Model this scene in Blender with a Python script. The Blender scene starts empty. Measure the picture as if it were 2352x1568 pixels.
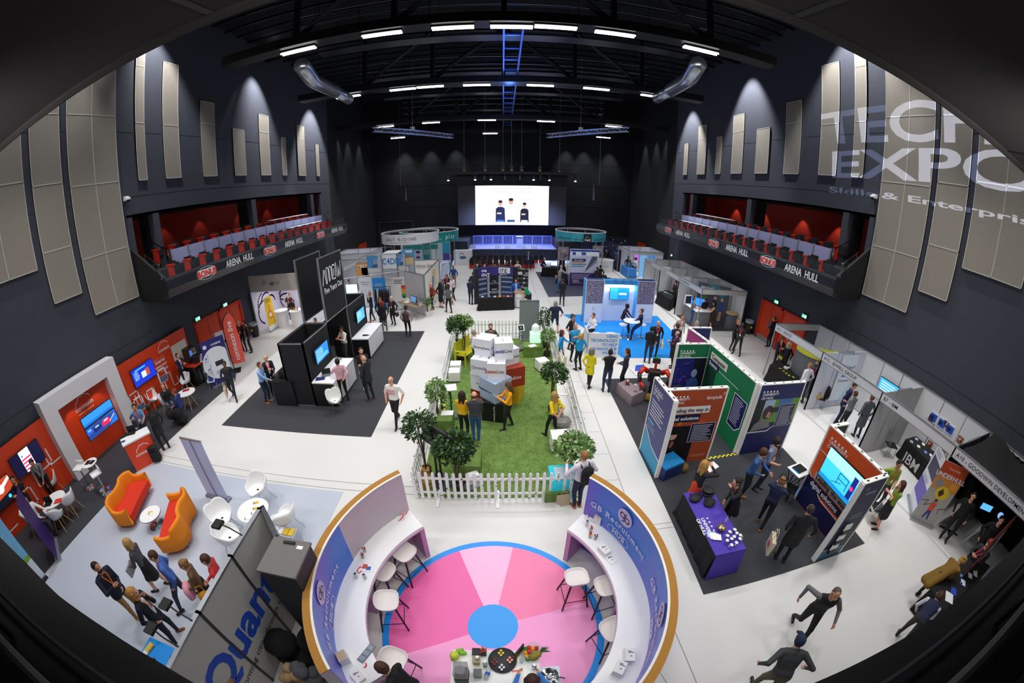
import bpy, math, random
import numpy as np
from mathutils import Vector, Matrix
random.seed(7)
PI=math.pi
S=bpy.context.scene
C=S.collection
# ---------------- camera (a fisheye lens looking down from the upper tier) ----------------
CF,CK,CYAW,CPIT,CROL=853.66,0.047655,0.025831,0.397027,0.0064214
CH=7.0
def _cam2w(c):
 cr,sr=math.cos(CROL),math.sin(CROL)
 c=(cr*c[0]-sr*c[1],sr*c[0]+cr*c[1],c[2])
 cp,sp=math.cos(CPIT),math.sin(CPIT)
 fw=c[2]*cp+c[1]*sp; up=-c[2]*sp+c[1]*cp; rt=c[0]
 cy,sy=math.cos(CYAW),math.sin(CYAW)
 return Vector((rt*cy+fw*sy,-rt*sy+fw*cy,up))
cd=bpy.data.cameras.new('camera'); cam=bpy.data.objects.new('camera',cd); C.objects.link(cam)
cd.type='PANO'; cd.sensor_width=36; cd.sensor_fit='HORIZONTAL'; cd.clip_start=0.02; cd.clip_end=200
cc=cd
try: cc.panorama_type='FISHEYE_LENS_POLYNOMIAL'
except Exception: pass
cc.fisheye_fov=PI*1.1
cc.fisheye_polynomial_k0=0.0
cc.fisheye_polynomial_k1=-0.0765603705
cc.fisheye_polynomial_k2=7.83397209e-07
cc.fisheye_polynomial_k3=2.35848596e-05
cc.fisheye_polynomial_k4=-3.6030866e-07
r_,u_,f_=_cam2w((1,0,0)),_cam2w((0,1,0)),_cam2w((0,0,1))
cam.matrix_world=Matrix(((r_.x,u_.x,-f_.x,0),(r_.y,u_.y,-f_.y,0),(r_.z,u_.z,-f_.z,CH),(0,0,0,1)))
S.camera=cam
def _ray(px,py):
 x,y=px-1176,784-py; r=math.hypot(x,y) or 1e-6; th=r/CF
 for _ in range(12): th-=(CF*(th+CK*th**3)-r)/(CF*(1+3*CK*th*th))
 s=math.sin(th)/r
 return _cam2w((s*x,s*y,math.cos(th)))
def at(px,py,z=0.0):
 "where a sight line meets the level z"
 d=_ray(px,py); t=(z-CH)/d.z
 return Vector((d.x*t,d.y*t,z))
def atX(px,py,x):
 d=_ray(px,py); t=x/d.x; return Vector((x,d.y*t,CH+d.z*t))
def atY(px,py,y):
 d=_ray(px,py); t=y/d.y; return Vector((d.x*t,y,CH+d.z*t))
# ---------------- helpers ----------------
def lin(h):
 h=h.lstrip('#'); v=[int(h[i:i+2],16)/255 for i in (0,2,4)]
 return tuple((c/12.92 if c<=.04045 else ((c+.055)/1.055)**2.4) for c in v)+(1,)
_M={}
def mat(h,rough=.6,metal=0,emit=0,noise=0,scale=30,alpha=1,bump=0,trans=0,spec=None):
 k=(h,rough,metal,emit,noise,scale,alpha,bump,trans,spec)
 if k in _M: return _M[k]
 m=bpy.data.materials.new('paint_'+h.strip('#')); m.use_nodes=True; nt=m.node_tree; b=nt.nodes['Principled BSDF']
 c=lin(h); b.inputs['Base Color'].default_value=c; b.inputs['Roughness'].default_value=rough; b.inputs['Metallic'].default_value=metal
 if spec is not None: b.inputs['Specular IOR Level'].default_value=spec
 if noise or bump:
  n=nt.nodes.new('ShaderNodeTexNoise'); n.inputs['Scale'].default_value=scale; n.inputs['Detail'].default_value=4
  tc=nt.nodes.new('ShaderNodeTexCoord'); nt.links.new(tc.outputs['Object'],n.inputs['Vector'])
  if noise:
   r=nt.nodes.new('ShaderNodeMix'); r.data_type='RGBA'
   r.inputs[6].default_value=tuple(x*(1-noise) for x in c[:3])+(1,); r.inputs[7].default_value=tuple(min(1,x*(1+noise)) for x in c[:3])+(1,)
   nt.links.new(n.outputs['Fac'],r.inputs[0]); nt.links.new(r.outputs[2],b.inputs['Base Color'])
  if bump:
   bp=nt.nodes.new('ShaderNodeBump'); bp.inputs['Strength'].default_value=bump; bp.inputs['Distance'].default_value=.02
   nt.links.new(n.outputs['Fac'],bp.inputs['Height']); nt.links.new(bp.outputs[0],b.inputs['Normal'])
 if emit:
  b.inputs['Emission Color'].default_value=c; b.inputs['Emission Strength'].default_value=emit
  try: m.cycles.emission_sampling='NONE' if emit<3 else 'AUTO'
  except Exception: pass
 if alpha<1: b.inputs['Alpha'].default_value=alpha
 if trans: b.inputs['Transmission Weight'].default_value=trans; b.inputs['IOR'].default_value=1.1
 _M[k]=m; return m
class MB:
 "collects shapes with their materials, then links them as ONE mesh object"
 def __init__(s): s.v=[]; s.f=[]; s.m=[]; s.mats=[]; s.T=None
 def mi(s,m):
  if m not in s.mats: s.mats.append(m)
  return s.mats.index(m)
 def add(s,vs,fs,m):
  b=len(s.v); i=s.mi(m)
  if s.T is not None: vs=[s.T@Vector(v) for v in vs]
  s.v+=[tuple(v) for v in vs]; s.f+=[tuple(b+j for j in f) for f in fs]; s.m+=[i]*len(fs); return s
 def box(s,x0,x1,y0,y1,z0,z1,m):
  v=[(x,y,z) for z in (z0,z1) for y in (y0,y1) for x in (x0,x1)]
  return s.add(v,[(0,2,3,1),(4,5,7,6),(0,1,5,4),(2,6,7,3),(0,4,6,2),(1,3,7,5)],m)
 def prism(s,poly,z0,z1,m):
  n=len(poly); v=[(x,y,z0) for x,y in poly]+[(x,y,z1) for x,y in poly]
  return s.add(v,[tuple(range(n))[::-1],tuple(range(n,2*n))]+[(i,(i+1)%n,n+(i+1)%n,n+i) for i in range(n)],m)
 def tube(s,pts,r,m,n=8,cap=True,ry=None):
  pts=[Vector(p) for p in pts]; vs=[];fs=[]; k=len(pts)
  rr=r if isinstance(r,(list,tuple)) else [r]*k
  up=Vector((0,0,1)); pu=None
  for i,p in enumerate(pts):
   d=(pts[min(i+1,k-1)]-pts[max(i-1,0)]).normalized()
   u=pu if pu is not None else (up if abs(d.z)<.95 else Vector((1,0,0)))
   a=(u-d*u.dot(d)).normalized(); b=d.cross(a); pu=a
   for j in range(n):
    t=2*PI*j/n; vs.append(p+a*math.cos(t)*rr[i]*(ry or 1)+b*math.sin(t)*rr[i])
  for i in range(k-1):
   for j in range(n): q=(j+1)%n; fs.append((i*n+j,i*n+q,(i+1)*n+q,(i+1)*n+j))
  if cap: fs+= [tuple(range(n))[::-1],tuple(range((k-1)*n,k*n))]
  return s.add(vs,fs,m)
 def bar(s,a,b,r,m,n=6): return s.tube([a,b],r,m,n)
 def lathe(s,prof,m,n=24,c=(0,0,0),sx=1,sy=1,cap=True):
  vs=[];fs=[];k=len(prof)
  for r,z in prof:
   for j in range(n): t=2*PI*j/n; vs.append((c[0]+r*math.cos(t)*sx,c[1]+r*math.sin(t)*sy,c[2]+z))
  for i in range(k-1):
   for j in range(n): q=(j+1)%n; fs.append((i*n+j,i*n+q,(i+1)*n+q,(i+1)*n+j))
  if cap: fs+=[tuple(range(n))[::-1],tuple(range((k-1)*n,k*n))]
  return s.add(vs,fs,m)
 def ball(s,c,r,m,n=12,sz=1,sx=1,sy=1):
  return s.lathe([(max(1e-4,r*math.sin(PI*i/(n//2+1))),-r*sz*math.cos(PI*i/(n//2+1))) for i in range(n//2+2)],m,n,c,sx,sy)
 def arc(s,c,r0,r1,a0,a1,z0,z1,m,n=32,full=False):
  "a curved wall between two radii, angles in degrees"
  vs=[];fs=[]
  for i in range(n+1):
   t=math.radians(a0+(a1-a0)*i/n); cs,sn=math.cos(t),math.sin(t)
   for r,z in ((r0,z0),(r1,z0),(r1,z1),(r0,z1)): vs.append((c[0]+r*cs,c[1]+r*sn,z))
  for i in range(n):
   for j in range(4): q=(j+1)%4; fs.append((i*4+j,(i+1)*4+j,(i+1)*4+q,i*4+q))
  if not full: fs+=[(0,1,2,3),(n*4+3,n*4+2,n*4+1,n*4)]
  return s.add(vs,fs,m)
 def leaf(s,p,d,l,w,m):
  d=Vector(d).normalized(); a=d.cross(Vector((random.uniform(-1,1),random.uniform(-1,1),random.uniform(-1,1)))).normalized()*w/2; p=Vector(p); e=p+d*l
  e.z-=l*.15; md=p+d*l*.45; md.z+=l*.06
  return s.add([p,md+a,e,md-a],[(0,1,2,3)],m)
 def B(s,name,parent=None,smooth=False,bevel=0,loc=None,rz=0):
  me=bpy.data.meshes.new(name); me.from_pydata(s.v,[],s.f)
  for m in s.mats: me.materials.append(m)
  me.polygons.foreach_set('material_index',s.m)
  if smooth: me.polygons.foreach_set('use_smooth',[True]*len(s.f))
  o=bpy.data.objects.new(name,me); C.objects.link(o)
  if parent: o.parent=parent
  if loc is not None: o.location=loc
  if rz: o.rotation_euler.z=rz
  if bevel:
   b=o.modifiers.new('b','BEVEL'); b.width=bevel; b.segments=2; b.limit_method='ANGLE'
  if smooth=='auto':
   me.shade_smooth() if hasattr(me,'shade_smooth') else None
  return o
def tag(o,label,cat,group=None,kind=None):
 o['label']=label; o['category']=cat
 if group: o['group']=group
 if kind: o['kind']=kind
 return o
def struct(o): o['kind']='structure'; return o
def TH(name,label,cat,loc=(0,0,0),rz=0,group=None):
 o=bpy.data.objects.new(name,None); C.objects.link(o); o.location=loc; o.rotation_euler.z=rz; o.empty_display_size=.1
 return tag(o,label,cat,group)
def copy_tree(o,loc=None,rz=None,label=None,group=None,parent=None):
 c=o.copy(); C.objects.link(c); c.parent=parent
 if loc is not None: c.location=loc
 if rz is not None: c.rotation_euler.z=rz
 if label: c['label']=label
 if group: c['group']=group
 for ch in o.children: copy_tree(ch,parent=c)
 return c
def text(parent,t,size,x,y,z,m,align='CENTER',bold=0,rot=(PI/2,0,0),name='lettering',ext=.001,shear=0,sp=1,xs=1):
 cu=bpy.data.curves.new(name,'FONT'); cu.body=t; cu.size=size; cu.align_x=align; cu.offset=bold*size; cu.extrude=ext; cu.shear=shear; cu.space_character=sp
 cu.resolution_u=3; cu.materials.append(m)
 o=bpy.data.objects.new(name,cu); C.objects.link(o); o.parent=parent; o.location=(x,y,z); o.rotation_euler=rot; o.scale=(xs,1,1)
 return o
WHITE=mat('#f2f2f2',.45); BLACK=mat('#0c0c0e',.5); ALU=mat('#a9adb3',.35,.7); CHROME=mat('#c8ccd0',.12,1); DARK=mat('#17181b',.6)
PANEL=mat('#dcdcde',.6)
def ang(A,B): return math.atan2(B[1]-A[1],B[0]-A[0])
def vnoise(A,B): return (Vector(B)-Vector(A)).length
class Art:
 "flat printed shapes on the front (-Y) or back face of an upright board, in board coordinates"
 def __init__(s,y=0,side=-1): s.mb=MB(); s.y=y; s.n=0; s.side=side
 def _y(s): s.n+=1; return s.y+s.side*(.002+.0007*min(s.n,30))
 def P(s,pts,c):
  y=s._y(); m=c if not isinstance(c,str) else mat(c,.5); p=[(u,y,v) for u,v in pts]
  s.mb.add(p,[tuple(range(len(p)))],m); return s
 def R(s,u0,v0,u1,v1,c): return s.P([(u0,v0),(u1,v0),(u1,v1),(u0,v1)],c)
 def O(s,u,v,r,c,n=28,ry=None): ry=ry or r; return s.P([(u+r*math.cos(2*PI*i/n),v+ry*math.sin(2*PI*i/n)) for i in range(n)],c)
 def L(s,pts,w,c):
  "a thick polyline"
  m=c if not isinstance(c,str) else mat(c,.5); y=s._y()
  for (a,b),(d,e) in zip(pts,pts[1:]):
   l=math.hypot(d-a,e-b) or 1; nx,nz=-(e-b)/l*w/2,(d-a)/l*w/2; ex,ez=(d-a)/l*w/2,(e-b)/l*w/2
   s.mb.add([(a-ex+nx,y,b-ez+nz),(a-ex-nx,y,b-ez-nz),(d+ex-nx,y,e+ez-nz),(d+ex+nx,y,e+ez+nz)],[(0,1,2,3)],m)
  return s
 def ring(s,u,v,r,w,c,a0=0,a1=360,ry=None):
  ry=ry or r; n=max(6,int(abs(a1-a0)/12)); return s.L([(u+r*math.cos(math.radians(a0+(a1-a0)*i/n)),v+ry*math.sin(math.radians(a0+(a1-a0)*i/n))) for i in range(n+1)],w,c)
 def lines(s,u,v,w,n,dh,th,c,jag=.25,sk=0):
  for i in range(n): s.R(u+sk*i,v-i*dh-th,u+sk*i+w*(1-random.random()*jag),v-i*dh,c)
  return s
 def B(s,parent,name='graphic'): return s.mb.B(name,parent)
def board(name,label,cat,A,B,z0,z1,t,m,group=None,edge=None,pname='panel'):
 "an upright panel from floor point A (left, seen from the front) to B"
 A=Vector(A);B=Vector(B); w=(B.xy-A.xy).length
 r=TH(name,label,cat,(A.x,A.y,0),ang(A,B),group)
 MB().box(0,w,-t/2,t/2,z0,z1,m).B(pname,r)
 if edge:
  e=MB()
  for x in (0,w): e.box(x-.02,x+.02,-t/2-.004,t/2+.004,z0,z1,edge)
  e.box(0,w,-t/2-.004,t/2+.004,z1-.02,z1+.02,edge); e.B('edge_trim',r)
 r['w']=w
 return r
# ---------------- people: one continuous surface grown around a posed skeleton ----------------
def _nets(F,org,h):
 fs=F<0; X,Y,Z=F.shape; cs=(X-1,Y-1,Z-1)
 cnt=np.zeros(cs,np.float32); pos=np.zeros(cs+(3,),np.float32)
 cor=[(i,j,k) for i in (0,1) for j in (0,1) for k in (0,1)]
 sl=lambda c:(slice(c[0],X-1+c[0]),slice(c[1],Y-1+c[1]),slice(c[2],Z-1+c[2]))
 for a in cor:
  for ax in range(3):
   if a[ax]: continue
   b=list(a); b[ax]=1
   m=fs[sl(a)]!=fs[sl(b)]; fa=F[sl(a)][m]; fb=F[sl(b)][m]; t=fa/(fa-fb)
   q=np.tile(np.array(a,np.float32),(len(t),1)); q[:,ax]+=t
   pos[m]+=q; cnt[m]+=1
 act=cnt>0; idx=-np.ones(cs,np.int64); idx[act]=np.arange(act.sum())
 ci=np.argwhere(act); V=(ci+pos[act]/cnt[act][:,None])*h+org
 Q=[]
 for ax in range(3):
  o=[i for i in range(3) if i!=ax]; n=list(F.shape)
  lo=[slice(1,-1)]*3; lo[ax]=slice(0,n[ax]-1); hi=list(lo); hi[ax]=slice(1,n[ax])
  a=fs[tuple(lo)]; b=fs[tuple(hi)]; m=a!=b; e=np.argwhere(m); flip=a[m]
  for k in o: e[:,k]+=1
  def g(d0,d1):
   c=e.copy(); c[:,o[0]]-=d0; c[:,o[1]]-=d1; return idx[c[:,0],c[:,1],c[:,2]]
  q=np.stack([g(1,1),g(0,1),g(0,0),g(1,0)],1)
  if ax==1: flip=~flip
  q[~flip]=q[~flip][:,::-1]; Q.append(q)
 return V,np.concatenate(Q)
class Sdf:
 def __init__(s,h): s.h=h; s.p=[]
 def cone(s,a,b,ra,rb,lab,k=.03,sq=None): s.p.append((np.array(a,float),np.array(b,float),ra,rb,lab,k,sq)); return s
 def mesh(s):
  lo=np.min([np.minimum(p[0],p[1])-max(p[2],p[3])*1.25 for p in s.p],0)-3*s.h; hi=np.max([np.maximum(p[0],p[1])+max(p[2],p[3])*1.25 for p in s.p],0)+3*s.h
  n=np.ceil((hi-lo)/s.h).astype(int)+1
  F=np.full(n,.1,np.float32); G=np.full(n,9.,np.float32); Lb=np.zeros(n,np.uint8)
  for a,b,ra,rb,lab,k,sq in s.p:
   R=max(ra,rb)*1.25+k+.03
   l=np.maximum(0,((np.minimum(a,b)-R-lo)/s.h).astype(int)); u=np.minimum(n,((np.maximum(a,b)+R-lo)/s.h).astype(int)+2)
   ix=tuple(slice(l[i],u[i]) for i in range(3))
   gx,gy,gz=np.meshgrid(*[lo[i]+s.h*np.arange(l[i],u[i]) for i in range(3)],indexing='ij')
   P=np.stack([gx,gy,gz],-1)-a; ab=b-a; L=ab@ab
   if sq is not None: M=sq[0]; P=P@M.T; ab=M@ab; L=ab@ab
   t=np.clip((P@ab)/max(L,1e-9),0,1) if L>1e-9 else np.zeros(P.shape[:3])
   d=np.linalg.norm(P-t[...,None]*ab,axis=-1)-(ra+t*(rb-ra))
   if sq is not None: d=d*sq[1]
   f=F[ix]; hh=np.clip(.5+.5*(f-d)/k,0,1); F[ix]=f*(1-hh)+d*hh-k*hh*(1-hh)
   g=G[ix]; w=d<g; g[w]=d[w]; Lb[ix][w]=lab
  V,Q=_nets(F,lo,s.h)
  c=V[Q].mean(1); ii=np.clip(np.rint((c-lo)/s.h).astype(int),0,n-1)
  return V,Q,Lb[ii[:,0],ii[:,1],ii[:,2]]
def _rot(ax,a):
 return np.array(Matrix.Rotation(a,3,ax))
def _ik(a,b,l1,l2,pole):
 a=np.array(a,float);b=np.array(b,float);d=b-a;D=np.linalg.norm(d)
 if D>l1+l2-.005: b=a+d*(l1+l2-.005)/D; d=b-a; D=np.linalg.norm(d)
 n=d/D; x=(l1*l1-l2*l2+D*D)/(2*D); y=math.sqrt(max(0,l1*l1-x*x)); p=np.array(pole,float); p-=n*(p@n); p/=np.linalg.norm(p)+1e-9
 return a+n*x+p*y,b
SKIN={'l':'#d9a084','p':'#e3b39a','t':'#c28a66','b':'#6b4630','d':'#3e281d'}
HAIR={'black':'#14100e','dark':'#2c1d14','brown':'#4a2f1d','light':'#85603a','blond':'#b08a55','grey':'#8f8d89','red':'#7a2f16','silver':'#b5b2ab'}
# labels: 0 skin 1 top 2 trousers 3 shoes 4 shirt 5 lip 6 eye 7 belt/extra
ARMS={'down':(.04,.25,-.03),'phone':(.33,.07,.30),'fwd':(.42,.16,.18),'cross':(.20,-.13,.27),'chin':(.17,.03,.50),'hip':(.02,.24,.10),'back':(-.20,.06,.05),
 'pocket':(.08,.20,.0),'lap':(.30,.10,.06),'table':(.45,.16,.16),'up':(.20,.10,.62),'clasp':(.26,.03,.10),'out':(.40,.30,.22),'bag':(.0,.28,-.08),'point':(.55,.25,.42),'reach':(.62,.12,.12)}
def person(px,py,face,label,top='#222',legs='#181a20',shoe='#151515',hair='dark',style='short',skin='l',ht=1.75,arms=('down','down'),stance='stand',sleeve='long',
   lean=0,look=0,nod=0,open_=None,skirt=None,coat=0,lan=None,bag=None,pos=None,h=None,seat=.46,hips=0,stripe=None,vest=None,twist=0,beard=False,group=None,shorts=False,rdl=None,wide=1.):
 p=Vector(pos) if pos is not None else at(px,py,0); zf=p.z
 dist=(p-Vector((0,0,CH))).length
 if h is None: h=.0115 if dist<12 else (.0145 if dist<19 else (.019 if dist<28 else .026))
 s=ht/1.75
 lean=math.radians(lean)
 sit=stance=='sit'
 hz=(seat+.11) if sit else .93*s
 fr={'stand':((.02,.10),(-.03,-.11)),'wide':((0,.2),(0,-.2)),'walk':((.32,.08),(-.30,-.08)),'step':((.17,.09),(-.14,-.1)),'close':((.02,.07),(0,-.07)),'cross':((.06,-.02),(0,.02)),'sit':((.42,.13),(.44,-.12)),'kneel':((.2,.1),(-.3,-.1))}[stance]
 if stance=='walk': hz-=.035
 if hips: hz-=hips
 Pv=np.array([0,0,hz]); Ry=_rot('Y',lean); Rz=_rot('Z',math.radians(twist)); R=Ry@Rz
 T=lambda x,y,z: Pv+R@np.array([x,y,z])*1.0
 D=Sdf(h); k=.035
 # torso: squashed in depth
 def sq(f): M=R@np.diag([1/f,1,1])@R.T; return (M,f*.55+.45)
 w=wide*s
 D.cone(T(0,.045*w,.005),T(0,-.045*w,.005),.106*w,.106*w,2,.03,sq(.88))
 D.cone(T(0,.035*w,.10*s),T(.005,.06*w,.34*s),.108*w,.125*w,1,.05,sq(.78))
 D.cone(T(0,-.035*w,.10*s),T(.005,-.06*w,.34*s),.108*w,.125*w,1,.05,sq(.78))
 D.cone(T(-.005,.12*w,.445*s),T(-.005,-.12*w,.445*s),.07*s,.07*s,1,.05,sq(.95))
 D.cone(T(0,0,.44*s),T(.02,0,.57*s),.062*s,.052*s,0,.03)
 D.cone(T(-.005,0,.47*s),T(0,0,.505*s),.075*s,.058*s,4 if open_ else 1,.02)
 if coat: # coat hem
  D.cone(T(0,.05,.10),T(.01,.07,-coat),.115*w,.125*w,1,.03,sq(.85)); D.cone(T(0,-.05,.10),T(.01,-.07,-coat),.115*w,.125*w,1,.03,sq(.85))
 else:
  D.cone(T(0,.045*w,.075),T(0,-.045*w,.075),.119*w,.119*w,1,.02,sq(.86))
 if open_: # open jacket: shirt panel at the front
  D.cone(T(.073,0,.44*s),T(.09,0,.06),.038,.03,4,.012,sq(1.))
 # head
 hd=np.array([.035,0,.672])*1; hd[2]*=s; Hc=T(*hd); RH=R@_rot('Z',math.radians(look))@_rot('Y',math.radians(nod)-lean*.55)
 N=lambda x,y,z: Hc+RH@np.array([x,y,z])
 def hq(a,b,c): M=RH@np.diag([1/a,1/b,1/c])@RH.T; return (M,min(a,b,c))
 D.cone(N(-.012,0,.022),N(-.012,0,.0221),.082,.082,0,.02,hq(1.13,.92,1.1))
 D.cone(N(.03,0,-.055),N(.034,0,-.0551),.056,.056,0,.03,hq(1,.95,1.1))
 D.cone(N(.082,0,.0),N(.104,0,-.026),.009,.014,0,.012)
 for sg in (1,-1):
  D.cone(N(-.005,sg*.078,-.01),N(-.01,sg*.084,.02),.014,.016,0,.006)
  D.cone(N(.079,sg*.031,.012),N(.0795,sg*.031,.012),.0105,.0105,6,.004)
 D.cone(N(.086,.016,-.058),N(.086,-.016,-.058),.009,.009,5,.004)
 if beard: D.cone(N(.03,0,-.075),N(.05,0,-.078),.062,.05,7,.02,hq(1.05,1,.9))
 # legs
 hl=.43*s; sl=.42*s
 for i,sg in enumerate((1,-1)):
  fx,fy=fr[i]; hip=Pv+Rz@np.array([0,sg*.085*w,-.01]); az=.085
  if stance=='walk' and fx<0: az=.14
  ank=np.array([fx,fy,az]);
  if sit and zf: ank[2]=.085
  kn,ank=_ik(hip,ank,hl,sl,(1,sg*.12,.25 if sit else 0))
  lk=2
  D.cone(hip,kn,.088*w,.058*s,lk,.03); D.cone(kn,ank+np.array([0,0,.02]),.056*s,.040*s,0 if (skirt or shorts) else 2,.02)
  if (skirt or shorts): D.cone(kn+(hip-kn)*.0,kn+(ank-kn)*(.10),.064*s,.062*s,2,.01)
  D.cone(ank+np.array([-.03,0,-.045]),ank+np.array([.02,0,-.05]),.040,.040,3,.02)
  D.cone(ank+np.array([.03,0,-.052]),ank+np.array([.135,sg*.015,-.056]),.036,.032,3,.02)
 if skirt:
  L=.55 if skirt!='long' else .75
  if sit: pass
  else: D.cone(Pv+np.array([0,0,.05]),Pv+np.array([0,0,-.42*s if skirt!='long' else -.66*s]),.135*w,.17*w,2,.03)
 # arms
 for i,sg in enumerate((1,-1)):
  sh=T(-.005,sg*.185*w,.435*s); a=arms[i]; a=ARMS[a] if isinstance(a,str) else a
  tw=T(a[0]*s,sg*a[1]*s,a[2]*s)
  el,wr=_ik(sh,tw,.285*s,.255*s,R@np.array([-.8,sg*.75,-.45]) if not isinstance(arms[i],str) or arms[i]!='up' else R@np.array([.2,sg*1,-.3]))
  la=1; lf={'long':1,'half':0,'short':0,'none':0,'vest':4}[sleeve]
  if sleeve=='vest': la=4
  if sleeve=='none': la=0
  D.cone(sh,el,.054*w,.046*s,la,.03); D.cone(el,wr,.043*s,.030*s,lf,.015)
  dd=wr-el; dd/=np.linalg.norm(dd)
  # palm
  pu=R@np.array([.35,-sg*.9,.1]) # palm normal roughly inward
  pu=pu-dd*(pu@dd); pu/=np.linalg.norm(pu)+1e-9; pv=np.cross(dd,pu)
  pc=wr+dd*.055
  D.cone(wr+dd*.01,wr+dd*.03,.027,.028,0,.012)
  for q in (-1,1): D.cone(wr+dd*.03+pv*q*.012,wr+dd*.082+pv*q*.024,.019,.017,0,.01)
  # fingers and thumb: separate chains rooted in the palm
  if i==0: fing=[]
  cu=.55
  for q,ln in ((-1.5,.062),(-.5,.074),(.5,.070),(1.5,.056)):
   b0=wr+dd*.072+pv*q*.0185; b1=b0+(dd*math.cos(cu*.5)+pu*math.sin(cu*.5))*ln*.55+pv*q*.001; b2=b1+(dd*math.cos(cu*1.6)+pu*math.sin(cu*1.6))*ln*.5
   fing.append((b0,b1,b2,.0095))
  tb=pv*(1 if sg*((pv@(R@np.array([1,0,0.]))))*sg>0 else -1)
  b0=wr+dd*.028+tb*.018; b1=b0+(dd*.6+tb*.65+pu*.35)*.045; b2=b1+(dd*.85+tb*.2+pu*.4)*.032; fing.append((b0,b1,b2,.0115))
 V,Q,Lb=D.mesh()
 nb=len(V); vs=[V]; fs=[tuple(q) for q in Q.tolist()]; lb=Lb.astype(int)
 # torso-front relabel (stripe or open jacket) handled by primitives; belts not needed
 mb=MB(); sk=mat(SKIN[skin] if skin in SKIN else skin,.55,noise=.06,scale=20)
 mt=mat(top,.8,noise=.16,scale=14); ml=mat(legs,.8,noise=.12,scale=14)
 ms=[sk,mt,ml,mat(shoe,.5),mat(open_ or vest or top,.8),mat('#a0564d',.6),mat('#20160f',.3),mat(HAIR.get(hair,hair),.8)]
 mb.v=[tuple(v) for v in V.tolist()]; mb.f=list(fs); mb.mats=ms; mb.m=lb.tolist()
 if dist<24:
  for b0,b1,b2,r in fing: mb.tube([b0,b1,b2],[r,r*.92,r*.72],sk,6)
 if sleeve=='half':pass
 o=mb.B('person',None,smooth=True)
 o.location=p; o.rotation_euler.z=math.radians(face)
 tag(o,label,'person',group)
 # hair
 if style!='bald':
  Dh=Sdf(max(h*.8,.009));
  bz={'buzz':.0,'short':.006,'bob':.012,'long':.012,'bun':.008,'pony':.008,'curly':.02,'cap':.01,'bald2':0}[style]
  M=hq(1.13,.94,1.1)
  if style=='bald2': Dh.cone(N(-.045,0,-.015),N(-.045,0,-.016),.08,.08,0,.02,hq(.95,1.05,.75))
  else:
   Dh.cone(N(-.03,0,.035),N(-.03,0,.0351),.084+bz,.084+bz,0,.02,hq(1.08,.95,1.05))
   Dh.cone(N(-.045,0,-.01),N(-.045,0,-.012),.078+bz,.078+bz,0,.02,hq(.9,1.02,1))
  if style in ('long','bob'):
   zb=-.16 if style=='bob' else -.30
   Dh.cone(N(-.06,.04,0),N(-.075,.05,zb*.75),.055,.05,0,.03); Dh.cone(N(-.06,-.04,0),N(-.075,-.05,zb*.75),.055,.05,0,.03)
   for sg in (1,-1): Dh.cone(N(.0,sg*.082,.03),N(.0,sg*.09,-.12 if style=='bob' else -.2),.028,.026,0,.03)
  if style=='bun': Dh.cone(N(-.115,0,.05),N(-.12,0,.05),.045,.045,0,.01)
  if style=='pony': Dh.cone(N(-.1,0,.02),N(-.16,0,-.2),.035,.022,0,.02)
  Vh,Qh,_=Dh.mesh()
  b=MB(); b.v=[tuple(v) for v in Vh.tolist()]; b.f=[tuple(q) for q in Qh.tolist()]; b.mats=[mat(HAIR.get(hair,hair),.75,noise=.3,scale=40)]; b.m=[0]*len(b.f)
  if style=='cap':
   b.mats[0]=mat(hair,.8); b.add([N(.06,-.07,.055),N(.06,.07,.055),N(.15,.05,.03),N(.15,-.05,.03),N(.06,-.07,.07),N(.06,.07,.07),N(.15,.05,.04),N(.15,-.05,.04)],[(0,1,2,3),(7,6,5,4),(3,2,6,7)],b.mats[0])
  b.B('cap' if style=='cap' else 'hair',o,smooth=True)
 # lanyard pressed on the chest
 if lan and dist<36:
  from mathutils.bvhtree import BVHTree
  bt=BVHTree.FromPolygons(mb.v[:nb],[f for f in fs])
  fx=Vector(R@np.array([1,0,0.])); b=MB(); lm=mat(lan,.6)
  def hit(y,z):
   q=Vector(T(0,y,z)); r=bt.ray_cast(q+fx*.6,-fx,.9); return (r[0]+fx*.008) if r[0] else q+fx*.15
  for sg in (1,-1):
   pts=[hit(sg*y,z) for y,z in ((.062,.475*s),(.052,.40*s),(.03,.31*s),(.008,.20*s))]; pts.insert(0,Vector(T(-.02,sg*.06,.52*s)))
   b.tube(pts,.011 if dist<16 else .014,lm,4,ry=.35)
  q=hit(0,.16*s)+fx*.006; yv=Vector(R@np.array([0,1,0.])); zv=Vector(R@np.array([0,0,1.]))
  b.add([q+yv*.035-zv*.05,q-yv*.035-zv*.05,q-yv*.035+zv*.045,q+yv*.035+zv*.045],[(0,1,2,3)],WHITE)
  b.B('lanyard',o)
 return o,(lambda x,y,z: o.matrix_basis@Vector(T(x,y,z)))
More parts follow.
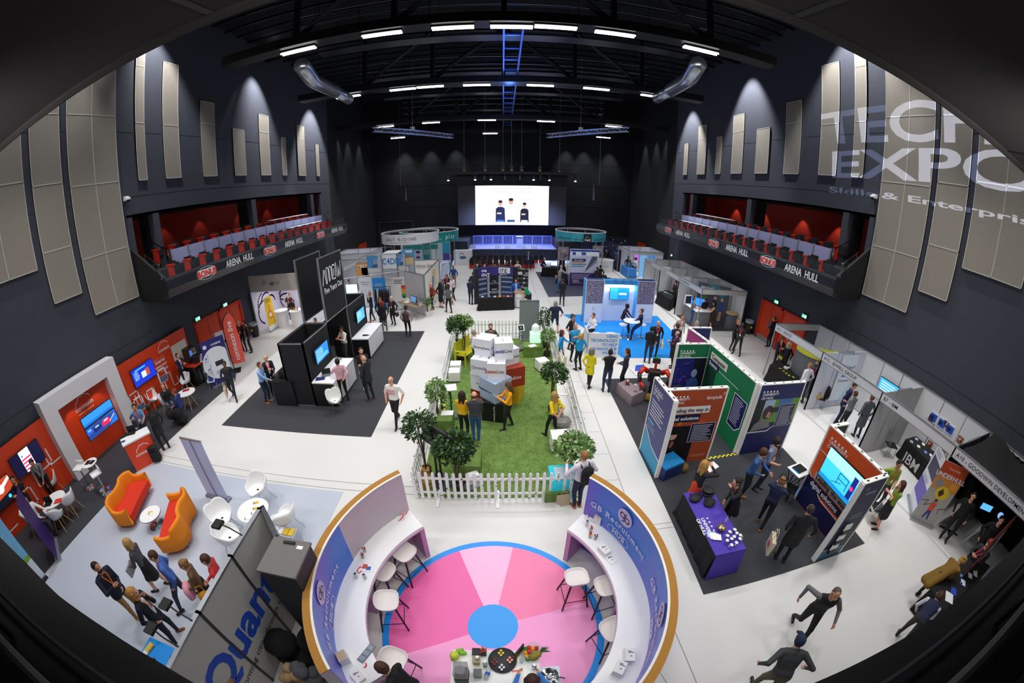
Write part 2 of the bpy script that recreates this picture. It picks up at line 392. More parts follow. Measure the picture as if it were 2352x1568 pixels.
# ---------------- world, exposure, lamps ----------------
S.view_settings.view_transform='Standard'; S.view_settings.look='None'; S.view_settings.exposure=0; S.view_settings.gamma=1
wd=bpy.data.worlds.new('hall air'); S.world=wd; wd.use_nodes=True
wd.node_tree.nodes['Background'].inputs[0].default_value=(.05,.06,.09,1); wd.node_tree.nodes['Background'].inputs[1].default_value=.25
def lamp(kind,name,loc,energy,col=(1,1,1),size=1,size_y=None,tgt=None,spread=None,spot=None,blend=.3,parent=None):
 l=bpy.data.lights.new(name,kind); l.energy=energy; l.color=col
 if kind=='AREA':
  l.shape='RECTANGLE'; l.size=size; l.size_y=size_y or size
  if spread: l.spread=math.radians(spread)
 else: l.shadow_soft_size=size
 if kind=='SPOT': l.spot_size=math.radians(spot); l.spot_blend=blend
 o=bpy.data.objects.new(name,l); C.objects.link(o); o.location=loc
 if tgt is not None: o.rotation_euler=(Vector(tgt)-Vector(loc)).to_track_quat('-Z','Y').to_euler()
 if parent: o.parent=parent
 return o
WL,WR,YB,YC=-14.9,14.75,43.0,31.3
ZL=13.3
COOL=(1,.985,.97)
# the house lights: strips under four trusses
ROWS=[[(685,115),(877,77),(1040,62),(1175,60),(1277,61),(1413,76),(1610,114)],[(800,221),(925,204),(988,198),(1095,194),(1241,195),(1370,203),(1500,220)],
  [(885,290),(990,281),(1118,275),(1254,278),(1410,290)],[(914,316),(1126,306),(1386,315)]]
lf=mat('#ffffff',.4,emit=9); lk=mat('#101114',.5)
k=0; proto=None
for ri,row in enumerate(ROWS):
 for px,py in row:
  p=at(px,py,ZL); k+=1
  if proto is None:
   proto=TH('strip_light','twin tube strip light under the nearest roof truss','light',p)
   MB().box(-.78,.78,-.14,.14,.0,.07,lk).B('housing',proto)
   b=MB()
   for s in (-1,1): b.tube([(-.75,s*.085,-.035),(.75,s*.085,-.035)],.032,lf,8)
   b.B('tube_pair',proto); o=proto
  else: o=copy_tree(proto,loc=p)
  o['label']=['bright twin tube strip light under the nearest roof truss','twin tube strip light under the second roof truss','strip light under the third roof truss, above the hanging silver trusses','small far strip light on the last truss in front of the stage'][ri]
  o['group']=['strip lights of the nearest truss','strip lights of the second truss','strip lights of the third truss','strip lights of the farthest truss'][ri]
  lamp('AREA','strip_lamp',(p.x,p.y,ZL-.12),[98,92,80,72][ri],COOL,1.5,.3,(p.x,p.y,0),spread=118)
for y in (5.,9.5):   # two more rows over the near end, hidden by the soffit
 for x in (-10,-5,0,5,10): lamp('AREA','strip_lamp',(x,y,ZL-.1),[[50,85,135],[48,62,95]][y>6][abs(x)//5],COOL,1.5,.5,(x,y,0),spread=112)
for x in (-9,-4.5,0,4.5,9): lamp('AREA','front_fill',(x,.4,7.95),95,COOL,2,.4,(x*1.1,12,0),spread=150)  # unseen fill lamps added above the viewer to brighten camera-facing sides
# wall washers throwing cones on the side walls
for x,n,ys in ((WL,1,((12.2,17.2),(20.6,16.1),(28.3,14.9),(6.3,17))),(WR,-1,((12.5,17.2),(20.7,16.1),(28.6,14.9),(6.3,17)))):
 for y,z in ys: lamp('SPOT','wall_washer',(x+n*1.7,y,min(17.3,z+1.6)),1900 if y<7 else (3300 if y<15 else 6200),(.97,.97,1),.08,tgt=(x-n*.2,y,z-8.5),spot=78 if y<15 else 60,blend=.5)
 for y in (14,18.5,24): lamp('SPOT','balcony_downlight',(x+n*.5,y,4.45),45,(.8,.87,1),.05,tgt=(x+n*.15,y,0),spot=100,blend=.8)
 for y in (12,15.5,18.5,22.5,26): lamp('SPOT','balcony_lamp',(x-n*2.6,y,7.55),60 if n<0 else 16,(1,.8,.75),.04,tgt=(x-n*2.9,y,5),spot=75,blend=.5)
 for y in (33.5,36,39): lamp('SPOT','wall_washer',(x-n*-.8,y,14.5),500,(.9,.93,1),.05,tgt=(x+n*.3,y,6),spot=46,blend=.6)
for x in (-11,-8,-5.2,7,9,12): lamp('SPOT','wall_washer',(x,YB-1,13.4),700,(.85,.88,1),.05,tgt=(x,YB-.3,7),spot=58,blend=.8)
lamp('AREA','stage_lamp',(1,38.2,8.6),1500,(.42,.5,1),9,1,(1,41,1),spread=70)
for y in (14.6,18,22.5,27): lamp('POINT','blue_work_light',(.35,y,12.9),70,(.12,.3,1),.3)
# ---------------- the hall ----------------
flo=mat('#d9d8d5',.42,noise=.05,scale=.35,spec=.35)
fb=MB().box(-19,19,-4,YB+.3,-.2,0,flo); struct(fb.B('floor'))
seam=mat('#8a8a88',.8); sb=MB()
def strip(b,A,B,w,m,z=.003):
 A=Vector(A);B=Vector(B); d=(B-A); d.z=0; n=Vector((-d.y,d.x,0)).normalized()*w/2
 b.add([(A.x+n.x,A.y+n.y,z),(A.x-n.x,A.y-n.y,z),(B.x-n.x,B.y-n.y,z),(B.x+n.x,B.y+n.y,z)],[(0,1,2,3)],m)
y1=at(491,1068).y; y2=at(491,1083).y; x1=at(1317,865).x; x2=at(1285,869).x
for y in (y1,y2): strip(sb,(-14,y,0),(-2.2,y,0),.018,seam)
x1=at(1405,1054).x; x2=at(1387,1125).x-.25
for x in (x1,x2): strip(sb,(x,5.4,0),(x,33,0),.018,seam)
for i in range(24): strip(sb,(x1,6+i*1.1,0),(x2,6+i*1.1,0),.012,seam)
for y in (5.3,5.45): strip(sb,(2.3,y,0),(4.2,y,0),.015,seam)
a=at(1550,1450);b=at(1600,1568); strip(sb,a,b,.015,seam); strip(sb,at(1500,1520),at(1620,1700),.012,seam)
struct(sb.B('trim_floor_seams'))
def patch(name,pts,m,z=.006,t=None):
 b=MB(); b.prism([(p.x,p.y) for p in pts],0.001,z,m); return b.B(name)
cpt=mat('#37383d',.95,noise=.22,scale=60)
def carpet(name,label,pts,m=cpt): return tag(patch(name,[at(*p) for p in pts],m,.012),label,'carpet')
A=at(508,977.6);B=at(852.5,1003.6);D=at(975.2,760.5)
tag(patch('carpet',[Vector((A.x,B.y,0)),Vector((B.x,B.y,0)),Vector((B.x,D.y,0)),Vector((A.x,D.y,0))],cpt,.012),'charcoal carpet under the tall black display tower','carpet')
A=at(517,894.7)
tag(patch('carpet',[Vector((WL+.02,-1,0)),Vector((at(133,1282).x,-1,0)),Vector((at(400,1000).x,A.y+.6,0)),Vector((WL+.02,A.y+.6,0))],cpt,.012),'long charcoal carpet along the orange wall stand','carpet')
L=at(1500,1100.6);Q=at(1614,1365.6);R_=at(1874,1049.5);E_=at(1407,870)
UX0,UX1,UY0,UY1=(L.x+Q.x)/2,9.05,Q.y,E_.y
tag(patch('carpet',[Vector((UX0,UY0,0)),Vector((UX1,UY0,0)),Vector((UX1,UY1,0)),Vector((UX0,UY1,0))],cpt,.012),'charcoal carpet under the blue, green and orange exhibition panels','carpet')
print('univ carpet',UX0,UX1,UY0,UY1, R_, at(2031,1225))
gv=mat('#b9c0cd',.45,noise=.04,scale=1)
g0=at(789,1129.5); tag(patch('vinyl_floor_sheet',[Vector((at(133,1282).x,-1,0)),Vector((at(700,1300).x,-1,0)),Vector((g0.x,g0.y,0)),Vector((at(133,1282).x,g0.y,0))],gv,.008),'pale blue grey vinyl floor sheet under the orange sofas','floor covering')
tag(patch('carpet',[at(1230,624),at(1402,638),at(1418,678),at(1260,682)],mat('#45495c',.95,noise=.1),.012),'slate blue carpet behind the blue promotional stand','carpet')
tag(patch('carpet',[at(1293,722),at(1510,726),at(1545,762),at(1575,822),at(1430,822),at(1352,760)],mat('#0d8be0',.8),.012),'bright blue carpet of the stand with the wall screen','carpet')
# side walls with the open balcony bays
wm=mat('#3f424c',.9,noise=.10,scale=3,bump=.15); wmd=mat('#2c2f3b',.9,noise=.12,scale=3)
blk=mat('#16171b',.95,noise=.2,scale=2); red=mat('#b0290f',.7); redl=mat('#c8300f',.65)
PL=[11.2,12.38,12.74,19.99,20.44,27.66,28.14,29.3]
ZT,ZB=7.73,4.5
for side,x,n in (('left',WL,-1),('right',WR,1)):
 b=MB(); xs=sorted((x,x+n*.35))
 b.box(*xs,-4,PL[0],0,18,wm); b.box(*xs,PL[7],YC,0,18,wm); b.box(*xs,PL[0],PL[7],ZT,18,wm); b.box(*xs,PL[0],PL[7],0,5.0,wm)
 for i in (1,3,5): b.box(*xs,PL[i],PL[i+1],5,ZT,wm)
 struct(b.B('wall_'+side))
 s=MB()
 for z in (8.55,11.2): s.box(*sorted((x-n*.002,x-n*.006)),-2,YC,z,z+.02,wmd)
 s.box(*sorted((x-n*.002,x-n*.006)),-2,11,2.95,2.97,wmd)
 struct(s.B('trim_'+side+'_wall_joints'))
 r=MB(); rx=x+n*3.1
 r.box(*sorted((rx,rx+n*.1)),PL[0]-.3,PL[7]+.3,4.9,ZT+.2,red)
 for y in (PL[0]-.3,PL[7]+.3): r.box(*sorted((x+n*.3,rx)),y-.05,y+.05,4.9,ZT+.2,red)
 for i in (1,3,5): r.box(*sorted((x+n*.35,x+n*1.2)),PL[i]+(.1 if n<0 else .0),PL[i]+.22,5,ZT,blk)
 struct(r.B('wall_'+side+'_balcony_back'))
 c=MB().box(*sorted((x,rx)),PL[0]-.3,PL[7]+.3,ZT,ZT+.1,blk).box(*sorted((x-n*.0,rx)),PL[0]-.3,PL[7]+.3,4.9,5.06,blk); struct(c.B('trim_'+side+'_balcony_shell'))
 # recess beyond the corner
 b=MB(); xo=x+n*.05; b.box(*sorted((xo,xo+n*.3)),YC,YB,0,18,blk); struct(b.B('wall_'+side+'_stage'))
b=MB().box(-16,16,YB,YB+.3,0,18,blk)
for z in (3.,5.6,8.,10.4): b.box(-14.8,14.7,YB-.012,YB,z,z+.025,DARK)
for x in (-6.,7.9): b.box(x,x+.03,YB-.012,YB,0,13,DARK)
struct(b.B('wall_back'))
struct(MB().box(-19,19,-6,YB+.3,17.5,17.8,mat('#0b0c0f',.9)).B('ceiling'))
# roller door frame on the back wall
d=MB(); p0,p1=atY(871,510,YB),atY(948,505,YB)
for x in (p0.x,p1.x): d.box(x-.06,x+.06,YB-.06,YB,0,p0.z,mat('#3a3c42',.6))
d.box(p0.x,p1.x,YB-.06,YB,p0.z-.12,p0.z,mat('#3a3c42',.6)); d.box(p0.x,p1.x,YB-.03,YB,0,p0.z-.9,mat('#24262b',.7)); struct(d.B('door_3'))
# acoustic panels
pm=mat('#938c80',.85,noise=.06,scale=6); pe=mat('#c6c2b6',.7)
def apanel(side,y0,y1,z0,z1,label,seams=(),vs=()):
 x=WL if side<0 else WR; n=1 if side<0 else -1
 r=TH('acoustic_panel',label,'wall panel',(x+n*.006,(y0+y1)/2,z0)); w=(y1-y0)/2; h=z1-z0
 MB().box(*sorted((0.0,n*.07)),-w,w,0,h,pm).B('fabric_face',r)
 e=MB()
 for a,c in ((-w,-w+.03),(w-.03,w)): e.box(*sorted((0.01,n*.08)),a,c,0,h,pe)
 for a in (0,h-.03): e.box(*sorted((0.01,n*.08)),-w,w,a,a+.03,pe)
 for z in seams: e.box(*sorted((0.01,n*.08)),-w,w,z-z0,z-z0+.035,pe)
 for q in vs: e.box(*sorted((0.01,n*.08)),q-.015,q+.015,0,h,pe)
 e.B('edge_trim',r)
NM=['tall narrow','tall broad','medium broad','short broad','medium','shortest slim','medium slim','farthest slim']
OR=['first','second','third','fourth','fifth','sixth','seventh','last']
LW=[(11.75,12.27,14.95,1),(13.36,14.38,14.6,1),(15.95,17.05,13.08,1),(18.58,19.68,11.87,0),(21.2,22.3,13.05,1),(23.77,24.35,11.82,0),(25.97,27.1,12.95,1),(28.87,29.42,11.78,0)]
for i,(a,b_,t,s) in enumerate(LW):
 apanel(-1,a,b_,9.17,t,'%s acoustic panel on the left wall above the balcony, %s from the near end'%(NM[i],OR[i]),(11.9,) if s and t<14 else ((11.6,14.1) if i==0 else ((11.6,) if s else ())))
 apanel(1,a+.05,b_+.2,9.29,t+.1,'%s acoustic panel on the right wall above the balcony, %s from the near end'%(NM[i],OR[i]),(12.0,) if s and t<14 else ((11.7,14.2) if i==0 else ((11.7,) if s else ())))
for sd,nm,sh in ((-1,'left',0),(1,'right',.05)):
 apanel(sd,8.4,10.72+sh,4.55,15.5,'huge two column grey beige acoustic panel on the %s wall beside the balcony'%nm,(6.6,9.2,11.8),(0,))
 apanel(sd,6.85,8.1+sh,5.5,15.5,'full height grey beige acoustic panel on the %s wall, middle of the near three'%nm,(7.2,9.4,11.8))
 apanel(sd,4.3,6.55+sh,6.75,15.5,'full height grey beige acoustic panel on the %s wall nearest the viewer'%nm,(9.6,),(0,))
# balcony: curved black front, rails, seat rows, pale desk screens
def balcony(side,nm):
 x=WL if side<0 else WR; n=-side; X=lambda u:x+n*u     # u = metres out from the wall
 r=TH('balcony',"black side balcony with a curved front on the %s wall"%nm,'balcony',(0,0,0)); y0,y1=10.1,28.0
 prof=[(0,4.32),(1.0,4.3),(2.0,4.32),(2.6,4.46),(2.87,4.8),(2.8,5.12),(2.72,5.2),(2.55,5.2),(2.55,4.9),(0,4.9)]
 v=[(X(u),y+(.76*(1-u/2.87) if y==y0 else 0),z) for y in (y0,y1) for u,z in prof]; k=len(prof); f=[(i,(i+1)%k,k+(i+1)%k,k+i) for i in range(k)]+[tuple(range(k)),tuple(range(k,2*k))]
 MB().add(v,f,mat('#1c1e25',.38)).B('front_shell',r)
 ev=[(0,10.84,4.3),(2.0,10.3,4.3),(2.6,10.1,4.45),(2.86,10.08,4.8),(2.72,10.1,5.25),(0,10.86,6.45)]; MB().add([(X(u),y,z) for u,y,z in ev]+[(X(u),y+.12,z) for u,y,z in ev],[tuple(range(6)),tuple(range(6,12))[::-1]]+[(i,(i+1)%6,6+(i+1)%6,6+i) for i in range(6)],mat('#0d0e11',.7)).B('end_cheek',r)
 st=MB().box(*sorted((X(-.3),X(1.0))),PL[0]-.2,PL[7],4.9,5.35,blk).box(*sorted((X(-3),X(-.3))),PL[0]-.2,PL[7],4.9,5.55,blk); st.B('seating_steps',r)
 # letters on the curved front
 f='#f4f4f4'
 for c,(yb,ya,sz) in enumerate(((12.3,14.3,.42),(17.2,19.4,.42),(23.2,25.6,.42))):
  rz=PI/2*(1 if side<0 else -1);
  if side>0: yb,ya=(14.2,12.3) if c==0 else ((19.2,17.2) if c==1 else (25.6,23.6))
  e=(math.radians(82),0,rz)
  bx=X(2.895); o=bpy.data.objects.new('sponsor_logo',None); C.objects.link(o); o.parent=r; o.location=(bx,yb,4.80); o.rotation_euler=(0,0,rz)
  a=Art(0); a.O(0,.1,.62,'#c9ccd2',ry=.26); a.O(0,.1,.60,'#1c1e25',ry=.235); a.R(-.56,-.06,.56,.27,'#f2f2f2'); a.B(o,'swirl')
  text(o,'BONUS',.36,0,-.028,-.02,mat('#e5352b',.5),bold=.03)
  t=text(r,'ARENA  HULL',.42,bx,ya+(.35 if side<0 else -.35),4.79,mat(f,.5),bold=.022,rot=(PI/2,0,rz),xs=.8,align='CENTER')
 # glass and handrails at the two ends
 g=mat('#9fb4b8',.05,alpha=.07);
 for yy,wy in ((y0,PL[0]+.3),(y1,PL[7]+.9)):
  b=MB(); b.tube([(X(2.6),yy,5.75),(X(.05),wy,6.15)],.035,CHROME); b.tube([(X(2.6),yy,5.2),(X(2.6),yy,5.75)],.02,CHROME); b.tube([(X(.05),wy,5.1),(X(.05),wy,6.15)],.02,CHROME); b.B('handrail',r)
  b=MB(); b.add([(X(2.6),yy,5.2),(X(.05),wy,5.2),(X(.05),wy,6.1),(X(2.6),yy,5.7)],[(0,1,2,3)],g); b.B('glass_panel',r)
 b=MB(); b.add([(X(2.62),y0,5.2),(X(2.62),y1,5.2),(X(2.62),y1,5.6),(X(2.62),y0,5.6)],[(0,1,2,3)],g); b.B('front_glass',r)
 b=MB(); b.tube([(X(1.3),PL[0]+.6,5.35),(X(1.3),PL[0]+.6,6.1),(X(-.2),PL[0]+.9,6.6)],.03,CHROME); b.B('inner_handrail',r)
 # row of pale desk screens
 pn=mat('#a9aed6',.35); gp=.03; n_=14; a0,a1=12.15,27.3; w=(a1-a0)/n_
 for i in range(n_):
  b=MB().box(*sorted((X(1.02),X(1.05))),a0+i*w+gp,a0+(i+1)*w-gp,5.42,6.05,pn); b.B('screen_panel',r)
  b=MB().box(*sorted((X(1.05),X(1.1))),a0+i*w-.025,a0+i*w+.025,5.3,6.1,ALU); b.B('screen_post',r)
 return r
for s,nm in ((-1,'left'),(1,'right')): balcony(s,nm)
sc=mat('#c8230f',.7)
def bseat(name,label,loc,rz,grp):
 t=TH(name,label,'seat',loc,rz,grp)
 MB().box(-.1,.0,-.2,.22,.3,.66,mat('#16161a',.8)).B('tip_up_pad',t)
 MB().box(-.27,-.2,-.2,.22,.3,.72,mat('#141418',.8)).B('backrest',t)
 MB().box(-.2,.1,-.3,-.2,.0,.58,sc).B('arm_panel',t); MB().box(-.26,.2,-.32,-.18,.58,.64,sc).B('armrest',t); return t
for side,nm in ((-1,'left'),(1,'right')):
 x=WL if side<0 else WR; n=-side; pr=None
 for row,(u,z,cnt,a0,a1) in enumerate(((1.85,4.92,17,11.6,27.2),(.1,5.56,15,12.4,26.6))):
  for i in range(cnt):
   y=a0+(a1-a0)*i/(cnt-1); lb='red armed tip-up seat on the %s balcony, %s'%(nm,'front row behind the curved front' if row==0 else 'back row behind the pale screens'); g='%s balcony %s row seats'%(nm,['front','back'][row])
   if pr is None: pr=bseat('tip_up_seat',lb,(x+n*u,y,z),0 if n>0 else PI,g)
   else: copy_tree(pr,loc=(x+n*u,y,z),label=lb,group=g)
 # white covered tables behind the screens
 y0,y1=(22.2,26.5)
 for u,z,lbl,h in ((1.42,5.1,'front',.55),(.45,5.35,'back',.95)):
  for i in range(5):
   y=y0+i*.95-(0 if u>1 else .6)
   t=TH('table','small white table on the %s balcony, %s row under the far bays'%(nm,lbl),'table',(x+n*u,y,z),0,'white balcony tables, %s %s row'%(nm,lbl))
   MB().box(-.2,.2,-.42,.42,h-.03,h,mat('#e4ecf8',.4)).B('tabletop',t)
   b=MB(); b.bar((0,0,0),(0,0,h),.03,ALU); b.B('leg',t)
# security cameras
for s,(px,py),nm in ((-1,(293,457),'left'),(1,(2006,452),'right')):
 p=atX(px,py,(WL+.2) if s<0 else (WR-.2)); n=-s
 t=TH('security_camera','white dome security camera on the %s wall beside the big acoustic panel'%nm,'camera',p)
 MB().box(*sorted((-n*.2,0)),-.09,.09,-.05,.12,WHITE).B('bracket',t,bevel=.01)
 b=MB(); b.lathe([(.09,.03),(.1,0),(.1,-.06)],WHITE,16,(n*.06,0,.03)); b.B('housing',t)
 MB().ball((n*.06,0,-.06),.07,BLACK,14).B('dome',t)
# red exit doors in the side walls
def exitdoor(side,y0,y1,h,num,dy=0):
 x=WL if side<0 else WR; n=-side; b=MB()
 fr=.12
 for y in (y0,y1,(y0+y1)/2): b.box(*sorted((x,x+n*.12)),y-fr/2,y+fr/2,0,h,redl)
 b.box(*sorted((x,x+n*.12)),y0,y1,h-fr,h,redl)
 b.box(*sorted((x-n*.0,x+n*.04)),y0,y1,0,h,mat('#d8410f',.5,noise=.05,scale=2));
 b.box(*sorted((x+n*.04,x+n*.05)),y0,y1,0,.28,ALU)
 o=b.B('door_%d'%num); struct(o); q=MB(); w=(y1-y0)/4
 for i in (0,1):
  c=y0+(y1-y0)*(.25+.5*i)
  for s in (-1,1): q.box(*sorted((x+n*.05,x+n*.08)),c+s*.1-.035,c+s*.1+.035,.85,1.35,ALU)
  q.box(*sorted((x+n*.04,x+n*.05)),c-.008,c+.008,.28,h-fr,mat('#7a1f08',.8))
  for s in (-1,1): q.lathe([(.045,0),(.045,.01)],mat('#2a62c8',.5),14,(x+n*.055,c+s*.12,1.55))
 q.B('door_handles',o)
def exitsign(side,px,py,nm):
 x=(WL+.06) if side<0 else (WR-.06); p=atX(px,py,x)
 t=TH('exit_sign',nm,'sign',p,PI/2 if side<0 else -PI/2)
 MB().box(-.2,.2,-.03,.03,-.11,.11,DARK).B('sign_box',t)
 a=Art(-.032); g=mat('#12b58a',.4,emit=1.2); w=mat('#e8fff6',.4,emit=1.6)
 a.R(-.18,-.09,.18,.09,g); a.R(.03,-.07,.15,.075,w); a.O(-.06,.055,.018,w); a.L([(-.06,.035),(-.075,-.01),(-.05,-.035),(-.06,-.075)],.02,w); a.L([(-.075,-.01),(-.1,-.06)],.02,w); a.L([(-.1,.02),(-.06,.025),(-.03,0)],.014,w); a.B(t,'pictogram')
exitdoor(-1,13.55,17.3,2.35,1); exitdoor(1,13.6,17.35,2.3,2)
exitsign(-1,453,732,'green exit sign on the left wall above the near red door leaf'); exitsign(-1,516,700,'green exit sign on the left wall above the far red door leaf')
exitsign(1,1784,693,'green exit sign on the right wall above the far red door leaf'); exitsign(1,1848,726,'green exit sign on the right wall above the near red door leaf')
exitdoor(1,26.2,28.6,2.3,4); exitdoor(-1,37,39,2.3,5); exitdoor(1,37,39,2.3,6)
exitsign(1,1543,586,'small far green exit sign behind the right row of booths')
# wall above the camera: dark sloped soffit and the upper tier front below
sm=mat('#15110f',.95,noise=.1)
b=MB(); b.add([(-16,2,8.31),(16,2,8.31),(16,1.9,12),(-16,1.9,12),(-16,-4,8.0),(16,-4,8.0),(16,-4,12),(-16,-4,12)],[(0,1,2,3),(4,5,1,0),(3,2,6,7)],sm)
for x in (-5.2,-1.75,1.75,5.2): b.add([(x-.03,1.98,8.302),(x+.03,1.98,8.302),(x*1.0+.03,-3,8.04),(x*1.0-.03,-3,8.04)],[(0,1,2,3)],BLACK)
b.tube([(-16,2,8.33),(16,2,8.33)],.06,sm)
struct(b.B('ceiling_soffit'))
# ---------------- upper tier under the viewer: black front and rails ----------------
r=TH('upper_tier_front','black upper tier front with rails directly below the viewer','balcony',(0,0,0))
eg=[(-14.8,.55),(-7,.45),(-3.54,.325),(-3.0,.305),(-2.45,.262),(-1.96,.255),(-1.5,.238),(-1.28,.22),(0,.19),(1.23,.195),(1.46,.185),(1.81,.17),(2.08,.158),(2.7,.16),(3.68,.16),(7,.16),(14.7,.16)]
MB().prism([(-14.8,-4)]+[(14.7,-4)]+eg[::-1],4.9,5.4,mat('#09090b',.8)).B('front_ledge',r)
MB().box(-14.8,14.7,-4,-.45,5.4,5.75,mat('#2b1d1b',.95,noise=.2)).B('carpeted_step',r)
for y,z,rr,c,nm in ((.02,5.75,.016,'#3a3c40','lower_rail'),(-.12,6.0,.02,'#6a6a62','handrail')): MB().bar((-9,y,z),(9,y,z),rr,mat(c,.4,.5)).B(nm,r)
for x in (-6,-4,-2.6,2.6,4,6): MB().bar((x,-.12,5.3),(x,-.12,6.0),.018,BLACK).B('rail_post',r)
sb_=mat('#0c0c0e',.7)
for i in range(14):
 x=-7.2+i*.56 if i<7 else 3.6+(i-7)*.56
 if i<7: x-=.1
 t=TH('tier_seat','folded black seat along the upper tier front, below the viewer','seat',(x,-.05,5.4),0,'black seats on the upper tier'); MB().box(-.22,.22,-.06,.0,0,.26,sb_).B('backrest',t,bevel=.03)
# ---------------- shell scheme booths along the right wall ----------------
FAS=mat('#d3d4d8',.5); PW=mat('#d9dadd',.65,noise=.02); TXT=mat('#1c1c20',.6); GREY=mat('#8e9096',.6)
def wallpanels(b,A,B,h,n,m=PW,t=.04):
 "n panels between posts from A to B, in world coordinates relative to the mesh"
 A=Vector(A[:2]);B=Vector(B[:2]); d=(B-A)/n; u=d.normalized(); v=Vector((-u.y,u.x))*t/2
 for i in range(n):
  a=A+d*i+u*.02; c=A+d*(i+1)-u*.02
  b.prism([(a+v)[:],(a-v)[:],(c-v)[:],(c+v)[:]],0.03,h-.03,m)
def posts(b,A,B,h,n,m=ALU,rails=True,z0=0,posts_=True,zs=None):
 A=Vector(A[:2]);B=Vector(B[:2]); d=(B-A)/n; u=d.normalized(); v=Vector((-u.y,u.x))*.03
 for i in range(n+1 if posts_ else 0):
  q=A+d*i; b.prism([(q.x-.022,q.y-.022),(q.x+.022,q.y-.022),(q.x+.022,q.y+.022),(q.x-.022,q.y+.022)],z0,h,m)
 if rails:
  for z in (zs or (z0,h-.04)): b.prism([(A+v)[:],(A-v)[:],(B-v)[:],(B+v)[:]],z,z+.04,m)
def booth(name,x0,x1,y0,y1,label,sign,sidef=True,sideN=False,openfar=False,h=2.48,group=None,side_col=None,tsz=.17,backs=True):
 "front at x0, back at x1; y0 far end, y1 near end"
 t=TH(name,label,'booth',(0,0,0),0,group); n=3
 def ps(A,B,k,nm='post',rails=True):
  A=Vector(A);B=Vector(B)
  for i in range(k+1): q=A+(B-A)*i/k; MB().box(q.x-.022,q.x+.022,q.y-.022,q.y+.022,0,h,ALU).B(nm,t)
  if rails:
   for z in (0,h-.04): b=MB(); posts(b,A,B,h,1,posts_=False,zs=(z,)); b.B('rail',t)
 def wp(A,B,k,m):
  A=Vector(A);B=Vector(B)
  for i in range(k): b=MB(); wallpanels(b,A+(B-A)*i/k,A+(B-A)*(i+1)/k,h,1,m); b.B('panel',t)
 if backs: wp((x1,y0),(x1,y1),n,PW); ps((x1,y0),(x1,y1),n)
 if sidef: wp((x0,y0),(x1,y0),3,side_col or mat('#c4c6d0',.65)); ps((x0+.95,y0),(x1-.95,y0),1); ps((x0,y0),(x0,y0+1e-4),1,rails=False) if 0 else None
 if sideN: wp((x0,y1),(x1,y1),3,side_col or mat('#c4c6d0',.65)); ps((x0+.95,y1),(x1-.95,y1),1)
 if openfar:
  b=MB(); q=y0 if openfar==1 else y1; b.box(min(x0,x1),max(x0,x1),q-.02,q+.02,h-.3,h,mat('#b9bab8',.6)); b.box(min(x0,x1),max(x0,x1),q-.03,q+.03,h-.02,h+.01,ALU); b.B('header_beam',t)
 f=MB(); f.box(x0-.02,x0+.02,y1,y0,h-.3,h,FAS); f.box(x0-.03,x0+.03,y1,y0,h-.015,h+.015,ALU); f.box(x0-.03,x0+.03,y1,y0,h-.315,h-.295,ALU); fo=f.B('fascia_board',t)
 ps((x0,y0),(x0,y1),1,'front_post',False)
 if sign: text(fo,sign,tsz,x0-.024,y0-.12,h-.22,TXT,align='LEFT',rot=(PI/2,0,-PI/2),bold=.006,sp=1.05)
 return t
YS=[12.68,9.64,6.6,3.54,.5]
booth('exhibition_booth',11.8,14.68,YS[0],YS[1],'open corner booth before the red doors with a fascia reading A13 - SAUCE','A13 - SAUCE',sidef=False,openfar=1)
booth('exhibition_booth',11.8,14.68,YS[1],YS[2],'white walled booth with a fascia reading A12 - SEWELL GROUP','A12 - SEWELL GROUP')
booth('exhibition_booth',11.8,14.68,YS[2],YS[3],'grey walled booth with a fascia reading B7 - IBM','B7 - IBM',side_col=mat('#a9a9a9',.7))
booth('exhibition_booth',11.8,14.68,YS[3],YS[4],'black draped booth with a fascia reading A10 - GOODWIN DEVELOPMENT TRUST','A10 - GOODWIN DEVELOPMENT TRUST',side_col=mat('#1a1a1c',.9))
d=MB()
ns=14
for i in range(ns+1):
 for j in range(9):
  u=i/ns;v=j/8; d.v.append((11.95+2.65*v,3.4-2.8*u,2.44-.35*math.sin(PI*v)*math.sin(PI*u)-.12*math.sin(u*9+v*4)*v))
for i in range(ns):
 for j in range(8): d.f.append((i*9+j,i*9+j+1,i*9+j+10,i*9+j+9)); d.m.append(0)
d.mats=[mat('#141416',.95,noise=.3,scale=8)]; tag(d.B('roof_drape',smooth=True),'black cloth sagging over the top of the fascia marked GOODWIN booth','cloth')
b=MB()
for i in range(40): b.add([(14.55+.05*math.sin(i*1.9),3.45-i*.07,0),(14.55+.05*math.sin(i*1.9+1.9),3.45-(i+1)*.07,0),(14.55+.05*math.sin(i*1.9+1.9),3.45-(i+1)*.07,2.4),(14.55+.05*math.sin(i*1.9),3.45-i*.07,2.4)],[(0,1,2,3)],mat('#141416',.95,noise=.3,scale=8))
tag(b.B('back_drape'),'black curtain across the back of the dark booth at the right edge','curtain')
MY=[27.2,24.14,21.11,18.12]
for i,(s,c) in enumerate((('B5 - CONCEPTUAL','farthest white booth of the middle right row, beyond the one marked CLICK'),('A11 - CLICK','white booth with a fascia ending in CLICK, middle of the right hand row'),('A8 - WILBERFORCE','corner booth with a fascia reading WILBERFORCE and a tall photo backdrop'))):
 booth('exhibition_booth',10.9,14.0,MY[i],MY[i+1],c,s,openfar=2 if i==2 else False,tsz=.15,side_col=mat('#cfd0d2',.65))
booth('exhibition_booth',10.8,13.95,33.9,30.6,'far right booth with blue tables behind the other right booths','A5 - NYOKO',openfar=2,tsz=.14)
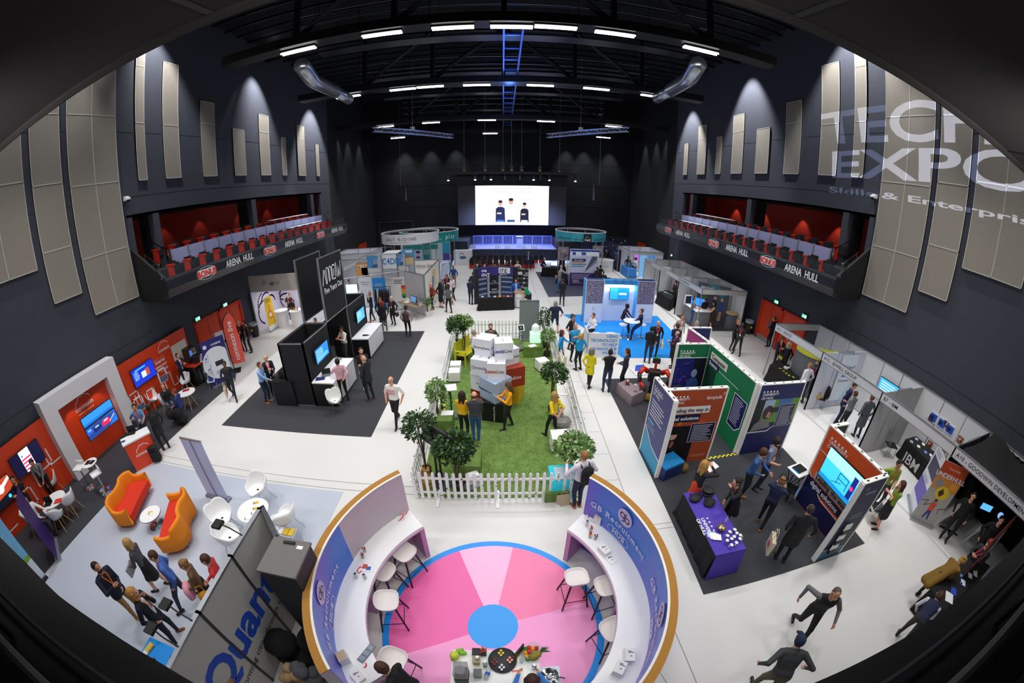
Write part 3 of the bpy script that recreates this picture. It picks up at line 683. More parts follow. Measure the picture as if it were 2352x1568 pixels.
# panels and screens on the booth walls
t=board('hanging_banner','white hanging poster with a blue arrow reading Sewell and bimsense','poster',(13.0,9.55),(14.1,9.55),.35,2.35,.01,mat('#d8dde3',.6)); a=Art(-.006); a.P([(.12,1.83),(.32,1.98),(.32,1.68)],'#1c6fb4'); a.R(.28,1.42,.72,1.5,'#3b7fc0'); a.P([(.55,.36),(1.09,.36),(1.09,1.1)],'#b4cfe4'); a.B(t); text(t,'Sewell',.24,.72,-.009,1.76,mat('#3a4653',.5)); text(t,'[ bimsense ]',.17,.55,-.009,1.2,mat('#30363c',.5))
def tvset(name,label,A,B,z0,z1,col,emit=1.0,draw=None,t=.05,group=None,off=.0,bezel=.02):
 A=Vector(A);B=Vector(B); w=(B.xy-A.xy).length; r=TH(name,label,'screen',(A.x,A.y,0),ang(A,B),group)
 MB().box(-bezel,w+bezel,-t/2,t/2,z0-bezel,z1+bezel,BLACK).B('casing',r,bevel=.004)
 s=Art(-t/2); s.R(0,z0,w,z1,mat(col,.3,emit=emit)); s.B(r,'display')
 if draw: a=Art(-t/2-.002); draw(a,w,z0,z1); a.B(r,'picture')
 return r
E1=lambda c,e=1.0: mat(c,.3,emit=e)
tvset('wall_screen','bright blue flat screen on the back wall of the SEWELL GROUP booth',(14.6,8.5),(14.6,6.95),1.15,1.9,'#3f9ae8',1.3,lambda a,w,z0,z1:a.lines(.1,z1-.1,w*.5,5,.1,.04,E1('#bfe0ff')))
for y,z,l in ((8.35,.9,0),):pass
for i,(px,py,c) in enumerate(((2139,960,'#8a5540'),(2172,975,'#c9b8c4'),(2205,1010,'#8a5540'),(2135,1020,'#8a4a3c'),(2170,1030,'#8a5540'))):
 p=atX(px,py,14.62); q=board('pinned_photo','small %s photo pinned on the IBM booth wall, %s'%(['reddish','pale portrait','brown'][min(i,2)] if i<3 else 'dark red',['upper left of the blue posters','above the blue posters','right of the blue posters','low by the table','lowest, beside the fascia'][i]),'photo',(14.63,p.y+.12),(14.63,p.y-.12),p.z-.12,p.z+.12,.01,mat(c,.6)); a=Art(-.005); a.O(.1,p.z+.02,.05,'#d9a98f'); a.O(.16,p.z-.03,.04,'#3a1d16'); a.B(q)
p=atX(2166,972,14.62)
for i in range(3):
 y=p.y+.45-i*.4; q=board('pinned_poster','blue and white poster on the IBM booth wall, %s of three in a row'%['left','middle','right'][i],'poster',(14.63,y+.17),(14.63,y-.17),p.z-.2,p.z+.2,.01,mat('#e8ebf2',.6)); a=Art(-.005); a.R(.02,p.z-.17,.32,p.z+.1,'#1f4fc0'); a.R(.05,p.z-.1,.2,p.z+.02,'#0d1c3c'); a.B(q)
# ---------------- tables ----------------
def ctable(name,label,cs,h,top,side,cat='table',flare=.06,topc=None,group=None):
 "cloth covered table from its four top corners"
 cs=[Vector((c[0],c[1])) for c in cs]; c0=sum(cs,Vector((0,0)))/4; rz=math.atan2((cs[1]-cs[0]).y,(cs[1]-cs[0]).x)
 t=TH(name,label,cat,(c0.x,c0.y,0),rz,group); R=Matrix.Rotation(-rz,2); q=[R@(c-c0) for c in cs]
 b=MB(); b.prism([p[:] for p in q],h-.02,h,top); b.B('tabletop_cloth',t)
 s=MB(); n=14; vs=[];fs=[]
 for i in range(4):
  a,d=q[i],q[(i+1)%4]; L=(d-a).length; k=max(4,int(L/.12)); nrm=Vector(((d-a).y,-(d-a).x)).normalized()
  if nrm.dot((a+d)/2)<0: nrm=-nrm
  for j in range(k+1):
   u=a+(d-a)*j/k; w=(flare+.018*math.sin(j*2.1)); o=len(vs)
   vs+= [(u.x,u.y,h-.012),((u+nrm*w*.45).x,(u+nrm*w*.45).y,h*.5),((u+nrm*w+(u.normalized()*.05 if j in (0,k) else Vector((0,0)))).x,(u+nrm*w+(u.normalized()*.05 if j in (0,k) else Vector((0,0)))).y,.02)]
   if j: fs+=[(o-3,o,o+1,o-2),(o-2,o+1,o+2,o-1)]
 s.add(vs,fs,side); s.B('table_skirt',t)
 l=MB();
 for p in q: l.bar((p.x*.88,p.y*.88,0),(p.x*.88,p.y*.88,h-.03),.015,ALU)
 l.B('legs_frame',t)
 return t
PUR=mat('#4b35a8',.75); BLKC=mat('#101012',.9,noise=.25,scale=10)
qs=[at(1570,1132,.75),at(1636,1124,.75),at(1714,1260,.75),at(1644,1276,.75)]
ut=ctable('display_table','long table with a purple cloth printed UNIVERSITY OF HULL and black sides',qs,.75,PUR,BLKC)
o=bpy.data.objects.new('table_print',None);C.objects.link(o);o.parent=ut;c=(qs[0]+qs[3])/2; M=ut.rotation_euler.z
w_=MB(); rz=math.atan2((qs[0]-qs[3]).y,(qs[0]-qs[3]).x)
# lettering lies on the cloth, read from the far end
lo=at(1609,1190,.752)-Vector((*ut.location[:2],0)); lo=Matrix.Rotation(-M,3,'Z')@lo
e=ang(qs[0],qs[3])-M
o.location=(lo.x,lo.y,.755); o.rotation_euler=(0,0,e)
text(o,'UNIVERSITY\nOF HULL',.12,0,0,0,WHITE,rot=(0,0,0),bold=.02,align='LEFT');
for i in range(5): MB().lathe([(.025,0),(.025,.002)],WHITE,6,(.03+i*.12,.16,0)).B('crest_mark',o)
# purple end cloth panel of the table
q=MB(); a,b_=qs[3],qs[2]; q.add([(a.x,a.y-.01,.745),(b_.x,b_.y-.01,.745),(b_.x+.02,b_.y-.1,.03),(a.x-.05,a.y-.12,.05)],[(0,1,2,3)],PUR); q=q.B('end_cloth',None); q.parent=ut; q.matrix_parent_inverse=(Matrix.Translation(ut.location)@Matrix.Rotation(M,4,'Z')).inverted()
# ---------------- university panels ----------------
UT=.11; EDG=mat('#e9e7e2',.6); H_=2.45
def upanel(name,label,A,B,col,z0=0,h=H_,ends=True,t=UT):
 r=board(name,label,'display panel',A,B,.0,h,t,mat(col,.6),pname='panel_core'); w=r['w']
 e=MB().box(-.01,w+.01,-t/2-.004,t/2+.004,h,h+.03,EDG)
 if ends:
  for x in (0,w): e.box(x-.03,x+.02,-t/2-.006,t/2+.006,0,h,EDG)
 k=int(w/.3)
 for i in range(k): e.box(.12+i*w/k,.2+i*w/k,-.02,.02,h+.03,h+.034,BLACK)
 e.B('white_edge',r); return r
def crest(r,u,v,s=.1,y=-UT/2,c='#f4f4f4'):
 a=Art(y)
 for i in range(5): a.O(u+i*s*1.05+s*.3,v+s*1.1,s*.28,c,6)
 a.B(r,'crest'); m=mat(c,.5); text(r,'UNIVERSITY\nOF HULL',s,u,y-.006,v,m,align='LEFT',bold=.01)
r=upanel('display_stand','blue violet university panel with small white text, left of the brown one',(4.1,8.3),(4.14,7.05),'#4f4f86'); a=Art(-UT/2)
a.P([(.03,.03),(1.2,.03),(1.2,.55),(.6,.62),(.05,.95)],'#2193bd'); a.L([(.05,.97),(.6,.63),(1.2,.56)],.035,'#e8e8f0'); crest(r,.1,2.15,.11)
for i,(n_,w_) in enumerate(((5,.85),)): a.lines(.12,1.9,w_,6,.09,.035,'#e0e0f0',.35)
a.lines(.12,1.28,.4,1,.1,.06,'#53c3e8'); a.lines(.12,1.15,.6,3,.06,.02,'#9fb0dc'); a.B(r)
r=upanel('display_stand','brown orange university panel reading Leading the way in digital solutions, with lampada logo',(4.2,7.63),(5.98,7.63),'#a04420'); a=Art(-UT/2)
a.R(.03,.03,1.08,1.32,'#120c10'); a.R(1.08,1.32,1.3,1.5,'#c4441a'); a.O(.4,1.03,.13,'#d0a286',ry=.16); a.R(.27,1.05,.55,1.2,'#0b0b0d'); a.P([(.1,.03),(.12,.55),(.3,.8),(.55,.78),(.8,.5),(.85,.03)],'#0d0a0c'); a.P([(.36,.62),(.44,.6),(.5,.78),(.4,.84)],'#b0512d'); a.P([(.45,1.35),(.55,1.6),(.62,1.6),(.55,1.35)],'#c07a30')
a.R(.12,1.72,1.35,1.95,'#ded9d4'); a.R(.05,1.46,1.1,1.69,'#14163a'); a.R(.9,.75,1.68,1.38,'#141532')
a.L([(.9,.75),(1.68,.75),(1.68,1.38),(.9,1.38),(.9,.75)],.015,'#c7c7d2'); a.lines(.97,1.32,.66,10,.055,.022,'#b9b9cc'); a.lines(1.15,.28,.5,2,.05,.02,'#d28a6a'); a.B(r)
crest(r,.1,2.15,.1); text(r,'Leading the way in',.155,.72,-UT/2-.022,1.79,mat('#141414',.6),bold=.012); text(r,'digital solutions',.155,.57,-UT/2-.022,1.53,WHITE,bold=.012); text(r,'lampada',.15,1.4,-UT/2-.006,2.15,WHITE)
q=Art(-UT/2)
for i in range(6): q.O(1.7+.035*math.cos(i),2.3+.035*math.sin(i),.012,'#f0f0f0',6)
q.B(r,'logo_dots')
r=upanel('display_stand','green university panel with a blue lit photo, at the back of the green bay',(5.79,10.57),(7.06,10.57),'#0c6b46'); a=Art(-UT/2); a.R(.02,.03,1.27,1.95,'#0d1024'); a.R(.02,.6,.75,1.95,'#141a63')
for i in range(26): x=random.uniform(.05,.75);z=random.uniform(.7,1.9); a.L([(x,z),(x+random.uniform(-.15,.2),z+random.uniform(-.15,.15))],.02,random.choice(['#2c3cc8','#7b86e8','#3a2a98','#a43ba0']))
a.P([(.55,.3),(.6,1.05),(.72,1.2),(.95,1.2),(1.08,1.0),(1.02,.3)],'#2c4b86'); a.O(.82,1.38,.12,'#7f8fb4',ry=.16); a.lines(.02,1.99,1.25,1,.1,.03,'#e8efe8',0); a.B(r); crest(r,.12,2.1,.11)
r=upanel('display_stand','long green university panel reading Computer Science beside the blue one',(7.1,10.54),(7.1,7.72),'#0b7a4a'); a=Art(-UT/2)
a.R(.05,.03,.75,1.75,'#0b3a26'); a.P([(.75,.03),(.75,1.8),(1.75,1.8),(2.05,1.4),(1.5,.3),(1.3,.03)],'#108a50'); a.R(.2,2.02,1.28,2.28,'#e9e4dc'); a.R(.12,1.78,.85,2.0,'#161d55'); a.L([(.85,1.86),(2.1,1.86)],.02,'#f0f0f0')
a.P([(2.0,.62),(2.5,.62),(2.72,.85),(2.72,1.72),(1.98,1.72)],'#f0f0f0'); a.P([(2.025,.65),(2.48,.65),(2.695,.87),(2.695,1.695),(2.01,1.695)],'#111a5c'); a.lines(2.08,1.62,.5,13,.066,.02,'#d8d8ec')
a.O(1.35,1.3,.13,'#2c2f8e',ry=.15); a.O(1.5,1.25,.12,'#2a1b18'); a.B(r); text(r,'Computer',.22,.74,-UT/2-.022,2.08,mat('#161616',.6),bold=.012,xs=.95); text(r,'Science',.2,.48,-UT/2-.022,1.83,WHITE,bold=.012,xs=.9)
r=upanel('display_stand','dark blue university panel with a photo of a person in a headset',(7.16,7.66),(8.95,7.66),'#1b2058'); a=Art(-UT/2)
a.P([(.03,.85),(.95,1.0),(1.05,1.95),(.03,1.95)],'#141a1c'); a.R(.35,1.15,1.76,1.95,'#5f8f2c'); a.R(.35,1.45,.75,1.95,'#9db6cf'); a.P([(.9,1.95),(1.0,1.2),(1.3,1.15),(1.45,1.95)],'#3b6da8'); a.O(.58,1.52,.2,'#38221a',ry=.24); a.R(.66,1.5,.98,1.68,'#17171b'); a.P([(.1,.86),(.2,1.15),(.5,1.3),(.75,1.2),(.85,.98)],'#77777c'); a.P([(.55,1.35),(.7,1.33),(.72,1.5),(.6,1.55)],'#c08a70'); a.P([(0.03,.82),(.8,.82),(1.0,.98),(1.75,1.02),(1.76,1.04),(1.0,1.01),(.78,.86),(0.03,.86)],'#d9dae6'); a.R(1.02,.98,1.66,1.76,'#20243e'); a.L([(1.02,.98),(1.66,.98),(1.66,1.76),(1.02,1.76),(1.02,.98)],.015,'#b9bdd0'); a.lines(1.08,1.68,.52,13,.052,.02,'#b8bcd0'); a.B(r); crest(r,.14,2.1,.12)
r=upanel('display_stand','pink topped university panel reading Mechatronics behind the green bay',(6.98,12.05),(7.08,10.68),'#2a2f6e'); a=Art(-UT/2); a.R(.02,2.0,1.37,2.42,'#b0357e'); a.R(.1,1.72,1.2,2.0,'#ece6e2'); a.R(.02,1.42,.9,1.7,'#1d2260'); a.B(r); text(r,'Mechatronics',.2,.66,-UT/2-.022,1.79,TXT,bold=.01,xs=.85); text(r,'and Robotics',.18,.44,-UT/2-.022,1.5,WHITE,bold=.01,xs=.75)
r=upanel('display_stand','small navy university panel closing the Mechatronics bay, seen above the green one',(7.02,12.12),(7.98,12.12),'#1c2560')
r=upanel('display_stand','orange university panel with a large blue screen, reading Leading the way digital solutions',(7.98,5.46),(7.98,3.5),'#dd561e'); a=Art(-UT/2)
a.P([(.03,.03),(1.9,.03),(1.9,.4),(1.5,.62),(.75,.62),(.03,1.0)],'#1a1d4e'); a.L([(.03,1.02),(.75,.65),(1.5,.65),(1.9,.42)],.03,'#e4e4ea'); a.R(.22,.98,1.62,1.2,'#a8a49c'); a.R(.1,.73,1.5,.95,'#14173e'); a.R(.03,1.75,.4,1.77,'#e4e4ea'); a.B(r); crest(r,.18,2.08,.13)
text(r,'Leading the way',.2,.92,-UT/2-.022,1.03,mat('#141414',.6),bold=.012,xs=.95); text(r,'digital solutions',.2,.8,-UT/2-.022,.78,WHITE,bold=.012,xs=.92)
def drone(a,w,z0,z1):
 a.R(0,z1-.3,w,z1,E1('#9fdcf5',1.2)); a.R(0,z0,w,z0+.12,E1('#1d8fd0',1)); a.R(w*.68,z0+.12,w*.78,z1-.12,E1('#1b2f8c',.8)); a.O(w*.72,z0+.4,.06,E1('#e23a86',1)); a.L([(w*.4,z0+.2),(w*.4,z0+.5),(w*.62,z0+.5),(w*.62,z0+.2)],.02,E1('#14426e',.6)); a.L([(w*.4,z0+.35),(w*.62,z0+.35)],.02,E1('#14426e',.6)); a.L([(w*.3,z0+.15),(w*.5,z0+.28)],.015,E1('#14426e',.6)); a.L([(w*.8,z1-.2),(w*.95,z0+.15)],.015,E1('#14426e',.6))
tvset('wall_screen','large bright blue screen showing a drilling rig on the orange university panel',(7.9,5.12),(7.9,3.62),1.22,2.06,'#39b2ea',1.5,drone)
r=upanel('display_stand','dark grey blue end panel with leaflet holders, in front of the orange university panel',(7.12,3.47),(8.02,3.47),'#33364f'); a=Art(-UT/2); a.P([(.03,.03),(.87,.03),(.87,.3),(.03,.38)],'#12618a'); a.lines(.3,2.15,.4,1,.1,.06,'#6f86a8'); a.lines(.25,1.5,.5,2,.08,.03,'#7c829c'); a.L([(.03,.39),(.87,.31)],.015,'#dfe4ee'); a.O(.25,2.28,.06,'#5d6383'); a.B(r)
for i in range(3):
 t=TH('leaflet_holder','black leaflet holder with white leaflets on the dark end panel, %s of three'%['top','middle','bottom'][i],'leaflet holder',(7.42,3.36,1.0-i*.33)); MB().box(-.13,.13,-.05,.02,0,.1,BLACK).B('tray',t); MB().box(-.11,.11,-.03,0,.03,.28,WHITE).B('leaflets',t)
r=upanel('display_stand','short olive panel at the far end of the orange university panel',(8.04,5.42),(8.6,5.42),'#2c3a22',h=2.45)
# hazard tape on the carpet
t=MB(); A=at(1622,1055);B=at(1690,1044); d=(B-A)/14
for i in range(14):
 for s in (0,.05): strip(t,A+d*i+Vector((0,s,0)),A+d*(i+1)+Vector((0,s,0)),.05,mat('#e5d926' if (i+(s>0))%2 else '#111111',.6),.016)
tag(t.B('hazard_tape'),'black and yellow hazard tape on the carpet between brown and navy panels','tape')
# headset table and small things
c=at(1838,1078,.95); t=TH('folding_table','small white folding table holding a black laptop by the orange panel','table',(c.x,c.y,0),.15); MB().box(-.3,.3,-.24,.24,.92,.95,WHITE).B('tabletop',t,bevel=.01)
b=MB()
for sx in (-.25,.25): b.bar((sx,-.2,0),(sx,.2,.92),.013,BLACK); b.bar((sx,.2,0),(sx,-.2,.92),.013,BLACK)
b.B('crossed_legs',t)
t=TH('laptop','closed black laptop with a blue edge on the small folding table','laptop',(c.x-.02,c.y+.02,.952),.2); MB().box(-.19,.19,-.14,.14,0,.03,BLACK).B('body',t); MB().box(-.2,-.19,-.14,.14,0,.02,mat('#1e9ad8',.4,emit=.5)).B('blue_edge',t)
c=at(1822,1118,.5); t=TH('games_computer','open black laptop glowing blue under the small folding table','laptop',(c.x,c.y,.42),.6); MB().box(-.2,.2,-.15,.15,0,.03,BLACK).B('base',t); MB().box(-.2,.2,.14,.17,.02,.28,BLACK).B('lid',t); MB().box(-.19,.19,-.155,-.15,0,.02,mat('#1ea0f0',.4,emit=2)).B('light_bar',t); MB().bar((0,0,-.42),(0,0,0),.02,BLACK).B('stand',t)
# things on the purple table
for (px,py,l,open_) in ((1596,1146,'closed black headset case nearest the left end of the purple table',0),(1629,1156,'open oval black headset case half on the purple table',1),(1627,1134,'round black headset case with a folded lid at the back of the purple table',2)):
 p=at(px,py,.76); t=TH('headset_case',l,'case',p,.4); b=MB(); b.lathe([(.02,.0),(.15,.0),(.165,.03),(.16,.07),(.1,.1)] if not open_ else [(.02,0),(.15,0),(.165,.03),(.165,.06),(.14,.06),(.13,.02),(.01,.02)],mat('#1b1a1d',.7),24,sx=1.0,sy=.75); b.B('shell',t,smooth=True); MB().box(-.02,.02,.12,.16,.02,.05,BLACK).B('handle',t)
 if open_==2: MB().lathe([(.14,.0),(.15,.03),(.01,.05)],mat('#222226',.6),20,(.03,.06,.07)).B('lid',t)
p=at(1655,1216,.76); t=TH('bowl','small patterned bowl of sweets on the purple table','bowl',p); MB().lathe([(.04,0),(.09,.05),(.105,.09),(.095,.085),(.05,.02),(.001,.02)],mat('#6b4a35',.4,noise=.5,scale=60),20).B('bowl_body',t,smooth=True); b=MB()
for i in range(14): b.ball((random.uniform(-.05,.05),random.uniform(-.05,.05),.06),.018,random.choice([mat('#e8d8a8'),mat('#d8e0b0'),mat('#f0f0e8')]),8)
b=b.B('sweets',t); b['kind']='stuff'
p=at(1666,1198,.76); t=TH('bottle','clear plastic water bottle on the purple table','bottle',p); MB().lathe([(.03,0),(.032,.02),(.03,.13),(.012,.17),(.012,.19)],mat('#c9d2ea',.1,alpha=.5),14).B('bottle_body',t,smooth=True); MB().lathe([(.014,.19),(.014,.21)],DARK,10).B('cap',t)
p=at(1640,1232,.76); t=TH('notepads','stack of white and pale blue notepads on the purple table','paper',p,-.3)
for i,(x,y,c) in enumerate(((-.05,.05,'#b8cfe0'),(0,0,'#f0f0f0'),(.05,-.03,'#f4f4f4'))): MB().box(x-.1,x+.1,y-.08,y+.08,i*.01,i*.01+.01,mat(c,.6)).B('notepad',t)
cupm=mat('#e9e9f0',.3); pr=None
for i,(px,py) in enumerate([(1684,1222),(1673,1227),(1689,1230),(1668,1236),(1683,1238),(1667,1247),(1677,1243),(1696,1243),(1688,1252),(1677,1257),(1697,1235)]):
 p=at(px,py,.76); l='white paper cup in the cluster at the near end of the purple table'
 if pr is None: pr=TH('paper_cup',l,'cup',p,0,'white cups on the purple table'); MB().lathe([(.028,0),(.04,.1),(.042,.1),(.036,.098),(.026,.01),(.001,.01)],cupm,16).B('cup_body',pr,smooth=True); MB().tube([(.038,0,.085),(.065,0,.08),(.065,0,.04),(.034,0,.03)],.006,cupm,6).B('handle',pr)
 else: copy_tree(pr,loc=p,rz=random.uniform(0,6))
# robot bay on the left of the university carpet
p=at(1452,905,.0); qa=[at(1418,880,.42),at(1437,872,.42),at(1482,897,.42),at(1452,910,.42)]
t=TH('plinth','long low mauve plinth with small robots on the carpet','plinth',(0,0,0)); b=MB(); b.prism([q[:2] for q in qa],0,.42,mat('#8d7c82',.6)); b.B('plinth_body',t,bevel=.01)
def smallbot(px,py,z,l):
 p=at(px,py,z); t=TH('toy_robot',l,'robot',p,random.uniform(0,3)); b=MB(); b.box(-.07,.07,-.05,.05,.04,.12,mat('#8e2c20',.5)); b.box(-.04,.04,-.03,.03,.12,.17,mat('#e6dccb',.5)); b.B('body',t); w=MB()
 for sx in (-.07,.07):
  for sy in (-.05,.05): w.bar((sx*.8,sy*.8,.05),(sx*1.5,sy*1.5,0),.015,BLACK)
 w.B('legs',t)
smallbot(1441,882,.425,'red and white many legged toy robot on the mauve plinth'); smallbot(1475,895,.425,'small dark toy robot at the right end of the mauve plinth')
for x,c in ((1457,'#e06028'),(1461,'#3f9fd0')): p=at(x,899,.425); tag(MB().box(-.025,.025,-.025,.025,0,.05,mat(c,.5)).B('toy_block',loc=p),'small %s cube on the mauve plinth'%('orange' if c=='#e06028' else 'blue'),'cube')
# white desk with a mauve front behind the robot
qa=[at(1513,832,1.0),at(1528,828,1.0),at(1552,832,1.0),at(1545,845,1.0)]
t=TH('desk','narrow white desk with a mauve side behind the red robot','desk',(0,0,0)); c=at(1520,870,0)
b=MB(); b.box(5.05,6.0,9.55,10.1,.0,.95,mat('#8f4766',.6)); b.B('cabinet',t); MB().box(5.0,6.05,9.5,10.15,.95,1.0,WHITE).B('worktop',t); MB().box(5.3,5.7,9.54,9.55,.62,.9,mat('#c9b8ae',.6)).B('drawer_front',t)
t=TH('laptop','open dark laptop on the narrow white desk by the green panel','laptop',(5.75,9.85,1.0),.2); MB().box(-.16,.16,-.11,.11,0,.02,ALU).B('base',t); MB().box(-.16,.16,.1,.12,.01,.23,DARK).B('lid',t)
# red two armed robot
c=at(1492,915,0); t=TH('industrial_robot','red and black two armed industrial robot on a pedestal','robot',(c.x,c.y,0),math.radians(250)); rr=mat('#b3200f',.35); bk=mat('#16171b',.45)
MB().lathe([(.3,0),(.3,.04),(.12,.1),(.1,.75)],bk,20).B('pedestal',t); MB().box(-.16,.16,-.22,.22,.75,1.2,bk).B('torso',t,bevel=.05); MB().box(-.04,.04,-.14,.14,1.45,1.65,bk).B('screen_head',t,bevel=.02); MB().bar((0,0,1.2),(0,0,1.5),.05,rr).B('neck',t)
for s in (-1,1):
 a=MB(); a.tube([(0,s*.25,1.1),(.05,s*.42,1.22),(.3,s*.55,1.12)],[.1,.1,.08],rr,14); a.tube([(.3,s*.55,1.12),(.35,s*.5,.8)],[.085,.07],bk,14); a.B('upper_arm',t,smooth=True); b=MB(); b.tube([(.35,s*.5,.8),(.55,s*.35,.75)],[.07,.06],rr,14); b.tube([(.55,s*.35,.75),(.62,s*.3,.6)],[.05,.03],bk,10); b.B('forearm',t,smooth=True)
MB().tube([(-.02,-.05,1.66),(.02,.05,1.7)],.03,mat('#2aa060',.5)).B('head_light',t)
p=at(1472,853,.72); t=TH('side_table','small white pedestal table with a blue screen beside the red robot','table',(p.x,p.y,0),.1); MB().box(-.35,.35,-.28,.28,.7,.73,WHITE).B('tabletop',t); b=MB(); b.bar((0,0,.02),(0,0,.7),.03,WHITE); b.box(-.05,.05,-.3,.3,0,.03,WHITE); b.B('leg',t)
t=TH('tablet','blue grid patterned tablet standing on the white pedestal table','tablet',(p.x-.05,p.y+.05,.73),.1); MB().box(-.18,.18,0,.02,0,.24,mat('#2c54c8',.4,emit=.5)).B('screen',t); MB().box(-.05,.05,.02,.1,0,.02,DARK).B('foot',t)
# blue cube seat and other seats near the brown panel
t=TH('pouffe','low blue cube seat with a lighter top beside the blue violet panel','seat',at(1530,1085,0),.35); MB().box(-.35,.35,-.25,.25,0,.4,mat('#15275f',.6)).B('base',t,bevel=.01); MB().box(-.35,.35,-.25,.25,.4,.47,mat('#1583c4',.5)).B('top_pad',t,bevel=.01)
# ---------------- recruitment ring in the foreground ----------------
cx,cy=-.236,3.199
def adeg(px,py): q=at(px,py); return math.degrees(math.atan2(q.y-cy,q.x-cx))
def disc(b,r0,r1,a0,a1,z,m,n=64):
 vs=[];fs=[]
 for i in range(n+1):
  t=math.radians(a0+(a1-a0)*i/n)
  for r in (r0,r1): vs.append((r*math.cos(t),r*math.sin(t),z))
 for i in range(n): fs.append((2*i,2*i+2,2*i+3,2*i+1))
 b.add(vs,fs,m)
t=TH('round_floor_graphic','round pink floor sheet with a blue rim and blue centre inside the curved counters','floor graphic',(cx,cy,0)); b=MB()
disc(b,1.92,2.05,0,360,.006,mat('#1593ee',.45),96); b.B('blue_rim',t)
b=MB(); P1,P2,P3,P4=[mat(h,.45) for h in ('#ee66ac','#f9b6dc','#f57fae','#f69ed2')]
A1=adeg(1055,1265); A2=adeg(1178,1257); A3=adeg(1365,1375); A4=adeg(935,1500)%360
for a0,a1,m in ((A2,A1,P2),(A1,A4,P1),(A4,A3+360,P4),(A3,A2,P3)): disc(b,.2,1.92,a0,a1,.006,m,24)
b.B('pink_sectors',t); b=MB(); disc(b,0.001,.465,0,360,.008,mat('#2f9df2',.45),48); b.B('blue_centre',t)
osb=mat('#a9772e',.8,noise=.35,scale=50); blu=bpy.data.materials.new('blue_violet_print'); blu.use_nodes=True; nt=blu.node_tree; bs=nt.nodes['Principled BSDF']; bs.inputs['Roughness'].default_value=.35
tc=nt.nodes.new('ShaderNodeTexCoord'); nz=nt.nodes.new('ShaderNodeTexNoise'); nz.inputs['Scale'].default_value=.55; cr=nt.nodes.new('ShaderNodeValToRGB'); cr.color_ramp.elements[0].position=.38; cr.color_ramp.elements[0].color=lin('#2f76dc'); cr.color_ramp.elements[1].position=.62; cr.color_ramp.elements[1].color=lin('#7a55c8'); nt.links.new(tc.outputs['Object'],nz.inputs['Vector']); nt.links.new(nz.outputs['Fac'],cr.inputs[0]); nt.links.new(cr.outputs[0],bs.inputs['Base Color'])
pale=mat('#cbbdc6',.5); mauve=mat('#c59bbf',.5)
for nm,a0,a1,lab in (('right',-47,45.5,'right'),('left',131,223,'left')):
 t=TH('curved_counter_stand','curved white counter with a tall backing wall on the %s of the pink floor'%lab,'stand',(cx,cy,0)); W=MB()
 W.arc((0,0),2.62,2.76,a0,a1,0,2.1,pale if nm=='left' else blu,48); W.B('backing_wall',t,smooth=False)
 MB().arc((0,0),2.64,2.76,a0,a1,2.1,2.115,osb,48).B('chipboard_edge',t); e=MB().arc((0,0),2.605,2.64,a0,a1,2.1,2.118,EDG,48); e.B('white_lip',t)
 MB().arc((0,0),2.08,2.64,a0,a1,1.0,1.08,WHITE,48).B('worktop',t); MB().arc((0,0),2.075,2.085,a0,a1,.97,1.0,mauve,48).B('worktop_trim',t)
 for a in ((a0+.5,a1-1.2) if nm=='right' else (a0+.7,a1-.5)):
  c,s=math.cos(math.radians(a)),math.sin(math.radians(a)); u=Vector((c,s)); v=Vector((-s,c))*.05
  MB().prism([(u*2.1+v)[:],(u*2.1-v)[:],(u*2.62-v)[:],(u*2.62+v)[:]],0,1.0,mauve).B('end_panel',t)
 for a in (0,) if nm=='right' else (176,):
  c,s=math.cos(math.radians(a)),math.sin(math.radians(a)); u=Vector((c,s)); v=Vector((-s,c))*.04
  MB().prism([(u*2.2+v)[:],(u*2.2-v)[:],(u*2.62-v)[:],(u*2.62+v)[:]],0,1.0,mauve).B('support_panel',t)
 if nm=='left': MB().arc((0,0),2.612,2.62,166,223,1.08,2.1,blu,30).B('blue_print',t)
 # lettering follows the curve, glyph by glyph
 def arctext(s,size,ac,z,m,r=2.60,bold=.01,k=.62):
  adv={'i':.3,'l':.3,'t':.42,' ':.35,'r':.42,'m':.95,'c':.56,'G':.8,'B':.7,'H':.75,'U':.75,'R':.7};
  ws=[adv.get(ch,.6)*size for ch in s]; tot=sum(ws); x=-tot/2
  g=bpy.data.objects.new('wall_lettering',None); C.objects.link(g); g.parent=t
  for ch,w in zip(s,ws):
   a=math.radians(ac)-(x+w/2)/r; x+=w
   if ch!=' ': text(g,ch,size,r*math.cos(a),r*math.sin(a),z,m,rot=(PI/2,0,a-PI/2),bold=bold,name='letter')
 def gb(ac):
  LW_=mat('#ded6ea',.4); arctext('GB Recruitment',.2,ac,1.45,LW_); arctext('HUB',.17,ac-0,1.2,LW_,bold=.02)
  a=math.radians(ac-1); g=bpy.data.objects.new('round_logo',None); C.objects.link(g); g.parent=t; g.location=(2.59*math.cos(a),2.59*math.sin(a),1.82); g.rotation_euler=(0,0,a-PI/2)
  q=Art(0); q.O(0,0,.19,'#cdbfe0',36); q.ring(-.07,.02,.055,.025,'#37307a',-30,330); q.L([(-.015,.07),(-.015,-.1),(-.06,-.12)],.025,'#37307a'); q.ring(.07,-.02,.055,.025,'#37307a'); q.L([(.015,-.07),(.015,.1)],.025,'#37307a'); q.B(g,'monogram')
  g2=bpy.data.objects.new('pill_outline',None); C.objects.link(g2); g2.parent=t; a=math.radians(ac); g2.location=(2.585*math.cos(a),2.585*math.sin(a),1.26); g2.rotation_euler=(0,0,a-PI/2)
  q=Art(0); q.L([(-.2,.1),(.2,.1)],.018,LW_); q.L([(-.2,-.1),(.2,-.1)],.018,LW_); q.ring(.2,0,.1,.018,LW_,-90,90); q.ring(-.2,0,.1,.018,LW_,90,270); q.B(g2,'pill')
 for ac in ((25,-19) if nm=='right' else (193,)): gb(ac)
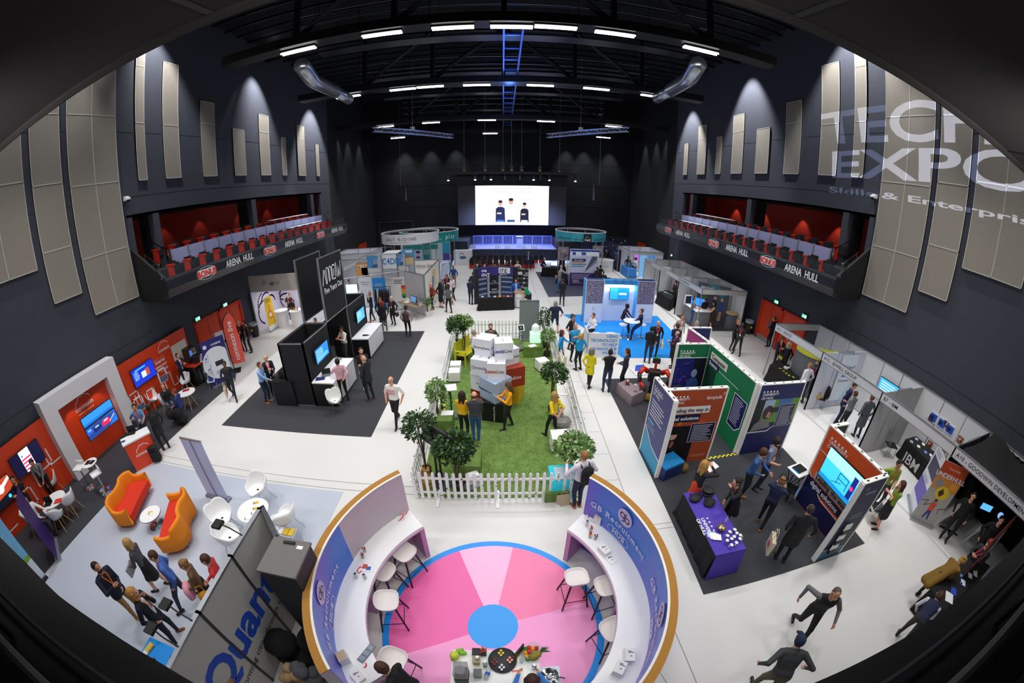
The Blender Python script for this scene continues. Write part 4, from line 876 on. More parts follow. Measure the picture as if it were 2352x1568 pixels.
# bar stools
def stool(loc,rz,label,group=None):
 t=TH('bar_stool',label,'stool',loc,rz,group); sh=mat('#e6dfdc',.5); lg=mat('#20141a',.5); b=MB(); n=24; rings=[]
 for k_,(s,z) in enumerate(((.55,.0),(.85,.0),(1.0,.03),(1.03,.07),(1.0,.075),(.94,.04),(.8,.02),(.01,.012))):
  for j in range(n):
   a=2*PI*j/n; c,s_=math.cos(a),math.sin(a); q=(abs(c)**3.2+abs(s_)**3.2)**(-1/3.2); x,y=.215*s*q*c,.215*s*q*s_
   b.v.append((x,y,.74+z+(.10 if s>=.9 else .03)*max(0,-c)**2*(s>.5)))
 for k_ in range(7):
  for j in range(n): q=(j+1)%n; b.f.append((k_*n+j,k_*n+q,(k_+1)*n+q,(k_+1)*n+j)); b.m.append(0)
 b.f.append(tuple(range(n))[::-1]); b.m.append(0); b.mats=[sh]; b.B('seat_shell',t,smooth=True)
 L=[(sx*.13,sy*.13,.75) for sx,sy in ((1,1),(1,-1),(-1,-1),(-1,1))]; F=[(sx*.25,sy*.25,0) for sx,sy in ((1,1),(1,-1),(-1,-1),(-1,1))]
 for a,f in zip(L,F): MB().tube([f,a],[.017,.02],lg,8).B('leg',t)
 r=MB(); q=[Vector(f)+(Vector(a)-Vector(f))*.33 for a,f in zip(L,F)]
 for i in range(4): r.bar(q[i],q[(i+1)%4],.008,lg)
 r.B('foot_rail',t); return t
st=[(1325,1326,.8,'white seated bar stool standing on the pink floor by the right counter',95),(1393,1345,.78,'bar stool half under the right curved counter, nearest its far end',190),(1408,1445,.78,'bar stool half under the middle of the right curved counter',200),
 (928,1267,.8,'bar stool under the far end of the left curved counter',-30),(880,1310,.8,'bar stool tucked under the left counter behind the front white one',-20),(888,1378,.8,'white bar stool on the blue rim by the left counter',10),(902,1515,.8,'white bar stool in front of the person writing at the left counter',-15)]
for px,py,z,l,a in st:
 p=at(px,py,z);
 p.z=0; stool(p,math.radians(a),l)
# books on counters
bk=mat('#e8e6e4',.6)
def book(loc,rz,l,grp,tilt=0,face=True,h=.018,w=.15,d=.21,up=False,cover='#ecebea'):
 t=TH('book',l,'book',loc,rz,grp)
 if up: MB().box(-.009,.009,-w/2,w/2,0,d,mat(cover,.5)).B('cover',t); MB().box(-.0075,.0075,-w/2+.004,w/2+.002,.004,d+.001,mat('#caa888',.8)).B('pages',t)
 else:
  MB().box(-w/2,w/2,-d/2,d/2,0,h,mat(cover,.5)).B('cover',t); MB().box(-w/2+.004,w/2+.002,-d/2+.004,d/2+.002,.003,h-.003,mat('#c9bba8',.8)).B('pages',t)
  if face:
   a=MB()
   for i,(u,v,ww) in enumerate(((-.03,.05,.05),(-.03,.03,.06),(.02,.03,.04),(0,-.03,.03))): a.box(u,u+ww,v,v+.012,h,h+.0008,TXT)
   a.B('title_print',t)
 return t
def rowup(px,py,z,n,rz,l,grp,n0=(1,0)):
 p=at(px,py,z); d=Vector((math.cos(rz),math.sin(rz),0))*.021
 for i in range(n): book(p+d*(i-n/2),rz,l,grp,up=True)
def stack(px,py,z,n,rz,l,grp,fan=0.0):
 p=at(px,py,z)
 for i in range(n): book(p+Vector((random.uniform(-.004,.004)+fan*i*.4,random.uniform(-.004,.004)-fan*i,i*.0185)),rz+fan*i*3,l if i<n-1 else l.replace('book in','top book of'),grp,face=i==n-1)
rowup(1372,1200,1.08,5,.9,'cream paged book standing in the upright row at the end of the right counter','upright books on the right counter')
stack(1357,1190,1.08,2,.9,'white book in the flat pile beside the upright row on the right counter','flat books at the end of the right counter')
stack(1387,1268,1.08,6,.5,'white covered book in the tall pile in the middle of the right counter','pile of books on the right counter'); stack(1403,1285,1.08,1,.45,'single white book lying in front of the pile on the right counter',None)
stack(1440,1505,1.08,7,-.3,'white book in the fanned pile near the lower end of the right counter','fanned books on the right counter',.006); stack(1420,1540,1.08,9,-.6,'white book in the lowest pile of the right counter','lowest pile on the right counter')
rowup(793,1515,1.08,8,2.2,'brown paged book standing in the upright row at the end of the left counter','upright books on the left counter'); stack(822,1555,1.08,3,.9,'white printed book in the flat pile by the hand of the writing person','books at the end of the left counter')
stack(918,1187,1.08,1,.5,'white book under a pink lanyard at the far end of the left counter',None)
def vial(px,py,l,cols,h=.09,z=1.08):
 p=at(px,py,z); t=TH('glass_jar',l,'jar',p); MB().lathe([(.03,0),(.033,.01),(.036,h),(.03,h)],mat('#d8dce0',.1,alpha=.45),14).B('jar_glass',t,smooth=True); b=MB()
 for i in range(9): a=random.uniform(0,6.3); b.bar((0,0,.01),(.035*math.cos(a),.035*math.sin(a),h+random.uniform(.02,.06)),.008,mat(random.choice(cols),.5))
 b.B('contents',t)
rd=['#a23a2c','#d9683c','#7a1f1c']
vial(1356,1220,'jar of red sticks behind two others on the right counter',rd); vial(1355,1234,'jar with yellow and red sweets on the right counter',['#d9482c','#e8b030','#7a1f1c']); vial(1367,1238,'jar of dark red sticks nearest the pile of books on the right counter',['#5a1f2c','#c0505c'])
vial(838,1266,'upper jar of red sticks on the left counter',rd); vial(834,1280,'lower jar of red sticks on the left counter',rd)
def can(px,py,l,z=1.08,h=.12,c='#c9ccd2',cap=None):
 p=at(px,py,z); t=TH('drinks_can',l,'can',p); MB().lathe([(.026,0),(.032,.008),(.032,h-.01),(.026,h)],mat(c,.3,.6),16).B('can_body',t,smooth=True); MB().lathe([(.02,h),(.02,h+.004)],DARK,12).B('opening',t)
can(819,1325,'left of two small silver cans on the left counter'); can(839,1327,'right of two small silver cans on the left counter')
can(1347,1207,'small clear topped bottle near the books at the end of the right counter',h=.15)
def lanyard(px,py,l,pts,z=1.083,c='#e0304a'):
 p=at(px,py,z); b=MB(); b.tube([(x,y,.005) for x,y in pts],.012,mat(c,.6),4,ry=.4); tag(b.B('lanyard',loc=p),l,'lanyard')
lanyard(926,1186,'pink red lanyard lying on the white book on the left counter',[(.06,.14),(.02,.05),(-.02,.08),(0,-.02),(-.06,-.12)],1.105)
lanyard(827,1308,'looped pink lanyard on the left counter beside two cans',[(.06,.05),(-.02,.06),(-.05,-.03),(0,-.08),(.04,-.02)])
p=at(846,1304,1.083); t=TH('magazine','orange and blue printed leaflet on the left counter','leaflet',p,.1); MB().box(-.11,.11,-.08,.08,0,.005,WHITE).B('pages',t); MB().box(-.11,-.02,-.02,.08,.005,.006,mat('#d8502c',.5)).box(-.04,.05,-.05,.03,.006,.007,mat('#3a5fae',.5)).B('print',t)
p=at(842,1500,1.083); t=TH('calculator','grey slab of three square buttons on the left counter','device',p,-.45); MB().box(-.06,.06,-.17,.17,0,.012,mat('#6c7684',.5)).B('body',t,bevel=.004);
for i in (-1,0,1): MB().box(-.045,.045,i*.11-.04,i*.11+.04,.012,.018,mat('#8a94a2',.4)).B('button',t)
lanyard(839,1528,'small pink lanyard near the hand of the person writing',[(.0,.04),(.02,0),(-.01,-.04)])
# juice bar table at the bottom
TZ=.95
q=[at(1040,1492,TZ),at(1237,1490,TZ)]; y_=(q[0].y+q[1].y)/2; x0,x1=q[0].x,q[1].x
t=TH('juice_bar_counter','white counter with fruit and a blender at the bottom of the ring','counter',(0,0,0)); MB().box(x0,x1,.95,y_,TZ-.04,TZ,mat('#eef0ec',.4)).B('worktop',t,bevel=.005); MB().box(x0+.05,x1-.05,1.0,y_-.05,0,TZ-.04,mat('#c9c9c9',.6)).B('base',t)
q=at(1243,1515,.8)
def prod(name,label,cat,px,py,z=TZ,rz=0): p=at(px,py,z); return TH(name,label,cat,p,rz)
t=prod('serving_tray','round black tray with small tasting cups on the juice counter','tray',1154,1517); MB().lathe([(.001,.0),(.2,.0),(.215,.025),(.205,.025),(.195,.008),(.001,.008)],mat('#2b2c2f',.6),36).B('tray_body',t,smooth=True)
TP=t.location
for g,(ox,oy,c,n_) in enumerate(((-.02,.12,'#d8c048','yellow'),(-.12,-.03,'#7a1820','dark red'),(.11,-.0,'#e89a80','peach'),(-.01,-.12,'#c9ccd4','clear'))):
 for i,(a,b_) in enumerate(((-.03,0),(.03,0),(0,.04),(0,-.035))):
  u=TH('tasting_cup','tiny tasting cup of %s juice in its cluster on the black tray'%n_,'cup',TP+Vector((ox+a,oy+b_,.009)),0,'%s tasting cups'%n_); MB().lathe([(.014,0),(.02,.03),(.018,.028)],mat(c,.2),12).B('cup_body',u)
def fruit(name,label,px,py,r,c,z=TZ,sz=1,grp=None):
 p=at(px,py,z+r); t=TH(name,label,'fruit',p,0,grp); MB().ball((0,0,0),r,mat(c,.4,noise=.1,scale=30),14,sz=sz).B('flesh',t,smooth=True); MB().bar((0,0,r*sz*.9),(.005,0,r*sz+.012),.003,mat('#4a3520')).B('stalk',t)
t=prod('fruit_bowl','clear bowl holding oranges and a pineapple on the juice counter','bowl',1224,1500); MB().lathe([(.06,0),(.12,.05),(.15,.11),(.145,.11),(.11,.05),(.02,.012)],mat('#dfe6ea',.1,alpha=.35),28).B('bowl_glass',t,smooth=True)
for i,(px,py,c,n_,z) in enumerate(((1215,1487,'#c8281e','dark red apple at the back of the bowl',.1),(1224,1489,'#ee9a1c','orange in the middle of the bowl',.12),(1232,1488,'#b82a20','red apple nearest the pineapple leaves',.12),(1207,1490,'#2f7a28','green lime at the left back of the bowl',.1),(1215,1496,'#d0321e','large red apple in the middle of the bowl',.13),(1208,1498,'#f0a020','orange at the left of the bowl',.11),(1210,1506,'#f0a428','lower orange at the left of the bowl',.08),(1212,1513,'#3f8f2a','lime at the bottom of the bowl',.06))):
 fruit('apple' if 'apple' in n_ else ('lime' if 'lime' in n_ else 'orange'),n_,px,py,.037,c,TZ+z-.05)
p=at(1229,1506,TZ+.1); t=TH('pineapple','whole pineapple lying in the bowl, leaves to the right','fruit',p,math.radians(35)); b=MB(); b.tube([(-.09,0,0),(-.05,0,0),(0,0,0),(.06,0,0),(.1,0,0)],[.03,.058,.066,.058,.035],mat('#8a7a28',.7,noise=.7,scale=60),16); b.B('flesh',t,smooth=True); b=MB(); gm=mat('#3d5a34',.6)
for i in range(40): a=random.uniform(0,6.28); s_=random.uniform(.1,.6); b.leaf((.09,0,0),(1,math.cos(a)*s_,math.sin(a)*s_),random.uniform(.08,.2),.022,gm)
b.B('leaf_crown',t)
fruit('melon','large yellow green melon at the left end of the juice counter',1044,1505,.075,'#c9d446')
for i,(px,py) in enumerate(((1060,1492),(1052,1494),(1060,1499),(1067,1499),(1040,1513))): fruit('green_apple','small green apple %s'%['at the back by the melon','beside the melon, left of the back one','in front of the back green apple','right of the other green apples','below the yellow melon'][i],px,py,.036,'#8fc23c')
t=prod('blender','square blender with a clear lid in the middle left of the juice counter','blender',1062,1555); MB().box(-.1,.1,-.11,.11,0,.2,BLACK).B('motor_base',t,bevel=.02); MB().box(-.1,.1,-.1,.12,.2,.42,mat('#8f8a90',.15,alpha=.5)).B('cover',t,bevel=.02); MB().lathe([(.05,.2),(.07,.36)],mat('#b9bcc4',.1,alpha=.6),16).B('jug',t)
t=prod('plastic_tub','clear square tub of yellow juice on the juice counter','container',1095,1520); MB().box(-.055,.055,-.055,.055,0,.13,mat('#c9b848',.2,alpha=.8)).B('tub',t,bevel=.01); MB().box(-.06,.06,-.06,.06,.12,.14,mat('#b0aa8c',.3,alpha=.6)).B('lid',t)
t=prod('plastic_tub','clear square tub with a dark lid in front of the yellow one','container',1098,1550); MB().box(-.055,.055,-.055,.055,0,.13,mat('#8f8f8f',.2,alpha=.6)).B('tub',t,bevel=.01); MB().box(-.06,.06,-.06,.06,.12,.14,mat('#54585f',.3)).B('lid',t)
for px,py,l,c in ((1098,1520,'white capped bottle behind the yellow tub','#dfe3df'),(1115,1530,'white capped bottle with a green label beside the black tray','#dfe8df')):
 t=prod('bottle',l,'bottle',px,py); MB().lathe([(.03,0),(.036,.02),(.036,.15),(.018,.2),(.018,.22)],mat(c,.15,alpha=.7),16).B('bottle_body',t,smooth=True); MB().lathe([(.023,.21),(.023,.24)],WHITE,14).B('cap',t); MB().lathe([(.037,.05),(.037,.11)],mat('#7fae5a',.5),16,cap=False).B('label',t)
t=prod('water_bottle','clear bottle with a blue label lying at the counter front','bottle',1120,1548,.96,1.3); MB().tube([(-.1,0,.035),(.06,0,.035),(.1,0,.035)],[.034,.034,.014],mat('#cfd8e0',.1,alpha=.5),14).B('bottle_body',t,smooth=True); MB().tube([(-.03,0,.035),(.02,0,.035)],.036,mat('#2a50b8',.5),14,cap=False).B('label',t)
t=prod('straw_pot','black box of orange pink straws behind the bottles','container',1110,1500); MB().box(-.05,.05,-.05,.05,0,.08,BLACK).B('box',t); b=MB()
for i in range(26): a=random.uniform(0,6.28); u=random.uniform(.3,1); b.bar((0,0,.04),(.08*u*math.cos(a),.08*u*math.sin(a),.15),.005,mat(random.choice(['#d8705c','#c85a48','#e89080'])))
b.B('straws',t)
t=prod('napkin_box','black square napkin box at the back of the juice counter','box',1094,1500); MB().box(-.06,.06,-.06,.06,0,.09,mat('#16181f',.6)).B('box_body',t,bevel=.005)
t=prod('menu_board','small black menu board leaning at the back of the juice counter','sign',1192,1500,TZ,.9); MB().box(-.11,.11,-.01,.01,0,.2,BLACK).B('slate',t); MB().box(-.11,.11,-.03,.03,0,.02,mat('#a08a3c')).B('foot',t)
t=prod('drinking_glass','empty clear glass between the menu board and the fruit bowl','glass',1198,1520); MB().lathe([(.03,0),(.04,.1),(.037,.1),(.028,.01)],mat('#d0d8de',.05,alpha=.35),16).B('glass_body',t,smooth=True)
t=prod('cocktail_shaker','metal shaker with a white lid in front of the fruit bowl','shaker',1226,1535); MB().lathe([(.03,0),(.036,.14),(.028,.16)],CHROME,16).B('shaker_body',t,smooth=True); MB().lathe([(.026,.16),(.026,.19)],WHITE,14).B('lid',t)
t=prod('recipe_card','small pale printed card on the juice counter front','card',1190,1552,TZ+.002,.1); MB().box(-.08,.08,-.1,.1,0,.004,mat('#efe4dc')).B('card',t); MB().box(-.08,.08,.07,.1,.004,.005,mat('#d87060')).B('stripe',t)
t=prod('smoothie_blender_base','steel bowl with a blade on a blue white board beside the counter','mixing bowl',1262,1555,.9); MB().box(-.16,.16,-.18,.18,-.03,0,mat('#cfd8e4')).B('board',t); MB().lathe([(.08,.0),(.14,.06),(.135,.06),(.08,.01),(.001,.01)],CHROME,28).B('bowl_body',t,smooth=True); MB().lathe([(.05,.01),(.03,.04),(.001,.05)],ALU,16).B('blade_hub',t); MB().tube([(.12,-.02,.05),(.22,-.05,.05)],.012,CHROME).B('handle',t); MB().bar((0,0,-.9),(0,0,-.03),.03,ALU).B('stand_pole',t)
# ---------------- grey blue wall with the big lettering ----------------
QG=mat('#c0bebb',.75,noise=.03,scale=8)
r=TH('partition_wall','tall grey three panel partition lettered Quante in blue beside the left counter','partition',(-4.09,.52,0),PI/2)
for i in range(3): MB().box(i*1.03+.02,(i+1)*1.03-.02,-.03,.03,.03,2.47,QG).B('panel',r)
b=MB()
for i in range(4): b.box(i*1.03-.025,i*1.03+.025,-.04,.04,0,2.5,mat('#4b4d52',.5,.4))
b.box(0,3.1,-.04,.04,2.46,2.5,ALU); b.box(0,3.1,-.04,.04,0,.04,ALU); b.B('post_frame',r)
BL=mat('#1a4cc0',.6); text(r,'Quante',1.0,1.55,-.035,1.1,BL,bold=.03,align='CENTER',xs=.92)
text(r,'Transforming cities through technology',.2,1.62,-.035,.72,mat('#26282c',.6),xs=.9)
q=Art(-.035); q.O(.36,1.32,.09,'#b58322'); q.O(.5,1.18,.08,'#b58322'); q.L([(.36,1.32),(.5,1.18)],.08,'#b58322'); q.O(.26,1.1,.07,'#b58322'); q.L([(.36,1.32),(.26,1.1)],.07,'#b58322'); q.B(r,'logo_dots')
r=TH('partition_wall','short grey partition return joining the lettered wall to the dark cupboard','partition',(-4.06,3.66,0),ang((-4.06,3.66),(-3.5,3.12))); w=math.hypot(.56,.54)
MB().box(0,w,-.03,.03,.03,2.47,QG).B('panel',r); b=MB().box(-.02,.02,-.04,.04,0,2.5,mat('#4b4d52',.5,.4)).box(0,w,-.04,.04,2.46,2.5,mat('#4b4d52',.5,.4)); b.B('frame',r)
r=TH('tall_cupboard','tall dark cupboard with a grey top next to the grey lettered wall','cupboard',(-3.19,2.78,0)); MB().box(-.31,.31,-.31,.31,0,2.46,mat('#232428',.6)).B('carcass',r); MB().box(-.33,.33,-.33,.33,2.46,2.5,mat('#6e6c6a',.6)).B('top_board',r)
t=TH('remote_control','black remote control lying on top of the tall dark cupboard','remote',(-3.2,3.03,2.51),.05); MB().box(-.1,.1,-.025,.025,0,.02,BLACK).B('remote_body',t,bevel=.005)
tag(MB().box(-.05,.05,-.03,.03,0,.005,WHITE).B('paper_note',loc=(-3.0,2.98,2.502)),'white paper card on top of the tall dark cupboard','card')
for i,(y,s) in enumerate(((3.0,0),(1.4,0),(.98,0))):
 t=TH('arm_light','black arm floodlight clamped on the lettered grey wall, %s'%['at its far end','near its middle','at its near end'][i],'lamp',(-4.09,y,2.5)); MB().tube([(0,0,0),(-.2,.0,.12),(-.45,.05,.1)],.012,BLACK).B('arm',t); MB().box(-.6,-.43,-.04,.14,.05,.1,BLACK).B('lamp_head',t)
# coats heaped behind the ring
for px,py,l,c,s in ((690,1490,'black coats heaped on a chair behind the left curved counter','#0a0b10',1.3),(668,1545,'tan tote bag on the heap behind the left counter','#b0936a',.5),(705,1550,'grey woolly bag with a red patch behind the left counter','#5a5a60',.6)):
 p=at(px,py,.35); b=MB()
 for i in range(9): b.ball((random.uniform(-.3,.3)*s,random.uniform(-.2,.2)*s,random.uniform(-.2,.25)*s),.2*s,mat(c,.95,noise=.2),12,sz=.8)
 tag(b.B('bag' if 'bag' in l else 'coat_pile',loc=p,smooth=True),l,'bag' if 'bag' in l else 'coats')
# ---------------- roof steel, hanging rigs ----------------
stl=mat('#121317',.45,.3); stl2=mat('#2a2d36',.4,.5)
for i,y in enumerate([sum(at(a_,b_,ZL).y for a_,b_ in rw_)/len(rw_) for rw_ in ROWS]):
 r=TH('roof_truss',['nearest dark roof truss spanning the hall above the bright strip lights','second dark roof truss spanning the hall','third dark roof truss spanning the hall','farthest dark roof truss, above the stage'][i],'truss',(0,y,0))
 xl,xr=((-11.4,11.0),(-12.2,11.9),(-14.7,14.5),(-14.7,14.5))[i]; MB().box(xl,xr,-.35,.35,13.36,13.75,stl).B('bottom_chord',r); MB().box(-14.8,14.7,-.15,.15,16.6,16.9,stl).B('top_chord',r)
 for x in range(-8,9,4): MB().box(x-.1,x+.1,-.1,.1,13.7,16.7,stl).B('web_post',r)
 for x in range(-8,8,4):
  a,b_=((x,0,13.7),(x+4,0,16.7)) if x<0 else ((x+4,0,13.7),(x,0,16.7)); MB().bar(a,b_,.13,stl,4).B('diagonal',r)
for j,y in enumerate((16,18.2,24,26.4,29,35.)):
 r=TH('catwalk','roof level service catwalk with thin handrails, %s from the near end'%['first','second','third','fourth','fifth','sixth'][j],'catwalk',(0,y,0))
 MB().box(-9,9,-.4,.4,14.6,14.66,stl2).B('deck',r)
 for z in (15.1,15.6): MB().bar((-9,-.4,z),(9,-.4,z),.02,ALU,5).B('handrail',r)
 for x in range(-9,10,3): MB().bar((x,-.4,14.6),(x,-.4,17.5 if x%2 else 15.6),.02,stl2,5).B('rail_post',r)
b=MB()
for i in range(30): b.box(-14.5,14.5,11+i*1.05,11.1+i*1.05,17.0,17.12,stl2)
struct(b.B('ceiling_purlins'))
lt=mat('#3a5fae',.35,.6)  # steel tinted blue: the roof's blue light is put into the colour
r=TH('ladder_walkway','long blue lit ladder shaped walkway along the middle of the roof','walkway',(0,0,0))
for x in (.0,.75): MB().box(x-.04,x+.04,14,39,13.75,13.9,lt).B('side_rail',r)
for i in range(16): MB().box(0,.75,14.3+i*1.6,14.38+i*1.6,13.78,13.86,lt).B('rung',r)
for s,a,nm in ((0,(693,135),'left'),(1,(1605,130),'right')):
 pts=[(-8.3,15.0,13.0),(-8.8,17.0,12.9),(-8.7,19.4,12.9),(-8.6,21,12.8)] if not s else [(7.9,14.8,13.0),(8.4,16.6,12.9),(8.5,18.9,12.9),(8.4,20.6,12.8)]
 r=TH('air_duct','silver round air duct under the roof on the %s side'%nm,'duct',pts[0]); o=Vector(pts[0]); MB().tube([Vector(p)-o for p in pts[:3]],.36,mat('#b9bec6',.3,.9),18).B('duct_body',r,smooth=True); MB().tube([Vector(p)-o for p in pts[2:]],.3,mat('#b9bec6',.3,.9),18).B('outlet',r,smooth=True)
 for q_ in pts[1:3]: MB().bar(Vector(q_)-o,Vector((q_[0],q_[1],17.5))-o,.012,BLACK,5).B('hanger_rod',r)
sil=mat('#b6bcd0',.3,.8)
def trusspiece(A,B,l,z,parent=None,s=.28):
 A=Vector(A);B=Vector(B); w=(B-A).length; r=TH('hanging_truss',l,'truss',A,ang(A,B)); r.rotation_euler.y=-math.asin((B.z-A.z)/w)
 for y in (-s/2,s/2):
  for zz in (-s/2,s/2): MB().bar((0,y,zz),(w,y,zz),.028,sil,6).B('chord',r)
 n=int(w/.45); b=MB()
 for i in range(n):
  x=i*w/n; x2=(i+1)*w/n
  for y in (-s/2,s/2): b.bar((x,y,-s/2 if i%2 else s/2),(x2,y,s/2 if i%2 else -s/2),.014,sil,4)
  b.bar((x,-s/2,-s/2 if i%2 else s/2),(x2,s/2,-s/2 if i%2 else s/2),.012,sil,4)
 b.B('lacing',r)
 MB().bar((w*.45,0,s/2),(w*.45,0,5.9),.012,ALU,5).B('hoist_chain',r); MB().box(w*.45-.12,w*.45+.12,-.12,.12,s/2,s/2+.25,mat('#d8d8b0',.5)).B('hoist',r)
trusspiece(at(858,297,11.6),at(1040,313,11.6),'silver lighting truss hanging under the roof, left one',0); trusspiece(at(1258,312,11.6),at(1443,297,11.6),'silver lighting truss hanging under the roof, right one',0)
# ---------------- stage ----------------
SY=38.7; sd=mat('#5a5c78',.5)
t=TH('stage','raised stage with a pale deck and black skirt in front of the big screen','stage',(0,0,0)); MB().box(-3.6,5.6,SY,42.2,1.1,1.2,sd).B('deck',t); b=MB()
for i in range(92):
 x=-3.6+i*.1; b.add([(x,SY-.02-.04*(i%2),1.12),(x+.1,SY-.02-.04*((i+1)%2),1.12),(x+.1,SY-.04-.05*((i+1)%2),0),(x,SY-.04-.05*(i%2),0)],[(0,1,2,3)],blk)
b.box(-3.6,5.6,SY,SY+.1,0,1.1,blk); b.B('skirt',t); MB().box(-3.6,5.6,SY-.03,SY,1.19,1.23,mat('#c9cede',.4)).B('deck_edge',t)
tag(MB().box(-7.3,-3.7,SY+.2,42.5,0,2.0,blk).B('black_masking_drape'),'black masking drape beside the left end of the stage','curtain')
tag(MB().box(5.7,7.6,SY+.2,42.5,0,2.0,blk).B('black_masking_drape'),'black masking drape beside the right end of the stage','curtain')
bm=mat('#6a78c8',.5,.2); pr=None  # barrier metal with the blue stage lighting painted into its colour
for i in range(8):
 x=-3.3+i*1.1; l='blue lit metal crowd barrier standing along the back of the stage'
 if pr is None:
  pr=TH('crowd_barrier',l,'barrier',(x,41.6,1.2),0,'crowd barriers at the back of the stage'); b=MB()
  for z in (.1,1.05): b.bar((0,0,z),(1.05,0,z),.025,bm)
  for u in (0,1.05): b.bar((u,0,0),(u,0,1.05),.025,bm)
  b.B('frame',pr); b=MB()
  for j in range(1,10): b.bar((j*.105,0,.1),(j*.105,0,1.05),.01,bm,4)
  b=b.B('bars',pr); b['kind']='stuff'
 else: copy_tree(pr,loc=(x,41.6,1.2))
t=TH('lectern','pale lectern standing on the stage below the screen','lectern',(1.75,39.8,1.2)); MB().box(-.3,.3,-.2,.2,0,1.15,mat('#8f93b8',.5)).B('lectern_body',t,bevel=.02); MB().box(-.33,.33,-.24,.24,1.15,1.2,mat('#9a9ec4',.5)).B('lectern_top',t)
for i,x in enumerate((-3.2,-.55,.45,2.1,3.3)): t=TH('stage_monitor','black wedge monitor on the stage front edge, %s from the left'%['first','second','third','fourth','fifth'][i],'speaker',(x,SY+.35,1.2)); MB().add([(-.3,-.25,0),(.3,-.25,0),(.3,.2,0),(-.3,.2,0),(-.3,.05,.38),(.3,.05,.38),(.3,.2,.38),(-.3,.2,.38)],[(0,3,2,1),(0,1,5,4),(4,5,6,7),(1,2,6,5),(2,3,7,6),(3,0,4,7)],BLACK).B('cabinet',t)
# projection screen
A=atY(1051,424,42.0);B=atY(1302,427,42.0);zb=atY(1053,517,42.0).z; zt=A.z
t=TH('projection_screen','large grey projection screen with a bright slide of three standing people','screen',(A.x,42.0,0)); w=B.x-A.x
MB().box(0,w,-.03,.03,zb,zt,mat('#3d3d40',.7)).B('screen_cloth',t); MB().box(-.1,w+.1,-.06,.06,zt,zt+.15,BLACK).B('screen_frame',t); MB().bar((.6,0,zt),(.6,0,17.5),.012,BLACK,5).B('hanging_cable',t); MB().bar((w-.6,0,zt),(w-.6,0,17.5),.012,BLACK,5).B('hanging_cable',t)
l=atY(1091.5,424,42).x-A.x; r_2=atY(1261,424,42).x-A.x; a=Art(-.03); a.R(l,zb,r_2,zt-.02,mat('#f6f8ff',.5,emit=1.3)); W=r_2-l
def fig(cx_,z,s,top,skin,hair,leg):
 a.P([(cx_-.45*s,z+.0),(cx_-.42*s,z+1.25*s),(cx_-.2*s,z+1.42*s),(cx_+.2*s,z+1.42*s),(cx_+.42*s,z+1.25*s),(cx_+.45*s,z)],E1(top,.5)); a.R(cx_-.32*s,z,cx_+.32*s,z+.2*s,E1(leg,.5)); a.O(cx_,z+1.72*s,.2*s,E1(skin,.9),ry=.26*s); a.O(cx_,z+1.9*s,.2*s,E1(hair,.4),ry=.13*s); a.R(cx_-.3*s,z+.75*s,cx_+.1*s,z+.88*s,E1(skin,.9))
fig(l+W*.34,zb+.3,1.2,'#141a30','#cfa080','#2a2020','#3a5a9a'); fig(l+W*.485,zb+.3,1.32,'#cfe2ee','#cfa080','#20181c','#22304a'); fig(l+W*.67,zb+.3,1.08,'#10101a','#cfa080','#18141a','#e8ecf4')
a.B(t,'projected_slide'); k_=E1('#50546a',.2)
text(t,'Recognise these guys ? They couldn\'t afford',.27,l+W*.5,-.06,zt-.55,k_); text(t,'to pay their rent so they had an idea',.27,l+W*.5,-.06,zt-.92,k_)
# black lighting bar above the screen with spotlights
Y_=37.0; z_=9.0
t=TH('lighting_bar','black lighting bar draped above the big screen','truss',(0,Y_,0)); MB().box(-5.3,7.1,-.2,.2,z_-.2,z_+.05,BLACK).B('bar',t); MB().box(-4.6,6.2,-.02,.02,z_-1.3,z_-.2,blk).B('border_drape',t)
for i,px in enumerate((1066,1114,1155,1175,1198,1240,1285)):
 q=atY(px,372,Y_); r=TH('chain_hoist','chain hoist with a thin rod holding the black lighting bar, %s from the left'%['first','second','third','fourth','fifth','sixth','seventh'][i],'hoist',(q.x,Y_,z_+.05)); MB().box(-.16,.16,-.1,.1,.1,.6,mat('#2c2c30',.5)).B('hoist_body',r); MB().bar((0,0,.5),(0,0,8.35),.018,mat('#8a8a88',.5),5).B('rod',r); MB().box(-.06,.1,-.11,-.1,.05,.2,mat('#b8862c',.6)).B('hook',r)
for i,px in enumerate((1031,1092,1113,1128,1160,1194,1225,1241,1261,1320)):
 q=atY(px,405 if i in (0,9) else 400,Y_); r=TH('spotlight','stage spotlight hanging from the black bar, %s from the left'%['first','second','third','fourth','fifth','sixth','seventh','eighth','ninth','tenth'][i],'lamp',(q.x,Y_-.3,z_-.45)); MB().tube([(0,.1,.2),(0,0,0),(0,-.1,-.28)],[.08,.13,.14],stl2,12).B('lamp_body',r); on=i in (0,1,3,6,8,9); MB().tube([(0,-.1,-.285),(0,-.105,-.295)],.11,mat('#cfe0ff' if on else '#20232c',.3,emit=6 if on else 0),12).B('lens',r); MB().tube([(-.15,0,0),(-.15,.15,.3),(.15,.15,.3),(.15,0,0)],.015,BLACK,5).B('yoke',r)
for px,nm in ((921,'left'),(1376,'right')):
 q=atY(px,432,36); r=TH('line_array_speaker','black line array loudspeaker hanging on a cable, %s of the screen'%nm,'speaker',(q.x,36,6.5)); sg=1 if nm=='left' else -1
 for i in range(6): MB().box(-.55,.55,-.25+i*-.02,.25,.25*i,.25*i+.23,BLACK).B('cabinet',r)
 MB().box(sg*.5,sg*.56,-.3,-.2,0,1.5,mat('#8a9ac8',.3,.5)).B('edge_grille',r) if sg>0 else MB().box(-.56,-.5,-.3,-.2,0,1.5,mat('#8a9ac8',.3,.5)).B('edge_grille',r); MB().bar((0,0,1.5),(0,0,11),.012,ALU,5).B('cable',r)
